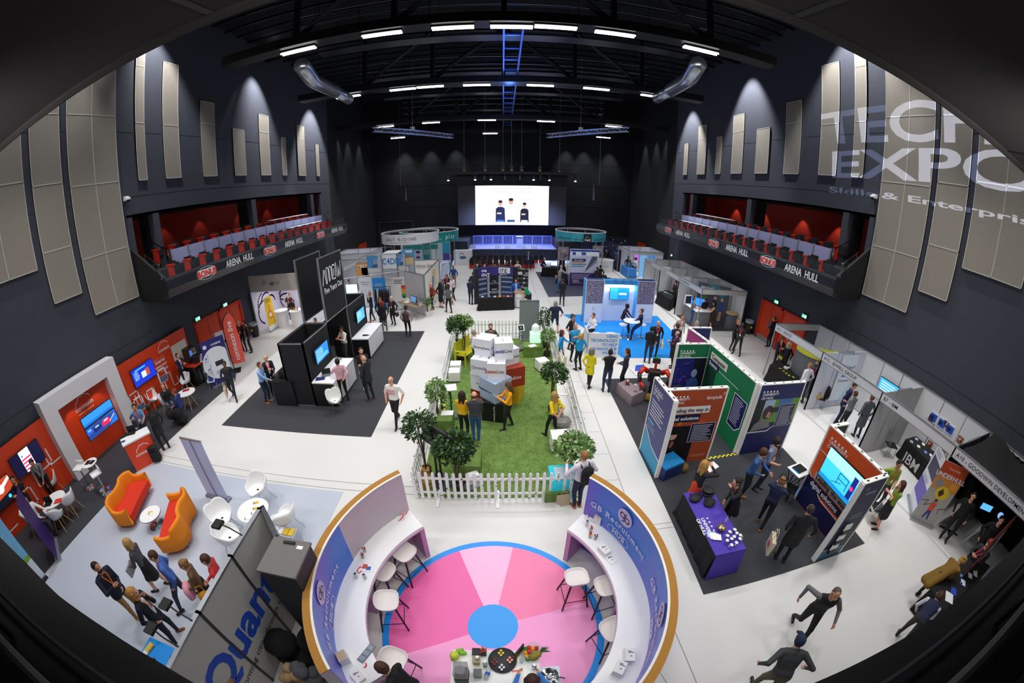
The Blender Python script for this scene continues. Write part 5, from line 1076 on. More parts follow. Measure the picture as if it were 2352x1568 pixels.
# audience chairs in front of the stage
def achair(loc,l,g):
 t=TH('conference_chair',l,'chair',loc,PI,g); MB().box(-.23,.23,-.23,.22,.42,.48,blk).B('seat',t); MB().box(-.22,.22,.2,.25,.5,.88,mat('#0f0f11',.7)).B('backrest',t)
 for sx in (-.22,.22): b=MB(); b.tube([(sx,-.22,0),(sx,-.2,.42),(sx,.22,.44),(sx,.24,.88)],.012,ALU,5); b.bar((sx,.2,.44),(sx,.26,0),.012,ALU,5); b.B('side_frame',t)
 return t
pr=None; rd_=mat('#b81f10',.7)
for rw in range(5):
 for i in range(11 if rw else 13):
  x=-2.9+i*.56; y=36.9-rw*.62
  l='black conference chair in the rows facing the stage'
  if pr is None: pr=achair((x,y,0),l,'audience chairs before the stage'); MB().box(-.24,.24,.255,.27,.1,.4,rd_).B('red_back_cover',pr); MB().box(-.25,-.235,-.2,.2,.45,.6,rd_).B('red_arm',pr)
  else: copy_tree(pr,loc=(x,y,0))
# ---------------- the green pen in the middle ----------------
gA,gB=at(965,1139),at(1312,1139); gC,gD=at(1262,778),at(1046,778); print('pen',gA,gB,gC,gD)
gr=bpy.data.materials.new('turf'); gr.use_nodes=True; nt=gr.node_tree; bs=nt.nodes['Principled BSDF']; bs.inputs['Roughness'].default_value=.9
n1=nt.nodes.new('ShaderNodeTexNoise'); n1.inputs['Scale'].default_value=4; n1.inputs['Detail'].default_value=8; n2=nt.nodes.new('ShaderNodeTexNoise'); n2.inputs['Scale'].default_value=90; cr=nt.nodes.new('ShaderNodeValToRGB'); cr.color_ramp.elements[0].position=.3; cr.color_ramp.elements[1].position=.7; cr.color_ramp.elements[0].color=lin('#3d5c1e'); cr.color_ramp.elements[1].color=lin('#7d9a4c')
mx=nt.nodes.new('ShaderNodeMath'); mx.operation='MULTIPLY_ADD'; mx.inputs[1].default_value=.5; ad=nt.nodes.new('ShaderNodeMath'); ad.operation='MULTIPLY'; ad.inputs[1].default_value=.5; tc=nt.nodes.new('ShaderNodeTexCoord')
for n_ in (n1,n2): nt.links.new(tc.outputs['Object'],n_.inputs['Vector'])
nt.links.new(n2.outputs['Fac'],ad.inputs[0]); nt.links.new(n1.outputs['Fac'],mx.inputs[0]); nt.links.new(ad.outputs[0],mx.inputs[2]); nt.links.new(mx.outputs[0],cr.inputs[0]); nt.links.new(cr.outputs[0],bs.inputs['Base Color'])
gx0,gx1=gA.x,gB.x; gy0,gy1=gA.y,gC.y; gxr=gC.x;
tf=MB().prism([(gA.x,gA.y),(gB.x,gB.y),(gC.x,gC.y),(gD.x,gD.y)],0.001,.02,gr).B('turf_sheet'); tag(tf,'green artificial grass sheet inside the white picket fence','artificial grass')
b=MB(); gl=[mat(h,.8) for h in ('#4d6f26','#6d9038','#86a84c','#5c7d2e')]
for i in range(16000):
 u,v=random.random(),random.random(); p=Vector(gA).lerp(gB,u).lerp(Vector(gD).lerp(gC,u),v); a=random.uniform(0,6.28); h=random.uniform(.02,.045); dx,dy=.008*math.cos(a),.008*math.sin(a); lx,ly=random.uniform(-.03,.03),random.uniform(-.03,.03)
 b.v+=[(p.x-dx,p.y-dy,.02),(p.x+dx,p.y+dy,.02),(p.x+lx,p.y+ly,.02+h)]; b.f.append((len(b.v)-3,len(b.v)-2,len(b.v)-1)); b.m.append(i%4)
b.mats=gl; tag(b.B('grass_blades'),'short blades of the artificial grass','grass',kind='stuff')
def fence(A,B,l,feet=2,h=.93,sp=.165,out=-1):
 A=Vector(A);B=Vector(B); w=(B-A).length; r=TH('picket_fence',l,'fence',(A.x,A.y,0),ang(A,B)); n=int(w/sp)
 me=None
 for i in range(n+1):
  x=i*w/n
  if me is None:
   b=MB(); pr_=[(-.038,.03),(.038,.03),(.038,h-.04),(.02,h-.008),(0,h),(-.02,h-.008),(-.038,h-.04)]; k=len(pr_); v=[(u,y,z) for y in (-.012,.012) for u,z in pr_]; b.add(v,[tuple(range(k)),tuple(range(k,2*k))[::-1]]+[(j,k+j,k+(j+1)%k,(j+1)%k) for j in range(k)],WHITE); o=b.B('picket',r); me=o.data
  else: o=bpy.data.objects.new('picket',me); C.objects.link(o); o.parent=r
  o.location=(x,out*.025,0)
 for z in (.2,.68): MB().box(0,w,-.012,.012,z,z+.06,WHITE).B('rail',r)
 for i in range(feet): x=w*(.14+.74*i/max(1,feet-1)) if feet>1 else w/2; MB().box(x-.04,x+.04,out*.3,-out*.3,0,.04,WHITE).B('foot',r)
 return r
f1,f2=at(958,1143),at(1322,1143); fL=at(1036,872); fL2=at(1046,775); fR=at(1304,905); fR2=at(1262,775)
fence(f1,f2,'white picket fence across the near end of the green pen',3)
fence(f1,at(1008,930),'white picket fence along the near left side of the green pen',2,out=1); fence(at(1022,895),fL2,'white picket fence along the far left side of the green pen',2,out=1)
fence(at(1339,1052),at(1300,892),'white picket fence along the near right side of the green pen',2); fence(at(1290,868),fR2,'white picket fence along the far right side of the green pen',2)
fence((fL2.x,gC.y+.15,0),(fR2.x,gC.y+.15,0),'white picket fence across the far end of the green pen',2)
# cube tower
def cube(pa,pb,zt,s,col,l,txt=None,tc='#2448a0',ts=.1,side=None,txt2=None,tc2='#333333',zo=.5,op=None):
 A=at(*pa,zt);B=at(*pb,zt); d=(B-A).normalized(); m=(A+B)/2; A=m-d*s/2; r=TH('branded_cube',l,'cube',(A.x,A.y,zt-s),ang(A,B)); MB().box(0,s,0,s,0,s,mat(col,.55)).B('cube_body',r,bevel=.004)
 if txt:
  if txt2: text(r,txt,ts,s*.5,-.004,s*(zo-.08),mat(tc,.5),align='RIGHT',bold=.02,xs=.9); text(r,txt2,ts,s*.51,-.004,s*(zo-.08),mat(tc2,.5),align='LEFT',xs=.85,bold=.008)
  else: text(r,txt,ts,s*.5,-.004,s*(zo-.08),mat(tc,.5),bold=.01,xs=.9)
 if side: text(r,side[0],side[1],s+.004,s*.5,s*.4,mat(side[2],.5),rot=(PI/2,0,PI/2))
 if op: text(r,op[0],op[1],s*.5,s*.5,s+.002,mat(op[2],.5),rot=(0,0,PI/2))
 return r
S1=.72
cube((1108,924),(1153,929),.72,S1,'#0c0c10','black cube at the bottom of the stacked cubes, nearest the viewer')
o=[o for o in bpy.data.objects if o.name.startswith('branded_cube') and not o.parent][-1]; text(o,'Search Solutions',.085,.4,-.004,.62,WHITE,rot=(PI/2,PI/2,0),align='LEFT')
cube((1082,891),(1125,899),.72,S1,'#9a2b18','dark red cube at the lower left of the stacked cubes','YOUR',WHITE.name and '#f0f0f0',.12)
cube((1191,889),(1205,866),.72,S1,'#d8a818','yellow cube at the lower right of the stacked cubes','Bristol Live','#a8842a',.08)
cube((1101,865),(1137,883),1.44,S1,'#a9bcd8','pale blue cube lettered BusinessLive in the middle of the stack','Business','#1d2a4a',.13,txt2='Live',side=('BusinessLive',.08,'#5a6a88'))
cube((1164,849),(1204,841),1.44,S1,'#9c2f14','red cube lettered Live on the right of the stack','Hull','#f2e8e4',.15,txt2='Live',tc2='#f2e8e4')
cube((1086,856),(1109,863),1.44,.62,'#e3e6ee','white cube behind the pale blue one at the left of the stack','News','#4a5a80',.08)
S2=.56
cube((1119,835),(1160,836),2.0,S2,'#e9ebf2','white cube lettered EssexLive in the middle of the stack','Essex','#b02a20',.17,txt2='Live',op=('Essex Live',.08,'#c04a3a'))
cube((1082,824),(1116,829),2.0,S2,'#e6e9f2','white cube lettered Chronicle at the left of the stack','Chronicle','#243a9a',.14,op=('Chronicle',.07,'#4a62b0'))
cube((1163,806),(1190,799),2.0,S2,'#e3e6ee','white cube lettered Online at the right of the stack','Devon','#a83a3a',.12,txt2='Online')
cube((1139,789),(1178,787),2.56,S2,'#eef0f6','white cube lettered LeedsLive, top right of the stack','Leeds','#1f3f9c',.17,txt2='Live',op=('LeedsLive',.07,'#5a78c0'))
cube((1092,777),(1121,782),2.56,S2,'#eceef5','white cube lettered Evening News, top left of the stack','EveningNews','#3a3f4a',.11,side=('Evening News',.07,'#4a4f5a'))
# white seat cubes
for (px,py),s,l in (((1044,862),.44,'white cube seat at the left fence, the nearer of two'),((1047,845),.44,'white cube seat at the left fence, the farther of two'),((1245,838),.46,'white cube seat on the right side of the grass'),((1284,1015),.5,'large white cube seat by the near right fence')):
 p=at(px,py,.22); t=TH('pouffe',l,'seat',(p.x,p.y,.02),.05 if px!=1245 else .35); MB().box(-s/2,s/2,-s/2,s/2,.04,s,WHITE).B('padded_block',t,bevel=.02); MB().box(-s/2+.03,s/2-.03,-s/2+.03,s/2-.03,0,.04,BLACK).B('plinth_base',t)
def hedgebox(px,py,w,d,h,l,rz=0): p=at(px,py,h); t=TH('turf_box',l,'box',(p.x,p.y,.02),rz); MB().box(-w/2,w/2,-d/2,d/2,0,h,gr).B('turf_sides',t); return t,p
hedgebox(1224,792,.85,.6,.5,'turf covered box carrying a glowing drinks tub at the far right of the grass')
hedgebox(1022,955,.5,.6,.5,'turf covered box with white leaflets at the left fence'); hedgebox(1074,1052,.7,.7,.55,'turf covered box with purple leaflets behind the near bush'); hedgebox(1278,1118,.6,.5,.3,'turf covered block behind the cyan box at the near right corner')
p=at(1229,784,.52); t=TH('drinks_dispenser','pale green glowing drinks dispenser on the turf box','dispenser',p); MB().box(-.24,.24,-.2,.2,0,.45,mat('#bff5d2',.3,emit=.7)).B('tub',t,bevel=.02); MB().lathe([(.12,.45),(.18,.55),(.16,.75),(.06,.85)],mat('#eaf4ee',.3,emit=.2),8).B('lid_dome',t)
for px,py,z,c,l,n in ((1222,795,.53,'#f4f4f4','white leaflets on the turf box at the far right',3),(1022,950,.53,'#f0f0f0','white leaflets on the turf box at the left fence',4),(1071,1040,.58,'#7a70c8','purple leaflets on the turf box behind the near bush',3),(1058,1028,.7,'#eeeeee','white sheet on top of the near bush box',1)):
 p=at(px,py,z); t=TH('leaflets',l,'leaflets',p,random.uniform(-.5,.5))
 for i in range(n): MB().box(-.12+i*.06,.08+i*.06,-.1,.16,i*.006,i*.006+.005,mat(c,.6)).B('leaflet',t)
# plants
lgs=[mat(h,.6) for h in ('#24401c','#365a26','#4d7434','#1b3216')]; lgl=[mat(h,.6) for h in ('#5f8a3c','#86a85c','#b2c48e','#3f6a2c')]; bark=mat('#5a4630',.9)
def bush(px,py,z,rad,h,l,n=420,light=False,stem=.0,base=None,lw=.06,ll=.14):
 p=at(px,py,z) if base is None else at(*base,0); p.z=0.02; t=TH('potted_bush',l,'plant',p); b=MB(); gm=lgl if light else lgs; cz=z+h/2 if base is None else z
 for i in range(int(n*2.2)):
  a=random.uniform(0,6.28);ph=math.acos(random.uniform(-.7,1)); rr=rad*random.uniform(.45,1); q=Vector((rr*math.sin(ph)*math.cos(a),rr*math.sin(ph)*math.sin(a),cz+h/2*math.cos(ph)*rr/rad)); b.leaf(q,(math.cos(a)*math.sin(ph)+random.uniform(-.4,.4),math.sin(a)*math.sin(ph)+random.uniform(-.4,.4),random.uniform(-.2,.8)),random.uniform(.6,1)*ll,lw,gm[i%4])
 b.B('foliage',t); b=MB()
 for i in range(4): b.tube([(0,0,0),(random.uniform(-.06,.06),random.uniform(-.06,.06),cz*.5),(random.uniform(-.15,.15),random.uniform(-.15,.15),cz)],[.022,.018,.01],bark,6)
 b.B('stems',t); MB().lathe([(.12,0),(.16,.22),(.14,.22),(.12,.18),(.001,.18)],mat('#3a2c22',.8),16).B('pot',t); return t
bush(1050,772,1.15,.42,.9,'tall leafy bush at the far left corner of the green pen',520); bush(1064,760,1.35,.4,.7,'paler leafy bush behind the yellow bench',360,True)
bush(1272,885,1.05,.42,.8,'dark leafy bush at the right fence behind the person with fair hair',420); bush(1005,930,.8,.3,.9,'slender leafy bush at the left fence by the turf box',320,True)
bush(968,1010,1.2,.42,.8,'dark leafy bush at the near left corner behind the screen',380); bush(1046,1058,.95,.5,.8,'large dark bush at the near end of the grass beside the screen',620,lw=.07); bush(1316,1050,.85,.48,.6,'pale edged bush at the near right corner of the pen',520,True,lw=.08)
bush(1249,762,.8,.25,1.2,'thin creeper bush at the far right corner of the pen',200); bush(1258,790,.6,.3,.7,'loose pale bush at the far right fence',240,True)
b=MB()
for A,B in ((at(1300,892),at(1339,1052)),(at(1022,895),fL2),(f1,at(1008,930)),(f1,f2)):
 for i in range(70): p=A.lerp(B,random.random()); b.leaf((p.x+random.uniform(-.05,.05),p.y-.06,random.uniform(.1,.9)),(random.uniform(-1,1),-.5,random.uniform(-1,.5)),.06,.035,lgs[i%4])
tag(b.B('ivy'),'thin ivy strands trailing on the white picket fences','ivy',kind='stuff')
# rocks
rk=mat('#7d7c78',.9,noise=.3,scale=6,bump=.6)
for i,(px,py,r_,l) in enumerate(((1278,952,.2,'grey rock at the right fence, the farther of the big two'),(1291,972,.26,'largest grey rock at the right fence above the white cube'),(1198,798,.2,'grey rock beside the turf box at the far end'),(1187,802,.16,'smaller grey rock left of the turf box at the far end'),(1040,955,.16,'small grey rock beside the left turf box'),(1080,1115,.16,'pale rock behind the near fence'))):
 p=at(px,py,.1); b=MB(); b.ball((0,0,0),r_,rk,10,sz=.75,sx=1.2); b.v=[tuple(c*(1+random.uniform(-.13,.13)) for c in v) for v in b.v]; o=b.B('rock',loc=(p.x,p.y,r_*.6)); tag(o,l,'rock')
# yellow bench
yl=mat('#d9cf1e',.5); A=at(1058,812,.42); t=TH('garden_bench','yellow slatted garden bench at the far left corner of the grass','bench',(A.x+.25,A.y+.25,.02),math.radians(28)+PI/2-.9)
for i in range(5): MB().box(-.6,.6,-.25+i*.09,-.18+i*.09,.42,.45,yl).B('seat_slat',t)
for i in range(11): MB().box(-.58+i*.11,-.53+i*.11,.22,.25,.5,.9,yl).B('back_slat',t)
MB().box(-.62,.62,.21,.26,.88,.95,yl).B('top_rail',t)
for sx in (-.6,.6):
 for sy in (-.25,.23): MB().box(sx-.03,sx+.03,sy-.03,sy+.03,0,.62 if sy<0 else .95,yl).B('leg',t)
 MB().box(sx-.04,sx+.04,-.28,.25,.6,.64,yl).B('armrest',t)
p=at(1064,820,.1); tag(MB().box(-.22,.22,-.12,.12,0,.25,BLACK).B('rucksack',bevel=.05,loc=p),'black rucksack under the yellow bench','bag')
# big screen on a trolley, seen from behind
A=at(968,962,1.75);B=at(1037,1005,1.75); r=TH('screen_on_stand','large black flat screen seen from behind on a floor stand in the pen','screen',(A.x,A.y,0),ang(A,B)); w=(B-A).length
MB().box(0,w,-.03,.04,1.1,1.75,mat('#191a1c',.5)).B('casing',r,bevel=.01); MB().box(w*.2,w*.8,-.06,-.03,1.2,1.6,mat('#26272a',.5)).B('rear_cover',r,bevel=.01); MB().box(w*.35,w*.4,-.1,-.05,1.15,1.65,BLACK).B('bracket',r); MB().box(w*.6,w*.65,-.1,-.05,1.15,1.65,BLACK).B('bracket',r)
for u in (.42,.58): MB().bar((w*u,-.08,0),(w*u,-.08,1.5),.03,BLACK).B('pole',r)
MB().box(w*.2,w*.8,-.3,.2,0,.05,BLACK).B('base',r); MB().ball((w*.62,-.068,1.25),.012,mat('#2a5cff',.3,emit=6),8).B('blue_indicator',r)
# display stands with tilted white tops
for px,py,z,l,rz in ((1033,890,1.0,'tilted white information panel on a leafy post at the left fence',.2),(1012,896,.95,'second tilted white panel outside the left fence',.2),(1316,1022,1.0,'tilted white information panel at the near right fence',.7)):
 p=at(px,py,z); t=TH('information_panel',l,'sign',(p.x,p.y,0),rz); b=MB(); b.add([(-.22,-.14,z-.03),(.22,-.14,z-.03),(.22,.14,z+.05),(-.22,.14,z+.05),(-.22,-.14,z-.06),(.22,-.14,z-.06),(.22,.14,z+.02),(-.22,.14,z+.02)],[(0,1,2,3),(7,6,5,4),(0,4,5,1),(1,5,6,2),(2,6,7,3),(3,7,4,0)],WHITE); b.B('sloping_top',t); MB().bar((0,0,0),(0,0,z-.03),.025,BLACK).B('post',t)
 b=MB();
 for i in range(60): b.leaf((random.uniform(-.05,.05),random.uniform(-.05,.05),random.uniform(.05,z-.1)),(random.uniform(-1,1),random.uniform(-1,1),.2),.08,.04,lgs[i%4])
 b.B('leaves',t)
p=at(1197,757,1.0); t=TH('tablet_stand','white framed tablet on a leafy stand at the far fence','tablet',(p.x,p.y,0),.3); b=MB(); b.add([(-.17,-.02,.95),(.17,-.02,.95),(.17,.12,1.2),(-.17,.12,1.2)],[(0,1,2,3)],WHITE).add([(-.12,-.02,.985),(.12,-.02,.985),(.12,.095,1.17),(-.12,.095,1.17)],[(0,1,2,3)],BLACK); b.B('tablet_frame',t); MB().bar((0,.05,0),(0,.05,1.1),.03,WHITE).B('post',t); b=MB()
for i in range(60): b.leaf((random.uniform(-.06,.06),random.uniform(-.02,.1),random.uniform(.05,.9)),(random.uniform(-1,1),random.uniform(-1,1),.2),.09,.045,lgs[i%4])
b.B('leaves',t)
p=at(1290,1108,.3); t=TH('acrylic_box','bright cyan see through box with papers at the near right corner of the pen','box',(p.x,p.y,.02),.05); MB().box(-.32,.32,-.3,.3,0,.62,mat('#2fd8ee',.2,alpha=.85,emit=.15)).B('box_body',t); MB().box(-.2,.2,-.15,.2,.62,.64,mat('#d8ecf8',.5)).B('papers',t)
for px,py,l,s in ((977,1080,'upper brown cardboard box behind the near left corner of the fence',.22),(980,1105,'lower brown cardboard box behind the near left corner of the fence',.26)): p=at(px,py,.2); tag(MB().box(-s/2,s/2,-s/2,s/2,0,s,mat('#a8823e',.8,noise=.1)).B('cardboard_box',loc=(p.x,p.y,.02),rz=.2),l,'box')
p=at(1085,1088,.45); tag(MB().box(-.16,.16,-.1,.1,0,.42,mat('#e8e8ec',.6)).B('paper_bag',loc=(p.x,p.y,.02),rz=.5),'white paper bag standing behind the near fence','bag')
p=at(1292,1155,0); t=TH('cloth_bag','beige cotton tote bag standing on the floor against the near fence','bag',p,.1); MB().add([(-.16,-.09,0),(.16,-.09,0),(.16,.09,0),(-.16,.09,0),(-.17,-.05,.36),(.15,-.06,.38),(.16,.06,.37),(-.15,.05,.35)],[(3,2,1,0),(0,1,5,4),(1,2,6,5),(2,3,7,6),(3,0,4,7)],mat('#b9aa90',.9,noise=.12,scale=20)).B('bag_body',t); MB().tube([(-.08,-.06,.36),(-.06,-.1,.5),(.06,-.1,.5),(.08,-.06,.37)],.008,mat('#a89878'),5).B('handle',t)
b=MB()
for (p0,p1) in (((1018,905),(1020,945)),((1281,912),(1292,945))):
 A,B=at(*p0),at(*p1); d=(B-A)/8
 for i in range(8): strip(b,A+d*i,A+d*(i+1),.1,mat('#e5d926' if i%2 else '#111111',.6),.03)
tag(b.B('hazard_tape'),'black and yellow hazard tape across the two openings of the pen','tape')
# grey roll-up banner behind the pen
t=board('rollup_banner','plain grey roll-up banner seen from behind at the far end of the pen','banner',at(1192,782,0),at(1236,782,0),.08,2.05,.01,mat('#7e8488',.5),pname='banner_sheet'); MB().box(0,t['w'],-.08,.08,0,.08,ALU).B('base',t); MB().bar((t['w']/2,.03,0),(t['w']/2,.03,2.05),.012,DARK,6).B('support_pole',t); MB().box(0,t['w'],-.02,.02,2.03,2.07,ALU).B('top_rail',t)
# ---------------- tall black tower stand (left of the pen) ----------------
BP=mat('#141519',.8,noise=.15,scale=30)
def frame(r,A,B,z0,z1,m=BP,post=True,t=.04,dz=0):
 "one framed panel, world coordinates, parented to r at the origin"
 A=Vector((A[0],A[1]));B=Vector((B[0],B[1])); b=MB(); d=(B-A).normalized(); n=Vector((-d.y,d.x))*t/2
 b.prism([(A+n)[:],(A-n)[:],(B-n)[:],(B+n)[:]],z0,z1,m); b.B('panel',r)
 e=MB(); n2=n*1.3
 for z in (z0,z1-.045): e.prism([(A+n2)[:],(A-n2)[:],(B-n2)[:],(B+n2)[:]],z,z+.045,ALU)
 if post:
  for q in (A,B): e.prism([(q.x-.03,q.y-.03),(q.x+.03,q.y-.03),(q.x+.03,q.y+.03),(q.x-.03,q.y+.03)],z0,z1,ALU)
 e.B('frame',r)
r=TH('tower_stand','tall black framed tower stand lettered ARROW Five Years Out','stand',(0,0,0))
xa,xb=-7.83,-6.83
for a,b_ in (((xa,10.67),(xb,10.67)),((xa,10.67),(xa,12.7)),((xb,10.67),(xb,12.7)),((xa,12.7),(xb,12.7)),((xa,14.8),(xb,14.8)),((xb,14.8),(xb,16.9)),((xa,14.8),(xa,16.9)),((xa,16.9),(xb,16.9))): frame(r,a,b_,0,2.49)
frame(r,(xa,12.7),(xa,14.78),2.49,5.0); frame(r,(xb,12.7),(xb,14.78),2.49,5.0)
for x in (xa,xb):
 for y in (12.7,14.78): MB().box(x-.03,x+.03,y-.03,y+.03,0,2.49,ALU).B('post',r)
MB().box(xa,xb,12.68,12.74,2.44,2.5,ALU).B('crossbar',r); MB().box(xa+.02,xa+.06,12.7,14.8,.0,2.0,BP).B('low_panel',r)
WT=mat('#f6f6f6',.5)
o=bpy.data.objects.new('tower_sign',None); C.objects.link(o); o.parent=r; o.location=(xb+.03,12.7,3.2); o.rotation_euler=(0,0,PI/2)
a=Art(0); w_=.1
for i in range(2): pass
def zig(u,wd,h,v=.75): return [(u,v),(u+wd*.35,v+h),(u+wd*.65,v+h),(u+wd,v)]
a.L([(.15,.72),(.33,1.3),(.38,1.3),(.45,.72)],.055,WT)
a.L([(.53,.72),(.53,1.3),(.72,1.3),(.72,.72),(.80,.72),(.80,1.3),(.99,1.3),(.99,.78)],.055,WT)
a.L([(1.07,.75),(1.07,1.3),(1.36,1.3),(1.36,.75),(1.07,.75)],.055,WT); a.L([(1.2,.9),(1.2,1.12)],.05,WT)
a.L([(1.45,1.33),(1.52,.75),(1.62,.75),(1.66,1.2),(1.72,.75),(1.8,.75),(1.9,1.33)],.055,WT); a.B(o,'logo')
text(o,'Five Years Out',.33,1.03,-.004,.35,WT,bold=.012,xs=.85)
scr=lambda a,w,z0,z1: (a.lines(.06,z1-.08,w*.6,5,.08,.03,E1('#a8d8ff',1.2)),a.R(w*.1,z0+.06,w*.9,z0+.2,E1('#5ab0f0',1)))
def onface(x,p,q): return atX(*p,x),atX(*q,x)
a,b_=onface(xb+.12,(726,829),(752,838)); tvset('wall_screen','blue flat screen on the near lower part of the black tower',(xb+.12,a.y,0),(xb+.12,atX(751,790,xb+.12).y,0),1.45,1.98,'#1a78d8',1.2,scr)
tvset('wall_screen','pale blue flat screen on the far lower part of the black tower',(xb+.12,atX(820,738,xb+.12).y,0),(xb+.12,atX(836,720,xb+.12).y,0),1.45,1.98,'#4aa0ee',1.2,scr)
def counter(l,x0,x1,y0,y1,h=1.0,side='#e6e6ea',front='#0f1013',name='counter'):
 t=TH(name,l,'counter',(0,0,0)); MB().box(x0,x1,y0,y1,.06,h-.05,mat(front,.5)).B('cabinet',t); MB().box(x1,x1+.01,y0+.03,y1-.03,.1,h-.08,mat(side,.4)).B('side_face',t); MB().box(x0-.01,x1+.015,y0-.01,y1+.01,h-.05,h,WHITE).B('worktop',t); MB().box(x0+.02,x1-.02,y0+.02,y1-.02,0,.06,BLACK).B('kick_plinth',t); return t
q=[at(722,878,1.0),at(764,880,1.0),at(802,822,1.0)]; c1y0=q[0].y; c1y1=q[2].y
counter('white topped black counter at the near side of the black tower',xb+.05,q[1].x,c1y0,c1y1)
q=[at(810,778,1.0),at(844,779,1.0),at(876,741,1.0)]; counter('white topped black counter at the far side of the black tower',xb+.05,q[1].x,q[0].y,q[2].y)
q=at(640,878,1.0); t=TH('counter','small black counter at the back of the black tower','counter',(q.x+.1,q.y+.35,0)); MB().box(-.45,.45,-.35,.35,0,.98,mat('#15161a',.6)).B('cabinet',t); MB().box(-.47,.47,-.37,.37,.98,1.02,BLACK).B('worktop',t)
MB().box(-.2,.25,-.1,.25,1.02,1.3,BLACK).B('monitor',t);
p=at(752,826,1.0); tvset('display_monitor','white rimmed monitor showing a grid of white squares on the near counter',(p.x-.35,p.y-.1,0),(p.x+.3,p.y+.2,0),1.08,1.5,'#0a0a0c',0,lambda a,w,z0,z1:[a.R(.06+i*.085,z0+.05+j*.085,.06+i*.085+.055,z0+.05+j*.085+.05,'#f0f0f0') for i in range(6) for j in range(4)],bezel=.03)
for px,py,l,z in ((741,866,'open silver laptop on the near counter of the black tower',1.0),(728,874,'blue printed notebook on the near counter',1.0)):
 p=at(px+8 if z else px,py-4,z); t=TH('laptop' if 'laptop' in l else 'notebook',l,'laptop' if 'laptop' in l else 'notebook',p,.3); MB().box(-.17,.17,-.12,.12,0,.02,mat('#1f3270',.5) if 'note' in l else ALU).B('body',t)
 if 'laptop' in l: MB().box(-.17,.17,.12,.14,.01,.22,DARK).B('lid',t)
p=at(848,770,1.0); t=TH('phone_stand','black handset with a cable on the far counter of the black tower','phone',(p.x-.2,p.y,1.0)); MB().box(-.12,.12,-.08,.08,0,.02,BLACK).B('handset',t); MB().tube([(.1,0,.01),(.2,.05,.01),(.15,-.1,.01)],.008,DARK,5).B('cable',t)
for i in range(3): p=at(770+i*6,820+i*3,1.0); t=TH('gadget','small white gadget on the near counter, %s of three by the monitor'%['left','middle','right'][i],'device',p); MB().box(-.06,.06,-.05,.05,0,.05,mat('#b9bcc2',.3)).B('gadget_body',t,bevel=.01); MB().box(-.03,.03,-.03,.03,.05,.055,DARK).B('gadget_screen',t)
t=board('rollup_banner','purple roll-up banner reading WELCOME inside the black tower','banner',(xa+.15,12.95,0),(xb-.1,12.95,0),.05,2.05,.01,mat('#431a4e',.5),pname='banner_sheet'); a=Art(-.006); a.O(.42,1.1,.26,'#2a4aa8'); a.O(.45,1.05,.12,'#6f4ab8'); a.O(.42,1.85,.05,'#e8d8f0'); a.B(t); text(t,'waterfall',.16,.42,-.012,1.62,mat('#b89ac8',.5)); text(t,'WELCOME',.13,.42,-.012,1.44,WT,bold=.01); text(t,'YOUR\nSMART\nCITY',.13,.12,-.012,.75,WT,align='LEFT',bold=.01)
MB().box(0,t['w'],-.08,.08,0,.06,ALU).B('base',t)
# chairs with shell seats
def shellchair(loc,rz,l,legs='metal',col='#e9eaec',grp=None,ribs=False):
 t=TH('shell_chair',l,'chair',loc,rz,grp); m=mat(col,.4); b=MB(); n=26; prof=[]
 rows=[(.02,.44,0),(.14,.43,.0),(.21,.45,.02),(.25,.50,.1),(.27,.60,.35),(.285,.72,.7),(.29,.80,1)]
 for k_,(r_,z,bk_) in enumerate(rows):
  for j in range(n):
   a=2*PI*j/n; back=max(0,-math.cos(a)); side=abs(math.sin(a)); lift=(z-.45)*(back**.8*1.0+side*.55) if k_>2 else 0
   zz=(.45+lift) if k_>2 else z; rr=r_ if k_<3 else .23+(.05*back+.035*side)*min(1,bk_*1.5)
   b.v.append((rr*math.cos(a),rr*math.sin(a)*1.02,zz))
 for k_ in range(len(rows)-1):
  for j in range(n): q=(j+1)%n; b.f.append((k_*n+j,k_*n+q,(k_+1)*n+q,(k_+1)*n+j)); b.m.append(0)
 b.f.append(tuple(range(n))); b.m.append(0); b.mats=[m]; o=b.B('seat_shell',t,smooth=True); so=o.modifiers.new('s','SOLIDIFY'); so.thickness=.014
 lm=mat('#c89a5a',.6) if legs=='wood' else CHROME
 for sx in (1,-1):
  for sy in (1,-1): MB().tube([(sx*.12,sy*.12,.43),(sx*.23,sy*.23,0)],[.016,.012] if legs=='wood' else .01,lm,7).B('leg',t)
 return t
shellchair(at(775,945,0),math.radians(-50),'white shell chair standing alone on the charcoal carpet by the near counter',col='#dfe0dc')
for px,py,rz,l in ((600,1140,-100,'white ribbed tub chair behind the round white table'),(520,1205,-20,'white ribbed tub chair left of the round white table'),(538,1250,40,'white tub chair below the round table, partly behind the grey wall'),(662,1205,160,'white tub chair right of the round white table')):
 p=at(px,py,.2); p.z=0; t=shellchair(p,math.radians(rz),l,col='#f0f0f0'); t.scale=(1.18,1.18,1.0)
p=at(580,1170,.73); t=TH('round_table','round white table with yellow cards and brochures behind the grey wall','table',(p.x,p.y,0)); MB().lathe([(.001,.70),(.4,.70),(.41,.715),(.4,.73),(.001,.73)],WHITE,40).B('tabletop',t,smooth=False); MB().lathe([(.22,0),(.22,.015),(.03,.04),(.03,.7)],ALU,24).B('pedestal',t)
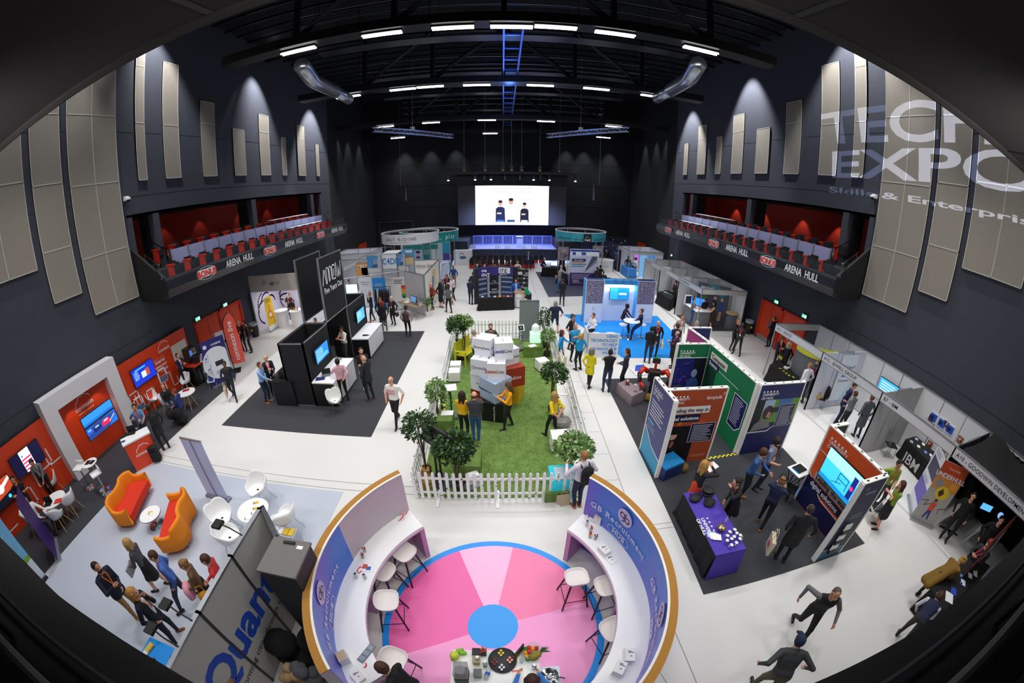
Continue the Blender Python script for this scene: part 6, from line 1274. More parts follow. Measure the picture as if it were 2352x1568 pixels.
for i,(px,py,c) in enumerate(((588,1154,'#e0b82c'),(587,1167,'#e0b82c'),(583,1178,'#e8e8ee'),(568,1190,'#f4f4f4'))): q=at(px,py,.735); t=TH('brochure','%s card on the round white table, %s'%(['yellow','yellow','red dotted white','small white'][i],['farthest','second','third','nearest the wall'][i]),'card',q,.5); MB().box(-.07,.07,-.035,.035,0,.004,mat(c,.5)).B('card_sheet',t); MB().box(-.07,-.05,-.035,.035,.004,.005,mat('#2a3c74',.5)).B('card_spine',t)
p=at(650,1215,.5); t=TH('leaflet_rack','low clear rack of yellow and white leaflets behind the grey wall','leaflet rack',(p.x,p.y,0)); b=MB(); b.box(-.3,.3,-.15,.15,.0,.42,mat('#c9d0e0',.2,alpha=.6)); b.B('rack_body',t)
for i in range(4): MB().box(-.28+i*.14,-.16+i*.14,-.1,.1,.42,.45,mat(['#f0f0f4','#f0f0f4','#dcb42c','#dcb42c'][i],.5)).B('leaflet_stack',t)
# orange sofas
def sofa(loc,rz,l):
 t=TH('sofa',l,'sofa',loc,rz); om=mat('#e8860c',.8,noise=.08,scale=30); rm=mat('#cf2c0c',.8,noise=.08,scale=30); pts=[]
 W,D=.78,.36
 path=[(W,-D),(W+.03,-D*.3),(W-.03,D*.55),(W*.55,D*.98),(W*.2,D*.72),(-W*.2,D*.72),(-W*.55,D*.98),(-W+.03,D*.55),(-W-.03,-D*.3),(-W,-D)]
 # smooth the path
 P=[Vector((*q,0)) for q in path]; sm_=[]
 for i in range(len(P)-1):
  p0=P[max(0,i-1)];p1=P[i];p2=P[i+1];p3=P[min(len(P)-1,i+2)]
  for k_ in range(6):
   u=k_/6; sm_.append(.5*((2*p1)+(p2-p0)*u+(2*p0-5*p1+4*p2-p3)*u*u+(3*p1-p0-3*p2+p3)*u**3))
 sm_.append(P[-1]); n=len(sm_); b=MB(); prof=[(-.055,.16),(.055,.16),(.06,.45),(.06,.8),(.035,.85),(0,.865),(-.035,.85),(-.06,.8),(-.06,.45)]; k=len(prof)
 for i,p in enumerate(sm_):
  d=(sm_[min(i+1,n-1)]-sm_[max(0,i-1)]).normalized(); nn=Vector((-d.y,d.x,0)); hh=1-.32*max(0,(abs(p.x)/W-.75)/.28)**2*(1 if p.y<D*.3 else .3)
  for o_,z in prof: q=p+nn*o_; b.v.append((q.x,q.y,.16+(z-.16)*hh))
 for i in range(n-1):
  for j in range(k): q=(j+1)%k; b.f.append((i*k+j,i*k+q,(i+1)*k+q,(i+1)*k+j)); b.m.append(0)
 b.f+= [tuple(range(k)),tuple(range((n-1)*k,n*k))[::-1]]; b.m+=[0,0]; b.mats=[om]; b.B('wrap_back',t,smooth=True)
 s=MB(); q=[(p.x*.95,p.y-.04) for p in sm_ if True]; s.prism(q[::-1],.2,.44,rm); s.B('seat_cushion',t,bevel=.02)
 for sx in (-.6,.6):
  for sy in (-.25,.25): MB().tube([(sx,sy,.2),(sx*1.12,sy*1.25,0)],.012,CHROME,6).B('leg',t)
 return t
c1=at(298,1165,.4); c2=at(385,1195,.4);
A=at(260,1200,0);
sofa((-10.5,4.55,0),math.radians(112),'orange wave backed two seat sofa with a red cushion, left one'); sofa((-8.2,4.35,0),math.radians(-68+6),'orange wave backed two seat sofa with a red cushion, right one seen from behind')
p=at(344,1180,.42); t=TH('coffee_table','small round white coffee table between the orange sofas','table',(p.x,p.y,0)); MB().lathe([(.001,.40),(.32,.40),(.33,.42),(.001,.42)],WHITE,36).B('tabletop',t); MB().lathe([(.33,.395),(.335,.405),(.33,.42)],BLACK,36,cap=False).B('edge_band',t); MB().lathe([(.24,0),(.24,.012),(.03,.03),(.03,.4)],CHROME,24).B('pedestal',t)
q=at(346,1178,.425); t=TH('sweets_card','yellow card with small sweets on the coffee table','card',q,.4); MB().box(-.09,.05,-.05,.07,0,.004,mat('#e0b82c',.5)).B('card_sheet',t); MB().box(-.02,.09,-.08,.02,.004,.008,WHITE).B('white_sheet',t)
# blue grey roll-up, back side
t=board('rollup_banner','pale blue roll-up banner seen from behind on the vinyl floor','banner',at(478.8,1137,0),at(528,1150,0),.08,2.0,.01,mat('#c6d0f4',.55),pname='banner_sheet'); w=t['w']; MB().box(-.02,w+.02,-.1,.1,0,.09,mat('#8a8896',.4,.6)).B('base',t,bevel=.02); MB().bar((w/2,-.03,.05),(w/2,-.03,2.0),.012,mat('#6a76a0',.5),6).B('support_pole',t); MB().box(0,w,-.02,.02,1.98,2.02,ALU).B('top_rail',t)
# ---------------- orange wall stand on the left ----------------
OR_=mat('#e2431a',.5); x=-14.72
def owall(y0,y1,l):
 t=TH('stand_wall',l,'stand wall',(x,y0,0),PI/2); MB().box(0,y1-y0,0,.08,0,2.45,OR_).B('panel_core',t); MB().box(0,y1-y0,0,.2,2.45,2.5,DARK).B('top_rail',t); return t
def mountain(a,u,v,s,m): a.L([(u-.5*s,v),(u-.42*s,v+.16*s),(u-.25*s,v+.27*s),(u-.1*s,v+.42*s),(u+.02*s,v+.34*s),(u+.15*s,v+.42*s),(u+.3*s,v+.33*s),(u+.45*s,v+.28*s),(u+.5*s,v+.18*s)],.03*s+.006,m)
t=owall(8.3,12.65,'long orange stand wall with connexin logo and Smarter Connected Cities'); W_=mat('#f4f4f4',.5); a=Art(0)
mountain(a,2.85,2.12,.62,W_); a.L([(.55,1.0),(.55,.55),(.25,.55),(.25,1.15),(.75,1.15),(.75,.35),(1.15,.35),(1.15,.85),(1.6,.85),(1.6,.35),(2.1,.35),(2.1,.7)],.05,W_); a.L([(2.3,.2),(2.3,1.0),(2.75,1.0),(2.75,.3),(3.1,.3),(3.1,.6)],.05,W_); a.R(3.25,.95,4.25,1.95,'#e9e3d6'); a.B(t)
text(t,'connexin',.2,2.85,-.025,1.98,W_,bold=.01); text(t,'Smarter\nConnected\nCities',.2,2.75,-.025,1.6,W_,align='RIGHT',bold=.012); text(t,'Helping you deliver',.1,2.75,-.025,1.76,mat('#f0a080',.5),align='RIGHT')
t=owall(-.5,4.78,'near orange stand wall with two screens'); a=Art(0); a.L([(4.2,1.6),(4.2,1.0),(4.9,1.0),(4.9,1.5)],.05,W_); a.L([(5.28,.95),(4.75,.95),(4.75,1.35),(4.35,1.35)],.05,W_); a.L([(3.3,.9),(3.7,.9),(3.7,.3),(3.2,.3)],.05,W_); a.L([(2.2,.9),(2.2,.25),(2.6,.25)],.05,W_); a.B(t)
t=TH('feature_frame','big white box frame around an orange feature wall lettered connexin','stand wall',(-14.3,4.78,0),PI/2); L=3.5; F=mat('#e4e2e6',.5)
MB().box(0,.56,0,.5,0,2.99,F).B('left_jamb',t); MB().box(L-.56,L,0,.5,0,2.99,F).B('right_jamb',t); MB().box(.56,L-.56,0,.5,2.44,2.99,F).B('header',t); MB().box(.56,L-.56,.38,.44,0,2.44,OR_).B('feature_panel',t)
a=Art(.38); mountain(a,1.75,2.0,.75,W_); a.B(t); text(t,'connexin',.24,1.75,.35,1.85,W_,bold=.01); text(t,'www.connexin.co.uk',.09,1.75,.35,1.7,W_)
for yy in (-.2,1,1,): pass
lamp('SPOT','feature_lamp',(-14.15,5.9,2.38),14,(1,.85,.7),.02,tgt=(-14.6,5.9,1.2),spot=80,blend=.5); lamp('SPOT','feature_lamp',(-14.15,7.1,2.38),14,(1,.85,.7),.02,tgt=(-14.6,7.1,1.2),spot=80,blend=.5)
def cars(a,w,z0,z1):
 a.R(0,z1-.25,w,z1,E1('#2f8fe8',1)); a.R(0,z0+.42,w,z0+.5,E1('#14324a',.5)); a.P([(0,z0),(w*.7,z0),(w,z0+.35),(w*.4,z0+.45),(0,z0+.3)],E1('#2a4a9a',.8))
 for u,v,s,c in ((.95,.12,.22,'#e0284a'),(.5,.14,.2,'#1c2470'),(.15,.2,.16,'#2a60c8')): a.P([(u-s,z0+v),(u+s*.8,z0+v),(u+s*.8,z0+v+s*.6),(u+s*.4,z0+v+s),(u-s*.6,z0+v+s),(u-s,z0+v+s*.6)],E1(c,1)); a.R(u-s*.5,z0+v+s*.6,u+s*.4,z0+v+s*.9,E1('#bfe0ff',.6))
 a.L([(w*.75,z0+.15),(w*.95,z0+.3)],.02,E1('#ffffff',1))
tvset('wall_screen','large screen showing cars on a road inside the white box frame',(-14.02,5.85,0),(-14.02,7.3,0),.97,1.8,'#1e6ad0',1.1,cars)
tvset('wall_screen','blue screen on the orange wall beside the connexin logo wording',(-14.64,9.0,0),(-14.64,10.25,0),1.28,2.0,'#1530b8',1.1,lambda a,w,z0,z1:(a.R(.5,z0+.2,.75,z0+.45,E1('#bfe0ff',1.2)),a.R(.75,z0+.2,.95,z0+.5,E1('#b84a30',1)),a.lines(.1,z1-.15,.3,6,.06,.03,E1('#8ac0ff',1)),a.R(.2,z1-.12,.8,z1-.08,E1('#5ad8f0',1))))
def stripes(a,w,z0,z1):
 a.R(w*.33,z0,w*.66,z1,E1('#dfe8ff',1.3))
 for i in range(4): a.R(w*.34,z0+.05+i*.11,w*.65,z0+.1+i*.11,E1('#d8284a',1))
 a.R(w*.37,z0+.5,w*.42,z0+.56,E1('#1c8a9a',1))
tvset('wall_screen','dark flat screen with a bright striped middle on the near orange wall',(-14.62,3.0,0),(-14.62,4.23,0),1.32,2.02,'#0a1040',.5,stripes)
tvset('wall_screen','colourful flat screen at the left edge on the near orange wall',(-14.62,1.6,0),(-14.62,2.72,0),1.0,1.75,'#c84a2a',.8,lambda a,w,z0,z1:(a.P([(0,z0),(w,z0),(w,z0+.3),(0,z0+.2)],E1('#141a2a',.5)),a.O(w*.6,z0+.5,.14,E1('#f0e0e0',1)),a.P([(w*.3,z0+.3),(w,z0+.6),(w,z0+.7),(w*.3,z0+.45)],E1('#e8f0f8',1)),a.O(w*.75,z0+.15,.06,E1('#3aa0e0',2))))
# reception counter
q=[at(268,1018,1.05),at(283,1023,1.05),at(342,992,1.05),at(333,980,1.05)]; A,B=at(283,1023,1.05),at(342,992,1.05)
t=TH('reception_counter','orange reception counter with a white top and connexin logo','counter',(A.x,A.y,0),ang(A,B)); w=(B.xy-A.xy).length; MB().box(0,w,0,.5,0,1.0,OR_).B('cabinet',t); MB().box(-.03,w+.03,-.02,.52,1.0,1.05,WHITE).B('worktop',t); a=Art(0); mountain(a,w*.55,.6,.5,W_); a.B(t); text(t,'connexin',.17,w*.55,-.025,.47,W_,bold=.01)
def ontop(name,l,cat,px,py,z,rz=0): return TH(name,l,cat,at(px,py,z),rz)
t=ontop('laptop','black laptop on the orange reception counter','laptop',302,995,1.055,.6); MB().box(-.16,.16,-.11,.11,0,.02,DARK).B('base',t); MB().box(-.16,.16,.1,.12,.01,.23,DARK).B('lid',t)
t=ontop('gift_bag','small dark gift bag with string handles on the reception counter','bag',314,980,1.055,.4); MB().box(-.09,.09,-.05,.05,0,.26,mat('#3a3a3e',.6)).B('bag_body',t); MB().tube([(-.05,0,.26),(-.04,0,.36),(.04,0,.36),(.05,0,.26)],.005,DARK,5).B('handle',t)
t=ontop('notebook','blue notebook on the near end of the reception counter','notebook',283,1014,1.055,.6); MB().box(-.07,.07,-.05,.05,0,.015,mat('#25356e')).B('cover',t)
# bar table and white stools
def hightable(px,py,z,r_,l): p=at(px,py,z); t=TH('bar_table',l,'table',(p.x,p.y,0)); MB().lathe([(.001,z-.03),(r_,z-.03),(r_+.01,z-.01),(r_,z),(.001,z)],WHITE,32).B('tabletop',t); MB().lathe([(.22,0),(.2,.02),(.03,.05),(.03,z-.03)],CHROME,24).B('pedestal',t); return t
hightable(205,1062,1.05,.27,'small round white bar table with tablets beside the white box frame')
q=at(205,1062,1.056); t=TH('tablet','black tablet on the small white bar table, left of two','tablet',(q.x-.08,q.y-.02,1.055),.4); MB().box(-.08,.08,-.11,.11,0,.01,BLACK).B('tablet_body',t); t=TH('tablet','black tablet on the small white bar table, right of two','tablet',(q.x+.1,q.y+.05,1.055),.1); MB().box(-.08,.08,-.1,.1,0,.01,BLACK).B('tablet_body',t)
def wstool(px,py,z,l,rz=0):
 p=at(px,py,z); t=TH('bar_stool',l,'stool',(p.x,p.y,0),rz); MB().box(-.2,.2,-.18,.18,z-.06,z,WHITE).B('seat',t,bevel=.02); MB().box(-.2,.2,.14,.18,z,z+.14,WHITE).B('low_back',t,bevel=.01); MB().lathe([(.2,0),(.19,.02),(.025,.05),(.025,z-.06)],CHROME,24).B('pedestal',t); MB().tube([(-.1,-.02,.3),(-.1,-.2,.3),(.1,-.2,.3),(.1,-.02,.3)],.01,CHROME,6).B('foot_rest',t)
wstool(180,1072,.85,'white gas lift bar stool left of the small bar table',.3); wstool(218,1085,.82,'white gas lift bar stool in front of the small bar table',-.3)
# meeting tables with wooden legged chairs
def wtable(px,py,r_,l):
 p=at(px,py,.74); t=TH('round_table',l,'table',(p.x,p.y,0)); MB().lathe([(.001,.71),(r_,.71),(r_,.735),(.001,.735)],WHITE,36).B('tabletop',t)
 for i in range(4): a=PI/4+i*PI/2; MB().tube([(.1*math.cos(a),.1*math.sin(a),.71),(r_*.75*math.cos(a),r_*.75*math.sin(a),0)],.016,mat('#c89a5a',.6),7).B('leg',t)
 return p
wtable(124,1146,.42,'round white meeting table with a laptop, near the striped screen'); wtable(427,900,.40,'round white meeting table beside the silver leaflet rack')
for px,py,rz,l in ((120,1110,-80,'white shell chair with wooden legs held by the person in the grey jumper'),(160,1152,200,'white shell chair with wooden legs right of the near meeting table'),(132,1185,110,'white shell chair with wooden legs in front of the near meeting table'),(75,1192,60,'white shell chair under the person in the white shirt'),(427,878,-90,'white shell chair behind the far meeting table'),(383,925,30,'white shell chair under the person in the black jumper'),(352,918,0,'empty white shell chair left of the seated person in black')):
 p=at(px,py,.44); p.z=0; shellchair(p,math.radians(rz),l,'wood')
for px,py,l,c in ((110,1158,'open black laptop on the near meeting table','#101014'),(134,1150,'red folder on the near meeting table','#d8342a'),(427,896,'red printed leaflet on the far meeting table','#a83040')):
 q=at(px,py,.745); t=TH('laptop' if 'lap' in l else 'folder',l,'laptop' if 'lap' in l else 'folder',q,.6); MB().box(-.15,.15,-.1,.1,0,.015,mat(c,.5)).B('body',t);
 if 'lap' in l: MB().box(-.15,.15,.1,.12,0,.2,BLACK).B('lid',t)
# white leaflet stands in front of the orange wall
for (px,py,l,zs) in ((322,928,'white framed stand with a laptop by the orange wall',1.1),(375,862,'two tier white leaflet frame on the orange wall',1.5)):
 p=atX(px,py,-14.3); t=TH('leaflet_stand',l,'frame',(-14.35,p.y,0),PI/2); z=p.z; b=MB()
 for zz in ((z-.3,z+.3),): b.box(-.25,-.2,-.02,.02,zz[0],zz[1],WHITE).box(.2,.25,-.02,.02,zz[0],zz[1],WHITE).box(-.25,.25,-.02,.02,zz[1]-.05,zz[1],WHITE).box(-.25,.25,-.02,.02,zz[0],zz[0]+.05,WHITE)
 b.B('white_frame',t); MB().box(-.18,.18,-.1,0,z-.2,z-.0,mat('#5a6a80',.4)).B('display_item',t); MB().bar((0,0,0),(0,0,z-.3),.02,WHITE).B('post',t)
# kitchen niche with coffee machine
q=at(412,795,1.0); t=TH('coffee_counter','orange topped black counter with glass front beside the red doors','counter',(-14.0,12.1,0)); MB().box(-.5,.3,-.5,.55,0,.95,BLACK).B('cabinet',t); MB().box(-.52,.5,-.52,.57,.95,1.02,OR_).B('worktop',t); MB().box(.3,.31,-.2,.3,.15,.8,mat('#5a6a62',.1,alpha=.6)).B('glass_front',t)
t=TH('coffee_machine','dark coffee machine with a lit menu on the orange topped counter','coffee machine',(-14.2,12.15,1.02)); MB().box(-.25,.2,-.25,.25,0,.65,mat('#2e2622',.4)).B('machine_body',t,bevel=.02); MB().box(.2,.21,-.2,.2,.15,.55,mat('#3a6ab8',.3,emit=1)).B('lit_menu',t)
# rollups near the doors
A=at(490,893,0);B=at(540,870,0);
t=board('rollup_banner','navy banner with a large white circle reading CARBINE','banner',A,B,.1,2.15,.01,mat('#2a2a72',.5),pname='banner_sheet'); w=t['w']; a=Art(-.006); a.P([(.02+w*.5+(w*.62)*math.cos(q_*.2),1.05+.72*math.sin(q_*.2)) if (.02+w*.5+(w*.62)*math.cos(q_*.2))<w else (w-.02,1.05+.72*math.sin(q_*.2)) for q_ in range(32)],'#e6eaf2'); a.O(.18,1.88,.09,'#dfe4f2'); a.R(w*.4,.9,w*.75,1.12,'#26282e');
for i in range(3): a.L([(w*.35,.55+i*.06),(w*.8,.62+i*.06)],.02,'#2a52b8')
a.B(t); text(t,'CARBINE',.12,w*.62,-.035,1.86,WT,bold=.01); MB().box(0,w,-.08,.08,0,.1,ALU).B('base',t)
# feather flag
F0=at(540,852,0); t=TH('feather_flag','curved coral feather flag reading connexin live','flag',F0,math.radians(35)); b=MB(); pts=[(0,0,0),(-.02,0,1.2),(-.02,0,2.0),(.05,0,2.5),(.25,0,2.75),(.4,0,2.8)]; b.tube(pts,.025,BLACK,8); b.B('pole',t); v=[];f=[]
prof=[(.35,0),(.55,0),(.62,0),(.62,0),(.55,0),(.35,0)]
for i,(xl,xr,z) in enumerate(((0,.62,.35),(0,.66,1.0),(0,.66,1.6),(.0,.62,2.0),(.06,.58,2.4),(.2,.5,2.68),(.4,.42,2.8))): v+=[(xl,-.01,z),(xr,-.01,z)];
for i in range(6): f.append((2*i,2*i+1,2*i+3,2*i+2))
MB().add(v,f,mat('#ea5a4a',.6)).B('flag_cloth',t); text(t,'connexin live',.36,.42,-.03,.5,W_,rot=(PI/2,-PI/2,0),align='LEFT',bold=.01); MB().box(-.3,.3,-.3,.3,0,.03,DARK).B('base',t)
# zigzag leaflet rack
A=at(492,890,0); t=TH('leaflet_stand','silver zigzag leaflet stand with blue brochures','leaflet stand',A,math.radians(25));
for i in range(3): z=.45+i*.5; b=MB(); b.add([(-.18,-.15,z-.12),(.18,-.15,z-.12),(.18,.12,z+.16),(-.18,.12,z+.16)],[(0,1,2,3)],mat('#c9cfdc',.4)).B('shelf',t); MB().add([(-.13,-.125,z-.09),(.13,-.125,z-.09),(.13,.075,z+.12),(-.13,.075,z+.12)],[(0,1,2,3)],mat('#3a4aa0',.5)).B('brochure',t)
for sx in (-.18,.18):
 for a_,b_ in (((-.15,.0),(.12,.35)),((.12,.35),(-.15,.85)),((-.15,.85),(.12,1.3)),((.12,1.3),(-.12,1.6))): MB().bar((sx,a_[0],a_[1]),(sx,b_[0],b_[1]),.01,ALU,5).B('strut',t)
# waste bins
def bin_(px,py,l,bag='#c9ccd0',band=None,h=.8):
 p=at(px,py,0); t=TH('waste_bin',l,'bin',p); MB().lathe([(.2,0),(.25,h),(.26,h),(.24,h-.02)],mat('#1d1e20',.6),20,cap=False).B('bin_body',t); MB().lathe([(.001,.0),(.2,.0)],DARK,20).B('bin_floor',t); MB().lathe([(.262,h-.12),(.28,h+.02),(.2,h+.03),(.14,h-.05),(.001,h-.08)],mat(bag,.3,alpha=.6) if band is None else mat('#2a2a22',.5),20).B('liner',t)
 if band: MB().lathe([(.25,h-.3),(.27,h-.14)],mat(band,.5),20,cap=False).B('band',t)
 else: MB().box(-.06,.06,-.27,-.25,.4,.52,mat('#e0d020')).B('sticker',t)
bin_(588,772,'black waste bin with a clear liner beside the left red doors'); bin_(1716,765,'black waste bin with a clear liner beside the right red doors')
bin_(1791,852,'grey waste bin with a yellow band in the A13 - SAUCE booth',band='#e8e020',h=.95)
# easel board in the doorway
t=board('door_notice','small white notice leaning by the left red doors','notice',(-14.4,14.3),(-14.2,14.75),.0,1.5,.01,mat('#e8e4e0'))
# sgsco booth
X0=-13.75; t=TH('exhibition_booth','open booth with a grey sign board lettered sgsco by the left wall','booth',(0,0,0))
y0,y1=18.35,21.3
MB().box(-14.7,-11.2,18.3,18.36,2.45,3.4,mat('#b9b3ae',.5)).B('sign_board',t); text(t,'sgs',.28,-13.0,18.27,2.85,mat('#2c2c30',.5),bold=.015); text(t,'co',.28,-12.6,18.27,2.85,mat('#7c7c80',.5)); o=bpy.data.objects.new('logo_ring',None); C.objects.link(o); o.parent=t; o.location=(0,18.3,0); a=Art(0); a.ring(-13.55,2.95,.12,.025,'#3a3a40',-40,250); a.ring(-13.55,2.95,.06,.02,'#3a3a40'); a.B(o,'logo')
for x_ in (-14.7,-11.2): MB().box(x_-.03,x_+.03,18.3,18.36,0,3.4,ALU).B('post',t)
MB().box(-14.75,-14.7,18.3,21.3,0,2.45,mat('#e6e2ee',.5)).B('left_panel',t); MB().box(-14.7,-11.2,21.3,21.35,0,2.45,mat('#e6e2ee',.5)).B('back_panel',t); MB().box(-11.2,-11.15,18.9,21.3,0,2.45,mat('#e6e2ee',.5)).B('right_panel',t)
o=bpy.data.objects.new('swirl_print',None); C.objects.link(o); o.parent=t; o.location=(-14.7,21.3,0); a=Art(0)
for u,v,r_,c,a0,a1 in ((.5,.9,.6,'#5a2a8a',60,200),(1.4,1.2,.9,'#c8307a',20,110),(1.5,1.1,.7,'#d8963a',30,120),(.9,1.2,.9,'#8a5aa8',100,220),(3.2,1.6,.6,'#6a2a90',120,260),(3.0,.9,.5,'#d8307a',-30,60),(.3,1.6,.5,'#9a9ab0',150,270)): a.ring(u,v,r_,.1,c,a0,a1)
a.B(o,'swirls'); o2=bpy.data.objects.new('swirl_print',None); C.objects.link(o2); o2.parent=t; o2.location=(-14.7,18.4,0); o2.rotation_euler=(0,0,PI/2); a=Art(0)
for u,v,r_,c,a0,a1 in ((1.,.9,.7,'#4a2a8a',90,250),(1.2,1.3,.8,'#9a9ab0',100,200),(1.4,1.4,.6,'#8a5aa8',60,170),(1.9,1.3,.4,'#c8307a',0,120)): a.ring(u,v,r_,.1,c,a0,a1)
a.B(o2,'swirls'); tvset('wall_screen','pale blue lit screen on the back wall of the sgsco booth',(-12.9,21.2,0),(-12.2,21.2,0),1.2,2.1,'#5ab8f0',1.6)
lamp('AREA','booth_lamp',(-13,19.6,2.4),30,(1,.97,1),1.5,1)
A=at(637,755,0);B=at(620,762,0)
t=board('rollup_banner','yellow roll-up banner with an orange bottle in front of the sgsco booth','banner',at(621,763,0),at(637,753,0),.35,2.05,.01,mat('#e8c020',.5),pname='banner_sheet'); w=t['w']; a=Art(-.006); a.O(w*.5,1.0,.22,'#e88a1c',ry=.3); a.R(w*.4,1.25,w*.6,1.6,'#e88a1c'); a.O(w*.5,.98,.12,'#f6f0e0'); a.lines(w*.15,1.95,w*.7,3,.08,.04,'#7a6a10'); a.B(t); MB().box(0,w,-.01,.01,.08,.35,WHITE).B('white_foot_panel',t); MB().box(0,w,-.08,.08,0,.08,ALU).B('base',t)
for px,py,l in ((652,748,'round white counter with papers inside the sgsco booth'),(686,748,'round white counter with bottles beside the sgsco booth')):
 p=at(px,py,0); t=TH('round_counter',l,'counter',p); MB().lathe([(.38,0),(.38,.95)],WHITE,28).B('drum',t); MB().lathe([(.42,.95),(.42,1.0)],WHITE,28).B('worktop',t)
 for i in range(4): u=TH('bottle' if 'bottles' in l else 'paper_stack','small %s on the %s, %s'%('bottle' if 'bottles' in l else 'paper stack','counter beside the sgsco booth' if 'bottles' in l else 'counter inside the sgsco booth',['left','mid left','mid right','right'][i]),'bottle' if 'bottles' in l else 'papers',(p.x-.2+i*.13,p.y-.1,1.0)); MB().lathe([(.03,0),(.03,.14),(.012,.2),(.012,.24)],mat(['#d8802c','#7ab03c','#e0c040','#b83a2c'][i],.3),10).B('bottle_body',u) if 'bottles' in l else MB().box(-.05,.05,-.07,.07,0,.02,WHITE).B('paper',u)
# banners at the left bottom edge
t=board('rollup_banner','purple and blue roll-up banner at the left edge, first of the two tall ones','banner',(-12.65,2.45,0),(-11.7,1.95,0),.08,2.0,.01,mat('#3a1f6a',.5),pname='banner_sheet'); w=t['w']; a=Art(-.006); a.P([(0,1.0),(w,1.3),(w,1.95),(0,1.95)],'#6a2a7a'); a.P([(0,.1),(w,.1),(w,.7),(0,1.0)],'#1c2a6a'); a.P([(0,1.0),(w*.5,.85),(w,1.3)],'#8a3a8a'); a.lines(.12,1.4,w*.6,5,.1,.04,'#c8b0e0'); a.lines(.12,.75,w*.5,4,.12,.03,'#8aa0e0'); a.O(.25,1.7,.09,'#e8e0f4'); a.B(t); MB().box(0,w,-.1,.1,0,.08,ALU).B('base',t)
t=board('rollup_banner','pale blue banner with a green stripe at the left bottom edge, reading vernment','banner',(-11.55,-.35,0),(-11.72,1.38,0),.08,2.3,.01,mat('#7cc0ec',.5),pname='banner_sheet'); w=t['w']; a=Art(-.006); a.P([(0,.1),(w,.1),(w,.72),(0,.6)],'#dfeaf4'); a.P([(0,.6),(w,.72),(w,.86),(0,.75)],'#7fae2c')
for i in range(12): u=random.uniform(.2,w-.3); v=random.uniform(.9,2); a.L([(u,v),(u+.2,v+.1)],.02,'#b8e0f8')
a.B(t); text(t,'government',.22,w*.52,-.03,.3,mat('#3c4a54'),align='CENTER'); MB().box(0,w,-.1,.1,0,.08,DARK).B('base',t)
t=TH('banner_lamp','black clip-on banner lamp bending over the pale blue banner','lamp',(-11.5,.7,0)); MB().tube([(0,0,0),(-.05,-.1,1.6),(-.3,-.45,2.4)],.012,BLACK,6).B('arm',t); MB().box(-.42,-.25,-.5,-.38,2.36,2.46,BLACK).B('lamp_head',t)
# low blue table at the bottom left
q=[at(343,1466,.73),at(413,1494,.73),at(392,1553,.73),at(318,1508,.73)]; x0_=min(v.x for v in q);x1_=max(v.x for v in q);y0_=min(v.y for v in q);y1_=max(v.y for v in q)
t=TH('blue_table','bright blue topped table at the foot of the lettered grey wall','table',(0,0,0)); MB().box(x0_,x1_,y0_-.1,y1_,.69,.73,mat('#1590ea',.45)).B('tabletop',t)
for sx in (x0_+.05,x1_-.05):
 for sy in (y0_-.05,y1_-.05): MB().bar((sx,sy,0),(sx,sy,.69),.02,ALU).B('leg',t)
for px,py,l,c,s in ((345,1488,'yellow box on the bright blue table','#d8b850',(.06,.1,.05)),(336,1500,'white box beside the yellow one on the bright blue table','#e8e8ec',(.06,.05,.04)),(397,1507,'black computer mouse on the bright blue table','#121214',(.03,.05,.03)),(389,1546,'white cube on the front edge of the bright blue table','#eeeeee',(.03,.03,.04)),(325,1514,'clear drinks bottle at the left edge of the bright blue table','#9ab8e8',(.03,.09,.05))):
 p=at(px,py,.735); tag(MB().box(-s[0],s[0],-s[1],s[1],0,s[2],mat(c,.5)).B('small_box' if 'box' in l or 'cube' in l else 'desk_item',loc=p,rz=-.2,bevel=.008),l,'box' if 'box' in l else 'object')
p=at(356,1528,.735); t=TH('snack_tray','black tray of small cakes on the bright blue table','tray',p,-.3); MB().box(-.14,.14,-.09,.09,0,.02,BLACK).B('tray_body',t)
for i,c in enumerate(('#e88a80','#8a5a30','#e0c890','#d8b070','#8a5a30','#d8c080','#c8a060')): MB().lathe([(.03,.02),(.035,.05),(.01,.06)],mat(c,.6),12,(-.1+(i%4)*.065,-.04+(i//4)*.08,0)).B('cake',t)
# ---------------- far left stands ----------------
booth('exhibition_booth',-11,-14.5,33,30,'far left white booth, the farthest along the left wall',None,openfar=False)
booth('exhibition_booth',-11,-14.5,30,27,'far left white booth, middle of three along the left wall',None)
booth('exhibition_booth',-11,-14.5,27,24,'far left white booth nearest the sgsco booth, with open near side',None,openfar=2)
def pic(name,l,cat,A,B,z0,z1,col,draw,t=.04,legs=False):
 r=board(name,l,cat,A,B,z0,z1,t,mat(col,.5),pname='picture_panel'); a=Art(-t/2); draw(a,r['w'],z0,z1); a.B(r)
 e=MB()
 for x_ in (0,r['w']): e.box(x_-.02,x_+.02,-t/2-.004,t/2+.004,0 if legs else z0,z1,ALU)
 e.box(0,r['w'],-t/2-.004,t/2+.004,z1-.03,z1,ALU); e.B('frame',r); return r
def team(a,w,z0,z1):
 for i in range(5): u=w*(.15+.17*i); v=z0+.35+.25*(i%3); a.P([(u-.22,z0),(u-.18,v),(u+.18,v),(u+.22,z0)],'#1a1a20'); a.O(u,v+.13,.09,'#c08a66'); a.O(u,v+.19,.08,'#241a14',ry=.05)
P0_=atY(817,600,23.9);P1_=atY(842,600,23.9); q=pic('photo_wall','orange backed photo wall of a group of people in dark clothes','photo wall',(P0_.x,23.9),(P1_.x+.1,23.9),.9,2.75,'#e89a28',team); text(q,'MEET',.3,.45,-.03,2.4,WHITE,bold=.01)
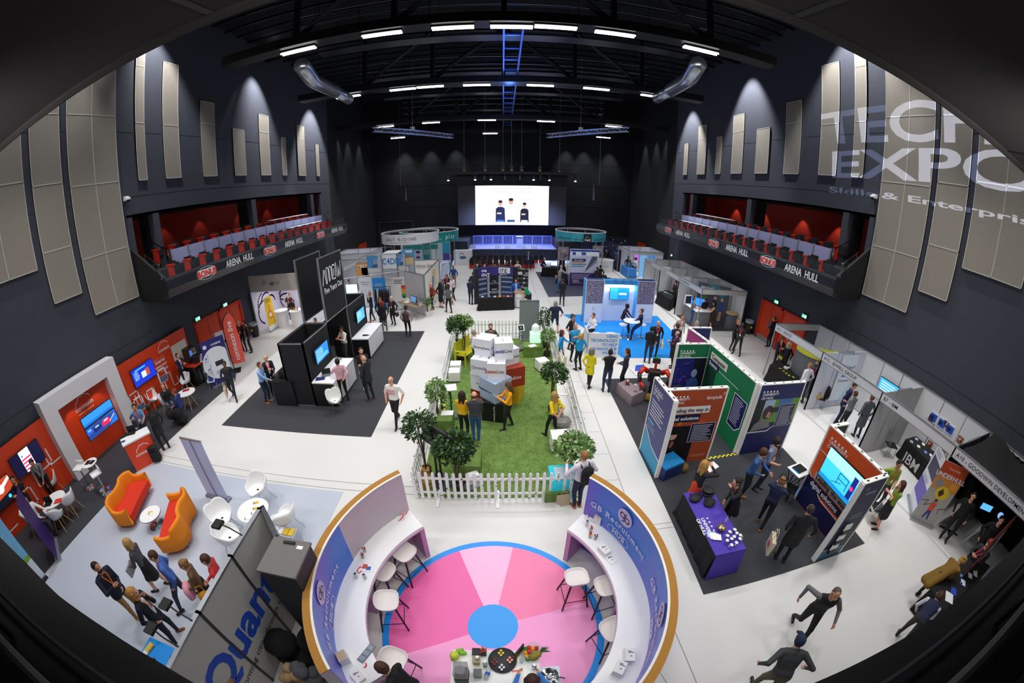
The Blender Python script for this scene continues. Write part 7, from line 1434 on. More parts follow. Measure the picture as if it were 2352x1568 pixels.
# rounded shelter signs
def sign3(px0,py0,px1,py1,y,l,draw,col,y2=None,txt=None):
 A=atY(px0,py0,y);B=atY(px1,py0 if y2 is None else py1,y if y2 is None else y2); zb=atY(px0,py1,y).z if y2 is None else atY(px0,py0+35,y).z
 return pic('header_sign',l,'sign',(A.x,y),(B.x,y if y2 is None else y2),zb,A.z,col,draw,legs=True)
YS_=23.0
def bld(a,w,z0,z1): a.R(0,z0,w,z0+(z1-z0)*.25,'#d8d4cc'); a.P([(w*.35,z0+.3),(w*.9,z0+.35),(w*.85,z1-.15),(w*.4,z1-.3)],'#4a5a80'); a.P([(w*.4,z0+.5),(w*.8,z0+.55),(w*.75,z0+.9),(w*.45,z0+.8)],'#8aa0c8'); a.P([(w*.72,z0+.2),(w,z0+.2),(w,z1),(w*.8,z1)],'#b8bcc8')
q=sign3(876,583,910,617,YS_,'white sign lettered C4DI in blue brackets on the middle left stand',lambda a,w,z0,z1:None,'#eceef2'); zc=(atY(876,583,YS_).z+atY(876,617,YS_).z)/2; text(q,'[C4DI]',.55,q['w']/2,-.03,zc-.2,mat('#1a7cc8',.5),bold=.015,xs=.8)
sign3(842,588,874,626,YS_-.3,'blue sky building photo sign left of the C4DI sign',bld,'#4a9ad8'); sign3(912,582,929,620,YS_+.1,'building photo sign right of the C4DI sign',bld,'#5a9ad0'); sign3(921,572,949,607,YS_+1.5,'tall sunny building photo sign behind the C4DI sign',lambda a,w,z0,z1:(a.R(0,z0,w,z0+.45,'#d8c08a'),a.P([(w*.3,z0+.4),(w*.95,z0+.5),(w*.95,z1-.5),(w*.35,z1-.3)],'#8a7a80'),a.R(w*.35,z0+.8,w*.9,z0+.95,'#dfe4ea')),'#4aa0e0')
q=TH('sign_box_top','white box top joining the C4DI signs','sign',(0,0,0)); A=atY(876,583,YS_);B=atY(911,583,YS_); MB().box(A.x,B.x,YS_+.03,YS_+1.4,A.z-.05,A.z,mat('#d0d2d6',.5)).B('box_lid',q)
# moo bean stand
r=TH('exhibition_stand','white panel stand lettered moo bean with yellow shapes','stand',(0,0,0)); cM=(-4.55,20.6)
frame(r,(-6.2,25.5),(-4.45,25.5),0,2.5,mat('#eeeae4',.6)); frame(r,(-4.5,20.6),(-4.5,25.5),0,2.5,mat('#ece8de',.6)); frame(r,(-6.0,21.9),cM,0,2.5,mat('#c2c0c4',.6));
for u in (.35,.68): MB().bar((-6+1.45*u,21.9-1.3*u,0),(-6+1.45*u,21.9-1.3*u,2.5),.02,GREY).B('post',r)
frame(r,(-9.6,23.9),(-6.2,23.9),0,2.45,mat('#dcdade',.6)); MB().bar((-9.4,20.3,2.48),(-6,21.9,2.48),.03,ALU).B('top_rail',r); MB().bar((-9.4,20.3,0),(-9.4,20.3,2.48),.025,ALU).B('corner_post',r)
o=bpy.data.objects.new('wall_print',None); C.objects.link(o); o.parent=r; o.location=(-6.2,25.48,0); text(o,'moo bean',.42,.85,-.03,1.95,mat('#6a6a70',.5),xs=.85)
o=bpy.data.objects.new('wall_print',None); C.objects.link(o); o.parent=r; o.location=(-4.47,20.6,0); o.rotation_euler=(0,0,PI/2); a=Art(0); a.R(2.4,1.2,3.4,2.2,'#e8cc80'); a.O(3.6,1.5,.35,'#f0e8d0'); a.P([(2.0,1.1),(2.3,1.9),(2.7,1.8),(2.5,1.0)],'#2a8ad0'); a.R(.5,.6,1.2,1.0,'#e8d8a8'); a.B(o)
t=TH('desk','wooden topped desk with plants and a screen against the grey panels','desk',(-5.45,20.75,0),ang((-6,21.9),cM)); MB().box(-.95,.95,-.35,.3,.72,.76,mat('#8a7658',.6,noise=.1)).B('desktop',t)
for sx in (-.85,.85): b=MB(); b.bar((sx,-.3,0),(sx,.25,.72),.012,GREY); b.bar((sx,.25,0),(sx,-.3,.72),.012,GREY); b.B('trestle',t)
M=t.matrix_basis
def onD(x_,y_,z=.76): return M@Vector((x_,y_,z))
M=Matrix.Translation(t.location)@Matrix.Rotation(t.rotation_euler.z,4,'Z'); rzD=t.rotation_euler.z
t=TH('display_monitor','small monitor with a blue street picture on the wooden desk','screen',onD(.2,.1),rzD); MB().box(-.3,.3,-.02,.02,.08,.46,DARK).B('casing',t); MB().box(-.28,.28,-.025,-.02,.1,.44,mat('#5a88b8',.3,emit=.8)).B('display',t); MB().box(-.1,.1,-.06,.06,0,.08,ALU).B('foot',t)
t=TH('laptop','open white laptop on the wooden desk','laptop',onD(-.45,0),rzD+.2); MB().box(-.16,.16,-.12,.1,0,.015,WHITE).B('base',t); MB().box(-.16,.16,.1,.12,.01,.22,WHITE).B('lid',t)
def smallplant(loc,l,n=24,h=.3,s=.1,up=1,m=lgs,pot='#e4e4e0',w_=.03,ln=.16):
 t=TH('potted_plant',l,'plant',loc); MB().lathe([(.05,0),(.07,.1),(.06,.1),(.001,.08)],mat(pot,.5),14).B('pot',t); b=MB()
 for i in range(n): a_=random.uniform(0,6.28); b.leaf((0,0,.1+random.random()*h*.5),(math.cos(a_)*s*8,math.sin(a_)*s*8,up+random.random()),ln,w_,m[i%4])
 b.B('leaves',t)
smallplant(onD(-.75,.05),'small round cactus plant at the left end of the wooden desk'); smallplant(onD(.62,.0),'green leafy plant in a grey pot near the right end of the wooden desk',pot='#77777a'); smallplant(onD(.8,.1),'tall cactus in a white pot at the right end of the wooden desk',30,.6,.02,2)
p=at(983,725,0); t=TH('potted_palm','spiky green yucca plant in a white pot at the corner of the panel stand','plant',p); MB().lathe([(.14,0),(.19,.3),(.17,.3),(.001,.26)],mat('#e0dedb',.5),20).B('pot',t); MB().bar((0,0,.25),(0,0,.75),.03,bark).B('stem',t); b=MB()
for i in range(70): a_=random.uniform(0,6.28); b.leaf((0,0,.55+random.random()*.4),(math.cos(a_),math.sin(a_),random.uniform(.1,1.6)),random.uniform(.35,.6),.05,lgl[i%4] if i%2 else lgs[i%4])
b.B('leaves',t)
def rollup(px0,px1,ptop,y,h,col,l,draw=None,tx=(),z0=.05):
 A=atY(px0,ptop,y);B=atY(px1,ptop,y); t=board('rollup_banner',l,'banner',(A.x,y,0),(B.x,y,0),z0,h,.01,mat(col,.55),pname='banner_sheet'); w=t['w']
 if draw: a=Art(-.006); draw(a,w,h); a.B(t)
 for s_,z,sz,c in tx: text(t,s_,sz,w/2,-.02,z,mat(c,.5),bold=.01)
 MB().box(0,w,-.08,.08,0,.06,ALU).B('base',t); return t
rollup(823,852,645,22.6,2.05,'#dfe4ea','white roll-up banner reading Software for investors on the middle left stand',lambda a,w,h:[a.O(w*(.2+.3*i),1.1-.28*j,.05,'#9aa8b8') for i in range(3) for j in range(2)],(('Software for\ninvestors',1.65,.13,'#4a8a90'),))
rollup(854,884,641,22.2,2.05,'#1f8fe0','bright blue roll-up banner on the middle left stand',lambda a,w,h:a.lines(.08,1.35,w*.75,7,.07,.02,'#a8d8f8'),(('Relatively\nunderstands',1.6,.12,'#e8f4ff'),))
rollup(901,931,639,21.9,2.1,'#dddbdc','white roll-up banner with red, amber and green squares above the desk',lambda a,w,h:(a.lines(.08,1.95,w*.7,3,.1,.05,'#55555a'),a.R(w*.62,1.35,w*.95,1.6,'#d8403a'),a.R(w*.62,1.08,w*.95,1.33,'#e8a028'),a.R(w*.62,.8,w*.95,1.06,'#2a9a4a')))
t=TH('clothes_rail','black clothes rail hung with coats behind the standing visitors','rack',at(882,715,0)); b=MB()
for s_ in (-.55,.55): b.bar((s_,0,0),(s_,0,1.6),.02,BLACK); b.bar((s_,-.25,0),(s_,.25,0),.02,BLACK)
b.bar((-.55,0,1.6),(.55,0,1.6),.02,BLACK); b.B('rail_frame',t)
for i in range(7): MB().lathe([(.001,.55),(.12,.6),(.1,1.2),(.05,1.45),(.001,1.5)],mat(['#1a1a1e','#c9c0b4','#2a2a30','#16161a','#30303a','#1c1c22','#26262c'][i],.9),10,(-.42+i*.14,0,0),sx=.5,sy=1.6).B('hung_coat',t)
tvset('display_monitor','large bright monitor behind the black tower seen over its far panel',(atY(796,668,20.5).x,20.5,0),(atY(822,668,20.5).x,20.5,0),1.55,2.1,'#bfe4f4',1.4)
# ring shaped hanging signs
def ring(cx_,cy_,r_,z0,z1,col,l,txts=(),a0=200,a1=340,posts=True,tc=WHITE,nm='ring_sign'):
 t=TH(nm,l,'sign',(cx_,cy_,0)); MB().arc((0,0),r_-.03,r_,180,360,z0,z1,mat(col,.5),40).B('band_front',t); MB().arc((0,0),r_-.03,r_,0,180,z1-.12,z1,ALU,40).B('band_back_rim',t); MB().arc((0,0),r_-.05,r_+.02,0,360,z1,z1+.05,WHITE,64,full=True).B('top_hoop',t)
 for i in range(8): an=math.radians(22+i*45); MB().bar((r_*.98*math.cos(an),r_*.98*math.sin(an),z0),(r_*.98*math.cos(an),r_*.98*math.sin(an),z1),.035,ALU).B('upright',t)
 for an in (215,325,145,35): an=math.radians(an); MB().bar((r_*.95*math.cos(an),r_*.95*math.sin(an),0),(r_*.95*math.cos(an),r_*.95*math.sin(an),z0),.035,ALU).B('leg',t)
 for s_,ac,z,sz,m,k in txts:
  tot=len(s_)*sz*k; x_=-tot/2; g=bpy.data.objects.new('band_lettering',None); C.objects.link(g); g.parent=t
  for ch in s_:
   an=math.radians(ac)+(x_+sz*k/2)/r_; x_+=sz*k
   if ch!=' ': text(g,ch,sz,(r_+.015)*math.cos(an),(r_+.015)*math.sin(an),z,m,rot=(PI/2,0,an+PI/2),name='letter',bold=.01)
 return t
ring(-7.2,28.8,2.25,3.45,4.15,'#e2e2e8','white ring sign lettered EAST RIDING standing on posts',(('EAST RIDING',262,3.75,.32,mat('#6a6a72'),.72),('OF YORKSHIRE COUNCIL',262,3.58,.1,mat('#8a8a92'),.8)))
ring(-6.2,31.2,2.5,3.2,4.0,'#0e8f8c','teal ring sign lettered Live, work, play behind the white ring',(('Live, work, play',288,3.45,.5,WHITE,.52),('Invest',235,3.4,.35,WHITE,.55)))
ring(6.25,29.9,2.05,3.45,4.1,'#3aa4b4','turquoise ring sign lettered investhull.co.uk with a black Hull square',(('investhull.co.uk',233,3.55,.26,mat('#0c4a58'),.55),('investhull.co.uk',318,3.55,.26,mat('#0c4a58'),.55)))
o=TH('ring_badge','black square badge lettered Hull on the turquoise ring sign','sign',(6.35,27.8,3.42)); MB().box(-.3,.3,-.04,0,.0,.62,BLACK).B('badge_plate',o); text(o,'Hull',.26,0,-.045,.1,WHITE,bold=.02); text(o,'invest',.12,-.05,-.045,.38,WHITE)
t=TH('exhibition_booth','teal and white panel stand under the ring sign lettered Live, work, play','booth',(0,0,0))
MB().box(-8.9,-4.6,31.8,31.9,0,3.0,mat('#c9d4d8',.6)).B('back_panel',t); MB().box(-8.7,-5.6,31.75,31.8,2.3,2.7,mat('#12807c',.5)).B('teal_band',t); MB().box(-5.0,-4.4,30.6,30.7,0,3.0,mat('#2aa0c8',.5)).B('blue_column',t); MB().box(-4.95,-4.45,30.56,30.6,1.2,2.1,mat('#5a3a9a',.5)).B('purple_poster',t)
q=pic('poster','tall teal poster reading Creating skills for the future','poster',(atY(971,565,28).x,28),(atY(989,565,28).x,28),1.75,3.4,'#0e7c78',lambda a,w,z0,z1:None,legs=True); text(q,'Creating\nskills for\nthe future',.13,q['w']/2,-.03,2.75,WHITE)
q=pic('poster','small photo poster of a face in front of the teal stand','poster',(atY(951,583,26).x,26),(atY(970,583,26).x,26),2.5,3.15,'#8ab0d8',lambda a,w,z0,z1:(a.O(w*.5,z0+.35,.16,'#c09080'),a.O(w*.5,z0+.48,.17,'#2a2430',ry=.1),a.P([(w*.2,z0),(w*.3,z0+.2),(w*.7,z0+.2),(w*.8,z0)],'#4a3a6a')),legs=True)
# driving rig and white podium
p=at(1030,665,0); t=TH('bicycle_display','white framed racing rig with blue picture panels beside the white panel stand','display',at(1020,660,0)); b=MB()
for q0,q1 in (((0,0,0),(.4,.3,1.2)),((.4,.3,1.2),(.9,0,0)),((.2,.1,.6),(.9,.5,1.6)),((-.4,0,0),(-.2,.4,1.8)),((-.2,.4,1.8),(.5,.6,1.9))): b.bar(q0,q1,.04,WHITE)
b.B('white_frame',t); MB().box(-.5,.4,.5,.55,.4,2.0,mat('#b8c4e0',.5,noise=.4,scale=6)).B('picture_panel',t)
p=at(1049,605,0); t=TH('podium','white podium with a blue logo behind the two people in blue','podium',(-3.9,36.2,0)); MB().box(-.9,.9,-.3,.3,0,1.5,mat('#e6e8ec',.5)).B('podium_body',t); a=Art(-.3); a.O(0,.8,.35,'#4a6a9a',ry=.15); a.ring(-.1,1.05,.18,.05,'#4aa0d0',0,180); a.B(t)
# IT one point stand
A=Vector((-1.72,22.95,0));B=Vector((.82,23.45,0)); t=TH('popup_wall','curved dark pop-up wall lettered IT@ spectrum and one point','display wall',(A.x,A.y,0),ang(A,B)); w=(B-A).length; n_=16; v=[];f=[]
def cw(u): return .5*math.sin(PI*u)
for i in range(n_+1): u=i/n_; v+=[(u*w,cw(u),0),(u*w,cw(u),2.3),(u*w,cw(u)+.12,0),(u*w,cw(u)+.12,2.3)]
for i in range(n_): k=i*4; f+=[(k,k+4,k+5,k+1),(k+2,k+3,k+7,k+6),(k+1,k+5,k+7,k+3)]
MB().add(v,f,mat('#1d2030',.5)).B('curved_screen',t); MB().box(-.12,.12,-.1,.2,0,2.32,mat('#14161d',.5)).B('end_cap',t); MB().box(w-.12,w+.12,-.1,.2,0,2.32,mat('#14161d',.5)).B('end_cap',t)
def curveart(u0,u1,z0,z1,c,nm='print',off=.012):
 v=[];f=[];n=8
 for i in range(n+1): u=(u0+(u1-u0)*i/n)/w; v+=[(u*w,cw(u)-off,z0),(u*w,cw(u)-off,z1)]
 for i in range(n): f.append((2*i,2*i+2,2*i+3,2*i+1))
 MB().add(v,f,mat(c,.5)).B(nm,t)
curveart(.15,w-.15,1.75,2.28,'#33287e'); curveart(.9,1.6,.2,1.7,'#10131f'); curveart(.15,.8,.2,1.7,'#2b3550'); curveart(1.7,w-.15,.2,1.7,'#2b3a5c')
for z in (.5,.85,1.2,1.5): curveart(.2,.75,z,z+.12,'#8a98b8',off=.016); curveart(1.75,w-.2,z+.05,z+.15,'#8a98b8',off=.016)
for s_ in ((.8,.95),(1.55,1.7)): curveart(s_[0],s_[1],.2,1.72,'#9a9ca6',off=.02)
text(t,'one\nPOINT',.3,.5,cw(.5/w)-.06,2.03,WHITE,bold=.02); curveart(1.55,2.25,1.86,2.24,'#e8e8f0',off=.03); text(t,'IT@',.34,1.9,cw(1.9/w)-.1,1.93,mat('#20242e'),bold=.015); text(t,'SPECTRUM',.12,1.9,cw(1.9/w)-.1,1.76,WHITE,bold=.01); text(t,'IT@\nSPECTRUM',.14,1.25,.42,1.3,mat('#9aa0c0'),bold=.01); text(t,'one\nPOINT',.22,1.25,.42,.75,mat('#c9cce0'),bold=.01)
ctable('display_table','black clothed table with devices before the one point pop-up wall',[(-1.5,21.5),(.62,21.75),(.6,22.25),(-1.5,22.0)],.78,BLKC,BLKC)
for i,(c,x_) in enumerate((('#d8d8dc',-1.25),('#4aa0d8',-.85),('#e8e8ec',-.5),('#d8b030',-.2),('#b8342a',.05),('#c9c9cc',.3),('#c84a3a',.5))): tag(MB().box(-.08,.08,-.08,.08,0,.05,mat(c,.4)).B('desk_gadget',loc=(x_,21.8+.1*(x_+1.3)*.5,.785),bevel=.01),'small %s gadget on the one point table, %s from the left'%(['white','light blue','pale','yellow','red','grey','orange red'][i],['first','second','third','fourth','fifth','sixth','last'][i]),'gadget')
A=atY(1184,622,24.2);B=atY(1214,622,24.2); t=board('rollup_banner','black banner lettered one point with small white icons','banner',(A.x,24.2,0),(B.x,24.2,0),0,2.0,.02,mat('#15161c',.5),pname='banner_sheet'); a=Art(-.01); a.R(.1,1.65,.45,1.85,'#d8d8e0')
for i in range(6): a.O(.15+.42*(i%2),1.4-.3*(i//2),.06,'#e8e8ee'); a.R(.25+.42*(i%2),1.38-.3*(i//2),.45+.4*(i%2),1.41-.3*(i//2),'#9a9aa4')
a.B(t); text(t,'one\nPOINT',.16,.75,-.02,1.72,WHITE,bold=.01)
p=at(1193,706,0); t=TH('promotion_pod','small white pod counter with a wooden top beside the one point table','counter',(1.02,22.3,0)); MB().lathe([(.3,.05),(.3,.95)],WHITE,24,sx=1,sy=.8).B('drum',t); MB().lathe([(.36,.95),(.36,1.0)],mat('#b8905a',.6),28,sx=1,sy=.8).B('worktop',t); MB().lathe([(.3,0),(.3,.05)],BLACK,24,sx=1,sy=.8).B('plinth_base',t); text(t,'IT@ one',.12,0,-.27,.6,TXT)
t=TH('laptop','silver laptop on the wooden topped pod','laptop',(1.0,22.3,1.0)); MB().box(-.15,.15,-.1,.1,0,.02,ALU).B('body',t); MB().box(-.15,.15,.1,.12,0,.15,ALU).B('lid',t)
# blue promotional stand with photo panels and wall screen
y=19.35; t=TH('promotion_stand','white and blue lit stand with two crowd photo panels and a blue wall screen','stand',(0,0,0)); bl=mat('#3a9ae0',.5); wh=mat('#dfe6f6',.45)
x0,x1,x2,x3=4.5,5.55,7.5,8.6
for a0,a1,nm in ((x0,x1,'left'),(x2,x3,'right')):
 MB().box(a0,a1,y,y+.5,0,2.49,wh).B(nm+'_cupboard_tower',t); MB().box(a0+.03,a1-.03,y+.03,y+.47,2.3,2.5,mat('#12336a',.5)).B('tower_top',t)
 a=Art(y); a.R(a0+.04,1.15,a1-.04,2.47,'#76718c')
 for i in range(700): u=random.uniform(a0+.06,a1-.1);v=random.uniform(1.17,2.42); a.n=random.randint(2,9); s_=random.uniform(.015,.04); a.P([(u,v),(u+s_,v+random.uniform(-.01,.02)),(u+s_*.8,v+s_),(u-.005,v+s_*.8)],random.choice(['#c9b0b8','#4a4c78','#8a6a6a','#e0dce8','#30345a','#b87a6a','#6a7ab0','#d8c8c8','#97a0c0']))
 a.B(t,'crowd_photo'); MB().box(a0+.1,a1-.1,y-.015,y,.28,1.08,mat('#e8ecf8',.4)).B('cupboard_door',t); MB().box(a0+.45,a0+.47,y-.03,y-.015,.75,.95,ALU).B('door_handle',t); MB().box(a0+.55,a0+.57,y-.03,y-.015,.75,.95,ALU).B('door_handle',t)
 MB().box(a0-.03,a0+.0,y-.01,y+.5,0,2.49,bl).B('blue_side_trim',t)
MB().box(x1,x2,y+.35,y+.45,0,2.49,wh).B('back_panel',t); MB().box(x1,x2,y+.0,y+.45,2.25,2.49,bl).B('header',t)
for i in range(3): MB().box(x1+.5+i*.45,x1+.65+i*.45,y-.12,y,2.5,2.54,ALU).B('spot_bracket',t)
lamp('AREA','header_lamp',(6.5,y+.1,2.22),25,(.75,.88,1),1.6,.08,tgt=(6.5,y+.25,0))
tvset('wall_screen','bright blue wall screen in the middle of the crowd photo stand',(5.95,y+.2,0),(7.05,y+.2,0),1.35,2.0,'#0f7ae8',1.2,lambda a,w,z0,z1:(a.R(0,z0,w*.42,z1,E1('#2a96f0',1.2)),a.lines(w*.48,z0+.38,w*.42,2,.07,.035,E1('#ffffff',1.2),.1)))
# USING TECHNOLOGY counter
A=Vector((3.69,14.8,0));B=Vector((5.13,14.72,0)); t=TH('welcome_counter','white counter lettered USING TECHNOLOGY TO HELP CHANGE THE WORLD','counter',(A.x,A.y,0),ang(A,B)); w=(B-A).length; MB().box(0,w,0,.05,0,1.18,mat('#dcdfe6',.5)).B('front_panel',t); MB().box(0,.05,0,1.0,0,1.18,mat('#dcdfe6',.5)).B('side_panel',t); MB().box(.05,w,.05,.5,.8,.85,WHITE).B('inner_shelf',t)
for i,s_ in enumerate(('USING','TECHNOLOGY','TO HELP','CHANGE THE','WORLD')): text(t,s_,.19,w-.07,-.012,.98-i*.2,mat('#2f80c8',.5),align='RIGHT',bold=.02,xs=.95)
def bartable(cx_,cy_,z,r_,l,c='#e8f0fa'): t=TH('bar_table',l,'table',(cx_,cy_,0)); MB().lathe([(.001,z-.03),(r_,z-.03),(r_+.01,z-.01),(r_,z),(.001,z)],mat(c,.4),32).B('tabletop',t); MB().lathe([(.25,0),(.23,.02),(.035,.05),(.035,z-.03)],CHROME,24).B('pedestal',t)
p=at(1451,736,1.0); bartable(p.x,p.y,1.0,.42,'round white high table on the bright blue carpet between two seated people')
p=at(1372,766,.75); t=TH('tub_chair','round white tub chair behind the USING TECHNOLOGY counter, left one','chair',(p.x,p.y,0)); MB().lathe([(.1,.3),(.3,.42),(.33,.7),(.3,.7),(.26,.45),(.001,.44)],WHITE,24).B('shell',t,smooth=True); MB().lathe([(.2,0),(.03,.04),(.03,.32)],CHROME,16).B('pedestal',t); copy_tree(t,loc=at(1405,766,.75)*Vector((1,1,0)) if 0 else Vector((at(1405,766,.75).x,at(1405,766,.75).y,0)),label='round white tub chair behind the USING TECHNOLOGY counter, right one')
for px,py,l in ((1432,745,'white gas lift stool under the seated person left of the high table'),(1475,745,'white gas lift stool under the seated person in navy right of the high table'),(1362,745,'white gas lift stool under the person in a white shirt on the blue carpet')):
 p=at(px,py,.72); t=TH('bar_stool',l,'stool',(p.x,p.y,0)); MB().lathe([(.05,.64),(.2,.68),(.22,.74),(.2,.73),(.001,.69)],mat('#e8eef8',.4),20).B('seat',t,smooth=True); MB().lathe([(.2,0),(.18,.02),(.03,.05),(.03,.66)],CHROME,20).B('pedestal',t)
# purple promotional panel
A=at(1306,657,0);B=at(1378,657,0); t=board('display_stand','tall promotional stand with European stars logo, white upper part and purple lower part','stand',(5.12,28.0),(7.35,28.0),0,2.85,.35,mat('#c8cfe8',.5),pname='panel_core'); w=t['w']; a=Art(-.175)
a.R(0,0,w,1.05,'#38205e'); a.R(0,2.4,w,2.7,'#e8ecf8'); a.R(0,2.7,w,2.85,'#2a3a9a'); a.R(.15,2.43,.4,2.66,'#2a4ac0'); a.R(.85,2.43,1.2,2.66,'#2458b8'); a.ring(1.02,2.545,.07,.015,'#e8d040'); a.R(.12,1.93,1.2,2.15,'#1c2460'); a.R(.12,1.82,1.05,1.9,'#e08a3a'); a.R(.12,1.68,1.25,1.76,'#3a8a5a'); a.R(.12,1.52,1.05,1.6,'#2a86d8'); a.P([(1.15,1.1),(1.7,2.35),(2.1,2.35),(2.1,2.15)],'#55586a'); a.P([(1.15,1.1),(2.1,2.1),(2.1,1.9)],'#8a8ea0'); a.lines(.15,.95,1.6,7,.06,.025,'#b0a0cc'); a.lines(.25,.48,.6,3,.08,.03,'#e8e0f4'); a.L([(.2,.18),(.4,.25),(.6,.15),(.9,.24),(1.2,.15),(1.5,.22)],.015,'#c8b8e0'); a.B(t); text(t,'#GrowMyBiz',.13,.66,-.19,1.99,WHITE,bold=.01)
for px0,px1,y_,l in ((1282,1306,30.2,'photo panel of striped deck chairs behind the turquoise ring stand, left one'),(1362,1385,31.5,'photo panel behind the turquoise ring stand, right one')):
 A=atY(px0,570,y_);B=atY(px1,570,y_); pic('photo_wall',l,'photo wall',(A.x,y_),(B.x,y_),1.6,2.7,'#b09aa0',lambda a,w,z0,z1:[a.P([(random.uniform(0,w-.2),z0+random.uniform(0,.8))]*1+[(random.uniform(0,w),z0+random.uniform(0,1)),(random.uniform(0,w),z0+random.uniform(0,1))],random.choice(['#6a4a5a','#d8d0d8','#a87a6a','#3a5a8a'])) for i in range(14)],legs=True)
t=TH('dark_display_wall','long dark blue display wall with white icons at the far right','display wall',(8.6,40.5,0),-.25); MB().box(0,5.5,0,.1,0,2.6,mat('#0e1630',.6)).B('panel_core',t); a=Art(0)
for i in range(30): u=random.uniform(.3,5.2);v=random.uniform(.8,2.4); a.R(u,v,u+.12,v+.12,random.choice(['#a8b8e8','#2a5ac8','#3a80d8','#d8dff4']))
a.B(t)
t=TH('dark_display_wall','dark blue display wall running along behind the far right booths','display wall',(10.3,39.5,0),-PI/2+.1); MB().box(0,6,0,.1,0,2.5,mat('#0e1630',.6)).B('panel_core',t); a=Art(0)
for i in range(30): u=random.uniform(.3,5.7);v=random.uniform(.5,2.3); a.O(u,v,.08,random.choice(['#a8b8e8','#2a5ac8','#3a80d8','#e8ecf8']))
a.B(t)
# AV desk
ctable('av_table','black clothed sound desk with a monitor right of the seat rows',[(3.3,31.0),(5.3,30.5),(5.4,31.4),(3.4,31.9)],.8,BLKC,BLKC)
tvset('display_monitor','pale lit monitor on the black sound desk',(4.1,31.2,0),(4.6,31.1,0),.95,1.3,'#cfe8ec',1.3); t=TH('loudspeaker','black loudspeaker with a white ring on the sound desk','speaker',(5.0,31.1,.8)); MB().box(-.22,.22,-.2,.2,0,.65,BLACK).B('cabinet',t); a=Art(-.2); a.ring(0,.25,.12,.03,'#c9c9cc'); a.B(t)
t=TH('mixing_desk','grey flat mixing desk on the black sound desk','mixer',(3.8,31.2,.81)); MB().box(-.25,.25,-.2,.2,0,.06,mat('#8a8c92',.4)).B('body',t)
ctable('display_table','dark blue clothed table right of the purple promotional stand',[(7.0,27.3),(7.9,27.1),(8.0,27.7),(7.1,27.9)],.95,mat('#1c2550',.8),mat('#141a3a',.8))
ctable('display_table','dark clothed table left of the purple promotional stand',[(4.2,28.3),(5.0,28.1),(5.1,28.7),(4.3,28.9)],.85,mat('#16182a',.8),mat('#101220',.8))
p=at(1372,590,1.0); t=TH('round_counter','white round counter lettered CLEAR beyond the turquoise ring stand','counter',(9.6,34.0,0)); MB().lathe([(.8,0),(.8,1.0)],WHITE,28).B('drum',t); MB().lathe([(.85,1.0),(.85,1.06)],WHITE,28).B('worktop',t); text(t,'CLEAR',.2,-.15,-.82,.5,mat('#8a9ab8'))
# tables in the right middle booths
qs=[at(1510,671,.78),at(1526,664,.78),at(1556,676,.78),at(1540,688,.78)]; ctable('display_table','black clothed table with gadgets at the CLICK booth',[(v.x,v.y) for v in qs],.78,BLKC,BLKC)
for i,(px,py,c,n_) in enumerate(((1521,668,'#b9bcc4','silver'),(1528,672,'#d8d8dc','white'),(1534,675,'#8a8c94','grey'),(1541,678,'#2a8aa0','teal'),(1517,672,'#55585f','dark'))): tag(MB().box(-.09,.09,-.07,.07,0,.06,mat(c,.4)).B('desk_gadget',loc=at(px,py,.79),bevel=.01),'small %s gadget on the black table of the CLICK booth'%n_,'gadget')
t=TH('podium','small black podium with a wooden top in the CLICK booth','podium',(12.1,22.6,0)); MB().box(-.35,.35,-.25,.25,0,1.0,BLACK).B('podium_body',t); MB().box(-.38,.38,-.28,.28,1.0,1.05,mat('#c0975c',.5)).B('podium_top',t)
q=pic('photo_wall','curved grey photo backdrop reading BRIGHT FUTURES with two standing people','photo wall',(12.05,20.6),(13.75,19.4),.0,2.35,'#4a4f5c',lambda a,w,z0,z1:(a.P([(0,.3),(.5,.9),(.9,.3),(.3,0)],'#6a8a3a'),a.P([(0,1.2),(.7,1.7),(.5,.9)],'#556a3a'),a.P([(.6,2.3),(1.6,1.5),(1.9,1.8),(1.2,2.33)],'#3a7a8a'),a.P([(1.0,.5),(1.05,1.35),(1.3,1.35),(1.3,.5)],'#1c2238'),a.O(1.18,1.5,.1,'#c89a80'),a.P([(1.5,.7),(1.5,1.3),(1.75,1.3),(1.75,.7)],'#2a4a9a'),a.O(1.62,1.45,.1,'#c89a80'),a.P([(1.5,.1),(1.55,.7),(1.72,.7),(1.7,.1)],'#c89a80')),t=.08); text(q,'BRIGHT\nFUTURES',.24,.6,-.06,1.95,WHITE,bold=.015)
t=TH('promotion_pod','grey pod counter with a pale wooden top beside the BRIGHT FUTURES backdrop','counter',(13.55,18.6,0)); MB().lathe([(.36,0),(.36,.95)],mat('#5c6068',.5),24,sy=.8).B('drum',t); MB().lathe([(.42,.95),(.42,1.0)],mat('#cdb27a',.5),28,sy=.8).B('worktop',t); t['x']=1; del t['x']
t=TH('reception_desk','grey desk with a white top and tilted blue screen in the WILBERFORCE booth','desk',(11.25,19.3,0)); MB().box(-.2,.75,-.7,.75,0,1.0,mat('#6e6e72',.6)).B('cabinet',t); MB().box(-.25,.8,-.75,.8,1.0,1.04,WHITE).B('worktop',t)
tvset('display_monitor','tilted bright blue screen on the WILBERFORCE booth desk',(11.3,19.9,0),(11.95,19.3,0),1.1,1.55,'#2a7af0',1.3); t=TH('white_case','white framed monitor on the far end of the WILBERFORCE booth desk','screen',(11.15,20.0,1.04)); MB().box(-.25,.2,-.04,.04,0,.55,WHITE).B('casing',t); MB().box(-.2,.15,-.05,-.04,.05,.5,DARK).B('display',t)
t=patch('booth_carpet',[Vector((10.95,18.15,0)),Vector((13.9,18.15,0)),Vector((13.9,21.0,0)),Vector((10.95,21.0,0))],cpt,.012); tag(t,'dark carpet in the WILBERFORCE corner booth','carpet')
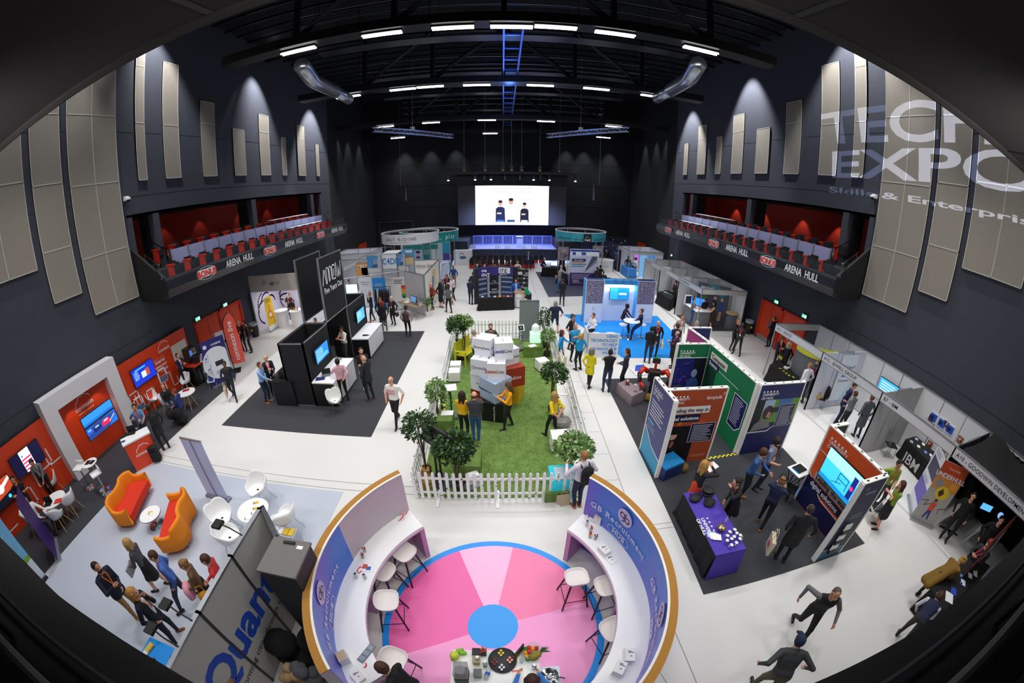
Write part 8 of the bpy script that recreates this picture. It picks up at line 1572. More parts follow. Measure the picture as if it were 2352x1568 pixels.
ctable('display_table','light blue clothed table in the far right booth',[(10.95,31.0),(11.7,31.0),(11.8,33.0),(10.95,33.0)],.8,mat('#2a78c8',.7),mat('#2f86d8',.7))
t=TH('blue_column','bright blue cylindrical column at the far right booth','column',(13.1,31.2,0)); MB().lathe([(.28,0),(.28,2.3)],mat('#3a90e0',.4),24).B('column_shaft',t,smooth=True); MB().box(-.9,-.3,.5,.55,.0,2.2,mat('#8ac4ee',.4,emit=.3)).B('blue_panel',t)
tvset('display_monitor','small dark monitor on the light blue table of the far right booth',(11.1,32.0,0),(11.55,31.9,0),.85,1.2,'#2a4a5a',.5); tvset('display_monitor','pink lit screen behind the people in the far right booth',(12.0,32.8,0),(12.5,32.8,0),1.2,1.9,'#b06ac8',.8)
t=TH('teal_cover','teal covered box top seen over the wall of the CLICK booth','box',(12.7,25.2,0)); MB().box(-.9,.9,-.8,.8,1.9,2.1,mat('#1f9aa0',.6)).B('cover',t); MB().box(-.8,.8,-.7,.7,0,1.9,mat('#c9c9cc',.6)).B('case',t)
bin2=at(1585,640,0)
# big black case behind the green panel
t=TH('flight_case','long black flight case on the floor behind the Mechatronics panel','case',(8.35,11.5,0),-.12); MB().box(-.35,.35,-1.1,1.1,.05,.85,mat('#0d0e10',.4)).B('case_body',t,bevel=.02); MB().box(-.36,.36,-1.11,1.11,.5,.53,ALU).B('edge_strip',t)
# ---------------- contents of the right wall booths ----------------
def bchair(loc,rz,l,frame_='#8a8c90',seat='#15151a',coat=False):
 t=TH('banquet_chair',l,'chair',loc,rz); m=mat(frame_,.4,.5); MB().box(-.2,.2,-.2,.2,.42,.46,mat(seat,.8)).B('seat',t,bevel=.01)
 for sy in (-.19,.19): MB().bar((.19,sy,0),(.17,sy,.44),.013,m).B('leg',t); MB().tube([(-.2,sy,0),(-.18,sy,.45),(-.25,sy*.8,.92)],.013,m,6).B('leg',t)
 MB().bar((-.25,-.15,.92),(-.25,.15,.92),.013,m).B('top_rail',t)
 if not coat:
  for i in range(4): MB().bar((-.18,-.1+i*.067,.46),(-.25,-.1+i*.067,.92),.008,m).B('back_spindle',t)
 return t
bchair(at(1876,935,0),math.radians(150),'silver chair draped with a black coat outside the SEWELL GROUP booth',coat=True); p=at(1876,935,0); b=MB(); b.ball((0,0,.72),.27,mat('#0c0c0f',.95),14,sz=1.1,sx=.45); tag(b.B('coat',loc=(p.x+.2,p.y-.1,0),smooth=True,rz=2.6),'black coat over the back of the silver chair by SEWELL GROUP','coat')
p=at(1880,915,.5); t=TH('handbag','tan handbag on the silver chair with the black coat','bag',(p.x,p.y,.47),.4); MB().lathe([(.1,0),(.13,.1),(.08,.22)],mat('#b0852c',.6),12,sy=.5).B('bag_body',t,smooth=True); MB().tube([(-.06,0,.2),(-.04,0,.32),(.04,0,.32),(.06,0,.2)],.008,mat('#8a651c')).B('handle',t)
bchair(at(2036,1045,0),math.radians(-30),'grey spindle back chair in the IBM booth'); bchair(at(2000,1190,0),math.radians(60),'white spindle back chair behind the dark end panel',frame_='#d8d8da')
t=TH('tripod_lamp','tall thin stand with two small lamp heads in the SEWELL GROUP booth','lamp',at(1896,908,0)); b=MB().bar((0,0,0),(.05,.0,2.0),.012,BLACK)
for i in range(3): b.bar((0,0,.25),(.25*math.cos(i*2.1),.25*math.sin(i*2.1),0),.01,BLACK)
b.B('stand',t); MB().box(0,.1,-.14,-.04,1.95,2.05,BLACK).B('lamp_head',t); MB().box(0,.1,.04,.14,1.9,2.0,BLACK).B('lamp_head',t)
qs=[at(2080,1008,.75),at(2104,1001,.75),at(2154,1044,.75),at(2135,1062,.75)]; t=ctable('display_table','black clothed table lettered IBM in white stripes',[(v.x,v.y) for v in qs],.75,BLKC,BLKC,flare=.03)
o=bpy.data.objects.new('table_sign',None);C.objects.link(o);o.parent=t; A=qs[0];B=qs[3]; c0=Vector(t.location); rr_=t.rotation_euler.z; La=Matrix.Rotation(-rr_,3,'Z')@(Vector((A.x,A.y,0))-c0); Lb_=Matrix.Rotation(-rr_,3,'Z')@(Vector((B.x,B.y,0))-c0); dn=(Lb_-La).normalized(); nn=Vector((dn.y,-dn.x,0)); nn=nn if nn.dot(La+Lb_)>0 else -nn; o.location=La+nn*.1; o.rotation_euler=(0,0,ang(La,Lb_))
q=text(o,'IBM',.52,(Lb_-La).length*.55,-.02,.14,WHITE,bold=.012)
a=Art(-.035)
for i in range(8): a.R(.1,.15+i*.048,1.5,.162+i*.048,'#101012')
a.B(o,'stripe_gaps')
for i,(px,py,c,n_) in enumerate(((2105,1008,'#b8b0d8','lilac'),(2094,1014,'#8ab0b0','grey green'),(2110,1025,'#e8e8ee','white, middle'),(2121,1020,'#f0f0f0','white round'),(2126,1038,'#7a88d0','blue'),(2138,1045,'#d8dcf0','pale'),(2141,1054,'#e8e8f0','white, nearest'))): t=TH('leaflet','%s leaflet on the black IBM table'%n_,'leaflet',at(px,py,.757),.7); MB().box(-.09,.09,-.06,.06,0,.006,mat(c,.5)).B('paper_sheet',t)
for (a0,a1),(b0,b1),h,c,l,tx in ((((2165,1026),(2184,1043)),((2088,1139),(2093,1180)),2.0,'#e4e6ee','white and purple banner beside the UNDERHULL banner',None),(((2174,1053),(2217,1073)),((2089,1188),(2140,1213)),2.1,'#a9a8a4','banner reading UNDERHULL with orange top and a figure in an orange shirt','UNDERHULL')):
 A=at(*b0) if tx else at(2093,1182); B=at(*b1) if tx else at(2088,1139)
 if not tx: A,B=at(2088,1139),at(2095,1186)
 t=board('rollup_banner',l,'banner',A,B,.06,h,.012,mat(c,.55),pname='banner_sheet'); w=t['w']; a=Art(-.006)
 if tx:
  a.R(0,1.55,w,2.1,'#b8431c'); a.P([(0,1.2),(w,1.25),(w,1.6),(0,1.6)],'#c98a3a'); a.O(w*.55,1.15,.22,'#e0c020'); a.P([(w*.5,1.3),(w*.62,1.15),(w*.5,1.0),(w*.38,1.15)],'#3a2a1c'); a.O(w*.25,1.4,.12,'#8a8aa0'); a.O(w*.8,1.45,.12,'#e09a3a'); a.L([(0,.7),(.2,.8),(.15,.6),(.3,.7)],.02,'#5a4a44'); a.L([(w,.75),(w-.2,.65),(w-.15,.5)],.02,'#5a4a44')
  a.P([(w*.4,.5),(w*.4,.8),(w*.6,.8),(w*.6,.5)],'#d8482a'); a.O(w*.5,.88,.05,'#4a2c20'); a.P([(w*.42,.5),(w*.36,.2),(w*.42,.2),(w*.5,.42),(w*.56,.2),(w*.62,.2),(w*.58,.5)],'#1f3a8a'); a.B(t); text(t,'UNDERHULL',.2,w/2,-.03,1.62,WHITE,bold=.015,xs=.85); text(t,'THE GAME',.08,w/2,-.03,1.9,mat('#e8c8b8'))
 else: a.R(0,.35,w,.9,'#6a5ab8'); a.R(w*.1,1.2,w*.9,1.7,'#4a4e60'); a.lines(.1,1.9,w*.6,2,.08,.03,'#9a9ab0'); a.lines(.1,1.05,w*.6,3,.05,.02,'#9a9ab0'); a.B(t)
 MB().box(0,w,-.1,.1,0,.07,ALU).B('base',t)
p=at(2178,1219,0); t=TH('bar_table','tall silver cafe table with a cross base and dark top in the dark booth','table',p); b=MB()
for i in range(4): an=i*PI/2+.6; b.box(0,0,0,0,0,0,DARK) if 0 else b.tube([(0,0,.05),(.35*math.cos(an),.35*math.sin(an),.01)],.03,mat('#26282c',.3,.5),8)
b.B('cross_base',t); MB().bar((0,0,.03),(0,0,1.05),.035,ALU).B('pole',t); MB().lathe([(.3,1.05),(.31,1.08)],DARK,28).B('tabletop',t)
q=at(2243,1158,1.1); tvset('laptop','pale blue lit laptop screen in the dark booth',(12.9,2.2,0),(13.15,1.9,0),1.1,1.3,'#5ab0e8',1.2); p=at(2278,1165,1.0); t=TH('lit_figurine','small blue and white lit object in the dark booth','ornament',(13.6,1.6,.9)); MB().ball((0,0,.15),.1,mat('#8ab8f0',.3,emit=1),10).B('lit_dome',t); MB().lathe([(.1,-.9),(.08,.06)],BLACK,12).B('stand',t)
# table and banner at the lower right edge
qs=[at(2140,1352,.75),at(2232,1270,.75),at(2275,1300,.75),at(2165,1402,.75)]; ctable('display_table','long black table covered in leaflets at the lower right edge',[(v.x,v.y) for v in qs],.75,BLKC,BLKC)
for i,(px,py,c,n_,s_) in enumerate(((2180,1372,'#e8e8ee','big white sheet under the hands',.16),(2190,1358,'#2a4ab0','blue folder behind the big white sheet',.12),(2212,1338,'#d0dcf0','pale leaflet by the purple box',.1),(2208,1322,'#3aa0d0','small blue card',.05),(2207,1340,'#5a4a9a','purple box',.05),(2228,1322,'#e8e8f4','white spotted leaflet, left of two',.09),(2240,1318,'#e0e4f0','white spotted leaflet, right of two',.09),(2243,1312,'#e08a3a','orange round badge',.04))): t=TH('leaflet','%s on the long black table at the lower right'%n_,'leaflet',at(px,py,.757),.6); MB().box(-s_,s_,-s_*.7,s_*.7,0,.01,mat(c,.5)).B('paper_sheet',t)
A=at(2281,1240,2.0);B=at(2348,1168,2.0); A=Vector((A.x,A.y,0));B=Vector((B.x,B.y,0)); t=board('rollup_banner','brown red banner with big white capitals at the lower right edge','banner',B,A,.06,2.0,.012,mat('#8a3a22',.55),pname='banner_sheet'); MB().box(0,t['w'],-.1,.1,0,.07,ALU).B('base',t); t.rotation_euler.z+=PI; t.location=(A.x,A.y,0); text(t,"YOU\nAREN'T\nUNDER",.3,t['w']/2,-.03,1.5,WHITE,bold=.02)
# ---------------- letters thrown on the right wall by a projector ----------------
def projector(src,lines,power):
 src=Vector(src); lt_=lamp('POINT','projector_lamp',src,power,(.62,.70,1),.0)
 loops=[]; dg_=None
 for s_,size,quad in lines:
  cu=bpy.data.curves.new('gobo','FONT'); cu.body=s_; cu.size=1; cu.resolution_u=4; cu.offset=.02; o=bpy.data.objects.new('gobo',cu); C.objects.link(o); bpy.context.view_layer.update(); me=bpy.data.meshes.new_from_object(o.evaluated_get(bpy.context.evaluated_depsgraph_get()))
  bpy.data.objects.remove(o)
  vs=[v.co.copy() for v in me.vertices]; u1=max(v.x for v in vs); v1=max(v.y for v in vs); v0=min(0,min(v.y for v in vs)); cnt={}
  for p_ in me.polygons:
   k_=list(p_.vertices)
   for i in range(len(k_)):
    e=(k_[i],k_[(i+1)%len(k_)]); cnt[tuple(sorted(e))]=cnt.get(tuple(sorted(e)),0)+1
  nb={}
  for (a_,b_),c_ in cnt.items():
   if c_==1: nb.setdefault(a_,[]).append(b_); nb.setdefault(b_,[]).append(a_)
  seen=set(); tl,tr,br,bl_=[atX(*q_,WR-.02) for q_ in quad]
  for st_ in nb:
   if st_ in seen: continue
   lp=[st_]; seen.add(st_); cur=st_
   while True:
    nx=[x_ for x_ in nb[cur] if x_ not in seen]
    if not nx: break
    cur=nx[0]; seen.add(cur); lp.append(cur)
   pts=[]
   for i in lp:
    u=vs[i].x/u1; v=(vs[i].y-v0)/(v1-v0); w_=tl.lerp(tr,u)*v+bl_.lerp(br,u)*(1-v); pts.append(w_)
   if len(pts)>2: loops.append(pts)
  bpy.data.meshes.remove(me)
 c_=sum((p_ for l_ in loops for p_ in l_),Vector())/sum(len(l_) for l_ in loops); ax=(c_-src).normalized(); ex=ax.cross(Vector((0,0,1))).normalized(); ey=ex.cross(ax); D_=.35
 cu=bpy.data.curves.new('gobo_plate','CURVE'); cu.dimensions='2D'; cu.fill_mode='BOTH'
 L2=[]
 for l_ in loops: L2.append([(((p_-src).dot(ex))/((p_-src).dot(ax))*D_,((p_-src).dot(ey))/((p_-src).dot(ax))*D_) for p_ in l_])
 mx_=.62
 for l_ in L2+[[(-mx_,-mx_),(mx_,-mx_),(mx_,mx_),(-mx_,mx_)]]:
  sp_=cu.splines.new('POLY'); sp_.points.add(len(l_)-1); sp_.use_cyclic_u=True
  for i,(x_,y_) in enumerate(l_): sp_.points[i].co=(x_,y_,0,1)
 cu.materials.append(BLACK); o=bpy.data.objects.new('gobo_plate',cu); C.objects.link(o); o.matrix_world=Matrix.Translation(src+ax*D_)@Matrix(((ex.x,ey.x,ax.x),(ex.y,ey.y,ax.y),(ex.z,ey.z,ax.z))).to_4x4()
 bpy.context.view_layer.update(); me=bpy.data.meshes.new_from_object(o.evaluated_get(bpy.context.evaluated_depsgraph_get())); m_=o.matrix_world.copy(); bpy.data.objects.remove(o)
 t=TH('projector','projector with a letter stencil beside the left wall near the viewer','projector',src); g=bpy.data.objects.new('stencil_plate',me); C.objects.link(g); g.parent=t; g.matrix_basis=Matrix.Translation(-src)@m_
 b=MB(); R_=Matrix(((ex.x,ey.x,ax.x),(ex.y,ey.y,ax.y),(ex.z,ey.z,ax.z))).to_4x4(); b.T=R_
 for s_ in ((-mx_,-mx_+.02,-mx_,mx_),(mx_-.02,mx_,-mx_,mx_),(-mx_,mx_,-mx_,-mx_+.02),(-mx_,mx_,mx_-.02,mx_)): b.box(s_[0],s_[1],s_[2],s_[3],-.3,D_+.01,BLACK)
 b.box(-mx_,mx_,-mx_,mx_,-.32,-.3,BLACK); b.B('housing',t); MB().bar((0,0,-mx_),(0,0,-3.0),.05,BLACK).B('stand_pole',t)
projector((-13.6,2.45,8.0),[('TECH',1,((1886,262),(2290,215),(2290,335),(1897,332))),('EXPO',1,((1905,348),(2400,350),(2400,455),(1904,408))),('Skills & Enterprise',1,((1903,428),(2420,515),(2420,540),(1903,446)))],52000)
# ---------------- visitors and exhibitors, placed by where their heads are ----------------
def P(hx,hy,face,label,ht=1.75,lean=0,stance='stand',seat=.46,zf=0,hips=0,**k):
 s=ht/1.75; hz=(seat+.11) if stance=='sit' else .93*s-(.035 if stance=='walk' else 0)
 hz-=hips
 z=hz+(.672*s)*math.cos(math.radians(lean))+zf; p=at(hx,hy,z); f=.035+.672*s*math.sin(math.radians(lean)); a=math.radians(face)
 return person(0,0,face,label,ht=ht,lean=lean,stance=stance,seat=seat,pos=(p.x-f*math.cos(a),p.y-f*math.sin(a),zf),hips=hips,**k)
def hang(o,f,x,y,z,label,kind='tote',col='#d8cbb0',s=1.):
 p=f(x,y,z); rz=o.rotation_euler.z
 t=TH({'tote':'tote_bag','pack':'backpack','hand':'handbag','phone':'phone','paper':'paper_sheet','laptop':'laptop','cup':'cup','coat':'folded_coat'}[kind],label,{'tote':'bag','pack':'backpack','hand':'handbag','phone':'phone','paper':'paper','laptop':'laptop','cup':'cup','coat':'coat'}[kind],p,rz)
 m=mat(col,.8)
 if kind=='tote':
  MB().add([(-.19*s,-.03,-.62*s),(.19*s,-.03,-.62*s),(.19*s,.03,-.62*s),(-.19*s,.03,-.62*s),(-.18*s,-.05,-.22*s),(.18*s,-.05,-.22*s),(.18*s,.05,-.22*s),(-.18*s,.05,-.22*s)],[(3,2,1,0),(0,1,5,4),(1,2,6,5),(2,3,7,6),(3,0,4,7),(4,5,6,7)],m).B('bag_body',t)
  for y_ in (-.04,.04): MB().tube([(-.08*s,y_,-.22*s),(-.05*s,y_*.5,0),(.05*s,y_*.5,0),(.08*s,y_,-.22*s)],.009,m,5).B('handle',t)
  MB().box(-.08*s,.08*s,-.045,.045,-.5*s,-.36*s,mat('#d04a5c',.7)).B('print',t)
 elif kind=='pack':
  b=MB(); b.lathe([(.06,-.24),(.15,-.2),(.165,0),(.15,.16),(.09,.24),(.01,.26)],m,18,sx=.62); b.B('pack_body',t,smooth=True); MB().lathe([(.05,-.2),(.11,-.16),(.11,-.02),(.04,.02)],m,14,(-.06,0,0),sx=.5).B('front_pocket',t,smooth=True)
  for y_ in (-.1,.1): MB().tube([(.07,y_,.2),(.17,y_*1.05,.26),(.28,y_*1.0,.22),(.33,y_,.1),(.30,y_,-.05)],.016,m,6).B('shoulder_strap',t)
 elif kind=='hand': MB().lathe([(.12,-.42),(.15,-.36),(.11,-.22),(.02,-.2)],m,14,sy=.5).B('bag_body',t,smooth=True); MB().tube([(-.08,0,-.24),(-.05,0,0),(.05,0,0),(.08,0,-.24)],.009,m,5).B('handle',t)
 elif kind=='phone': MB().box(-.005,.005,-.036,.036,-.07,.07,mat(col,.3)).B('phone_body',t,bevel=.003); t.rotation_euler.y=.6
 elif kind=='paper': MB().box(-.15,.15,-.11,.11,-.003,.003,mat(col,.6)).B('sheet',t); t.rotation_euler.y=-.3
 elif kind=='laptop': MB().box(-.02,.02,-.17,.17,-.14,.12,mat(col,.5)).B('body',t)
 elif kind=='cup': MB().lathe([(.025,0),(.035,.1)],m,12).B('cup_body',t)
 elif kind=='coat': MB().lathe([(.06,-.28),(.13,-.2),(.14,.0),(.1,.1),(.02,.12)],m,12,sx=.7,sy=1.3).B('cloth',t,smooth=True)
K=dict
# --- left foreground group ---
o,f=P(222,1302,8,'person in a dark navy blazer and tan trousers gesturing, orange lanyard, left foreground',top='#10182c',legs='#a37a42',shoe='#a5642a',hair='black',skin='t',arms=('clasp',(.34,.12,.33)),lan='#f07a1c',open_='#10182c',beard=True,ht=1.82,coat=.1)
o,f=P(290,1247,205,'person with blond hair in a grey blazer and black skirt holding a grey folder',top='#4a4a50',legs='#0f0f12',shoe='#0c0c10',hair='blond',style='bob',arms=((.28,.12,.08),'clasp'),lan='#b03050',skirt=1,ht=1.68,stance='step',wide=.92); hang(o,f,.33,.1,.0,'grey folder held by the person with blond hair in a grey blazer','laptop','#a9adb4')
o,f=P(350,1277,235,'person in a bright blue shirt and grey trousers with a pink lanyard, left foreground',top='#4468b8',legs='#2c3440',shoe='#101014',hair='brown',lan='#e8506a',stance='walk',ht=1.8,nod=12)
o,f=P(421,1297,220,'person in a leopard print top and black skirt with a pink coat on the arm',top='#6a5232',legs='#0f0f12',hair='light',style='bun',arms=('lap','clasp'),lan='#e8506a',skirt='long',ht=1.62,nod=18,wide=.92); hang(o,f,.28,.05,.05,'pink coat over the arm of the person in a leopard print top','coat','#e89ab0'); hang(o,f,-.02,.25,.22,'mustard yellow handbag of the person in a leopard print top','hand','#d8961c')
o,f=P(470,1285,215,'person in a red and grey jacket looking down beside the grey lettered wall',top='#c02a2c',legs='#22242c',hair='brown',lan='#e8506a',ht=1.74,nod=14,arms=('down','clasp'))
o,f=P(306,1360,35,'person with fair hair in a dark suit, hand at the chin, left foreground',top='#0e1424',legs='#141c2c',shoe='#8a4e22',hair='#b0803f',style='bob',open_='#eef0f6',arms=('chin','pocket'),lan='#f07a4c',ht=1.82,stance='wide',coat=.12)
# --- orange wall stand ---
P(72,1062,320,'person in a grey jumper leaning on a white chair by the striped screen',top='#6c6e72',legs='#16161c',hair='dark',arms=((.4,.1,.1),(.4,.1,.1)),lan='#e8e8e8',lean=18,nod=15)
P(30,1102,330,'person in a black jacket with crossed arms behind the person in a white shirt',top='#121218',legs='#16161c',hair='black',skin='t',arms=('cross','cross'))
P(59,1150,25,'seated person in a white shirt at the near meeting table',top='#e2dcdc',legs='#1c2438',hair='light',stance='sit',arms=('table','table'))
o,f=P(308,935,320,'person in a denim top with tied hair behind the orange reception counter',top='#5a82b0',legs='#22283a',hair='dark',style='bun',skin='t',sleeve='half',arms=('fwd','hip'),lan='#e8506a',ht=1.66)
o,f=P(340,936,160,'person in a dark coat with a backpack at the orange reception counter',top='#1c2026',legs='#181a22',hair='black',skin='b',arms=('fwd','down'),coat=.3,ht=1.8); t=TH('suitcase','large black wheeled bag standing by the reception counter','suitcase',at(364,1058,0),.4); MB().box(-.17,.17,-.12,.12,.04,.6,mat('#101013',.8)).B('case_body',t,bevel=.05); MB().box(-.13,.13,-.17,-.1,.1,.4,mat('#16161a',.8)).B('front_pocket',t,bevel=.03); MB().tube([(-.08,.1,.6),(-.08,.1,.95),(.08,.1,.95),(.08,.1,.6)],.01,BLACK,6).B('pull_handle',t)
hang(o,f,-.2,0,.28,'black backpack on the person at the reception counter','pack','#101014')
P(374,888,330,'seated person in a black jumper at the far meeting table',top='#15151b',legs='#27365a',hair='light',stance='sit',arms=('lap','table')); P(400,899,200,'seated person with reddish hair and navy coat at the far meeting table',top='#1a2c6a',legs='#121216',hair='red',stance='sit',arms=('lap','lap'))
p=at(408,960,.3); b=MB()
for i in range(7): b.ball((random.uniform(-.25,.25),random.uniform(-.15,.15),random.uniform(-.15,.3)),.17,mat('#0c0c0f',.95),12,sz=1.1)
tag(b.B('coat_pile',loc=p,smooth=True),'black coats piled beside the far meeting table','coats')
P(408,817,0,'person in a navy suit holding a snack beside the coffee counter',top='#141c38',legs='#11141f',hair='brown',arms=('phone','phone'),lan='#e8506a',open_='#dfe4ee'); P(443,805,170,'person in a black suit facing the coffee machine',top='#12141c',legs='#11131a',hair='light',arms=('fwd','phone'),lan='#e8506a')
o,f=P(515,836,305,'person in a dark grey jacket walking past the coral flag with a tote bag',top='#23262c',legs='#1c1e26',hair='black',skin='b',stance='walk',ht=1.74); hang(o,f,.05,-.28,-.05,'cream tote bag carried by the person in a dark grey jacket',col='#c9bfa6')
P(535,752,85,'person with grey hair in a tan jacket by the red doors',top='#8f7d52',legs='#15161b',hair='grey',shoe='#7a4a22'); P(547,741,285,'person in black with a yellow badge by the red doors',top='#131318',legs='#14151a',hair='grey',lan='#c02a3a',arms=('clasp','clasp')); P(561,741,215,'person in a black coat with a white collar by the red doors',top='#121319',legs='#1c1d22',hair='dark',beard=True,stance='wide',open_='#d8d8dc'); P(524,757,0,'person half hidden behind the tan jacket by the red doors',top='#1a1b22',legs='#15161b',hair='light')
P(661,677,275,'person in a black tee with a pink lanyard inside the sgsco booth',top='#14141a',legs='#14141a',hair='light',sleeve='half',lan='#e8506a'); P(669,687,75,'person in a black tee seen from behind at the sgsco booth',top='#101014',legs='#101014',hair='dark',sleeve='half')
# --- black tower stand ---
P(597,838,5,'person in a pale blue shirt leaning on the small black counter',top='#8fb4e4',legs='#1a2740',hair='brown',shoe='#b8641c',arms=('down',(.42,.05,.1)),lean=6); P(610,822,320,'bald person in a navy suit holding a tablet by the small black counter',top='#141a28',legs='#10141f',style='bald',arms=('lap','phone'),open_='#dfe2ea',lan='#e8506a',beard=False)
P(784,755,240,'person in a white polo looking at a phone by the purple banner',top='#dedad6',legs='#3c3c42',hair='black',sleeve='half',arms=('phone','phone'),lan='#f07a3c',nod=25,skin='t')
P(774,830,130,'person in a pink shirt standing at the near white counter',top='#cf9ea8',legs='#121216',hair='black',skin='t',arms=('fwd','back')); P(829,806,300,'person with a beard in a black tee facing the bald person in a navy suit',top='#17171c',legs='#22242c',hair='brown',beard=True,sleeve='half',arms=('clasp','clasp'),shoe='#e8e8e8',lan='#f07a3c'); P(835,823,150,'bald person in a navy suit with a hand in the pocket, seen from behind',top='#131722',legs='#11151f',style='bald2',hair='grey',arms=('pocket','clasp'),coat=.12,shoe='#5a3620',ht=1.83)
P(897,873,262,'bald person in a white tee walking alone on the pale floor',top='#e8e4e2',legs='#121216',style='bald',sleeve='half',stance='walk',ht=1.82,skin='l')
t_=bpy.data.objects.new('shirt_print',None); C.objects.link(t_); t_.parent=[o for o in bpy.data.objects if o.get('label')=='bald person in a white tee walking alone on the pale floor'][0]; t_.location=(.145,0,1.26); t_.rotation_euler=(0,0,PI/2); text(t_,'TECH\nEXPO',.1,0,0,.02,mat('#c8202c',.6),bold=.02)
P(723,736,270,'dark haired person whose head shows behind the black tower',top='#1c1c22',legs='#15161b',hair='dark')
# --- pen ---
P(1061,906,78,'person with long dark hair in a yellow jumper, left of the two by the cubes',top='#e8b010',legs='#15161b',hair='#2a1612',style='long',shoe='#6a3a26',ht=1.68,wide=.92,arms=('clasp','clasp')); P(1089,907,93,'person in a grey tee and blue jeans facing the stacked cubes',top='#3a3c42',legs='#2a5288',hair='brown',style='bald2',sleeve='half',shoe='#b8823c',arms=('cross','clasp'),ht=1.8,stance='close')
o,f=P(1166,886,195,'person with long hair in a yellow jumper using a phone beside the cubes',top='#efa410',legs='#121216',hair='#5a3c26',style='long',arms=('phone','phone'),nod=20,ht=1.68,wide=.92,stance='step'); hang(o,f,.42,.0,.36,'phone held by the person in yellow beside the cubes','phone','#c9c9d8')
P(1272,907,128,'person with fair long hair in a yellow tee by the right fence',top='#e8c41c',legs='#121216',hair='#a9854c',style='long',sleeve='half',arms=('back','back'),ht=1.64,wide=.9,stance='step')
P(1089,763,10,'person with grey hair in a white patterned shirt by the yellow bench',top='#cfcbd4',legs='#17181d',hair='grey'); P(1127,750,275,'bearded person in a grey tee with an orange lanyard behind the cubes',top='#4a4c50',legs='#22242a',hair='dark',beard=True,sleeve='half',lan='#f0602c')
o,f=P(1341,1044,112,'person in a white shirt and dark trousers with a backpack at the near fence',top='#dcd8e0',legs='#18203a',hair='#9a6a3c',shoe='#9a5420',stance='close',arms=((.3,.22,.25),(.15,.2,.15)),ht=1.83,lan='#d03a5a'); hang(o,f,-.2,0,.26,'black backpack worn by the person at the near picket fence','pack','#0c0c0f',1.1)
# --- ring ---
o,f=P(874,1532,165,'person with tied brown hair in a black top writing at the left counter',top='#121014',legs='#1c1a22',hair='#4a2c1c',style='bun',lean=32,arms=((.42,.1,.15),(.48,.05,.12)),nod=25,ht=1.66,sleeve='half',wide=.95)
P(1222,1562,92,'person with centre parted brown hair in a blue top at the juice counter',top='#2f74c8',legs='#1c1a22',hair='#3a2216',style='long',lean=12,nod=25,arms=('fwd','fwd'),ht=1.68)
# --- lower right ---
P(1921,1364,238,'person in a dark vest and grey sleeves walking across the pale floor, lower right',top='#17181b',legs='#0f1013',hair='#5a5048',style='buzz',skin='t',stance='walk',arms=((.28,.32,.12),(-.12,.42,.1)),ht=1.78,nod=-5,lean=8,sleeve='vest',vest='#66676a',wide=1.08); P(1838,1466,62,'person in a grey hoodie and navy cap at the bottom right',top='#3c3e40',legs='#55503c',hair='#1c2a44',style='cap',skin='l',arms=((.05,.42,.12),(.1,.42,.12)),ht=1.8,stance='step',lean=28,wide=1.1)
o,f=P(2213,1286,-15,'person in a mustard belted coat bending over the long black table',top='#7a5a12',legs='#18181d',hair='#a9853c',style='bun',lean=55,coat=.35,arms=((.48,.12,.22),(.5,.1,.25)),nod=20,ht=1.68)
P(2160,1366,15,'person in a navy gilet and white shirt leaning over the long black table',top='#1a2444',legs='#2c2a28',hair='brown',lean=50,sleeve='vest',vest='#d8d8e0',arms=((.42,.2,.2),(.46,.15,.22)),nod=15,ht=1.6,lan='#e86a7a',stance='step'); P(2272,1248,165,'person with short red hair seated behind the long black table',top='#24242c',legs='#15151a',hair='red',style='curly',stance='sit',arms=('phone','phone'),lan='#d03050')
P(2236,1140,200,'shadowed person in black inside the dark booth, left one',top='#0e0e12',legs='#0c0c10',hair='black'); P(2300,1195,210,'shadowed person in black inside the dark booth, right one',top='#0e0e12',legs='#0c0c10',hair='black')
# --- university carpet ---
P(1786,1015,300,'bearded person in a striped tee with an orange lanyard on the dark carpet',top='#7a86a4',legs='#1e2a40',hair='#2a1c16',style='curly',beard=True,sleeve='half',arms=('hip','clasp'),lan='#f0702c',nod=18,ht=1.8); P(1755,1040,310,'person in a denim blue shirt with curly hair looking at the headset wearer',top='#2f5a92',legs='#15161d',hair='#4a2e1c',style='curly',shoe='#a5661c',arms=('fwd','clasp'),lan='#f0702c',nod=20,ht=1.78,lean=8)
o,f=P(1797,1103,35,'person in a navy and grey hoodie wearing a black headset',top='#1a2444',legs='#0f1014',hair='light',shoe='#8a5a1c',arms=((.45,.15,.25),(.45,.15,.22)),ht=1.66,stance='step'); t=TH('vr_headset','black headset over the eyes of the person in a navy hoodie','headset',f(.135,0,.69),o.rotation_euler.z); MB().box(-.05,.05,-.085,.085,-.045,.045,BLACK).B('visor',t,bevel=.015); MB().tube([(-.03,.09,0),(-.15,.095,.03),(-.22,0,.05),(-.15,-.095,.03),(-.03,-.09,0)],.012,BLACK,6).B('head_strap',t)
o,f=P(1862,1168,58,'person in a long black coat holding a tote bag near the orange panel',top='#131216',legs='#101013',hair='#2c2824',style='buzz',skin='t',arms=('down',(.05,.36,-.02)),coat=.32,lan='#e0407a',ht=1.82,wide=1.12);
hang(o,f,-.0,.42,-.08,'cream tote bag with red print held by the person in a long black coat',s=1.05)
o,f=P(1692,1106,170,'person with dark hair in a black coat bending by the purple table, orange lanyard',top='#111115',legs='#101014',hair='#1c1412',style='bun',arms=('up','clasp'),lean=15,lan='#f0602c',ht=1.68,coat=.3)
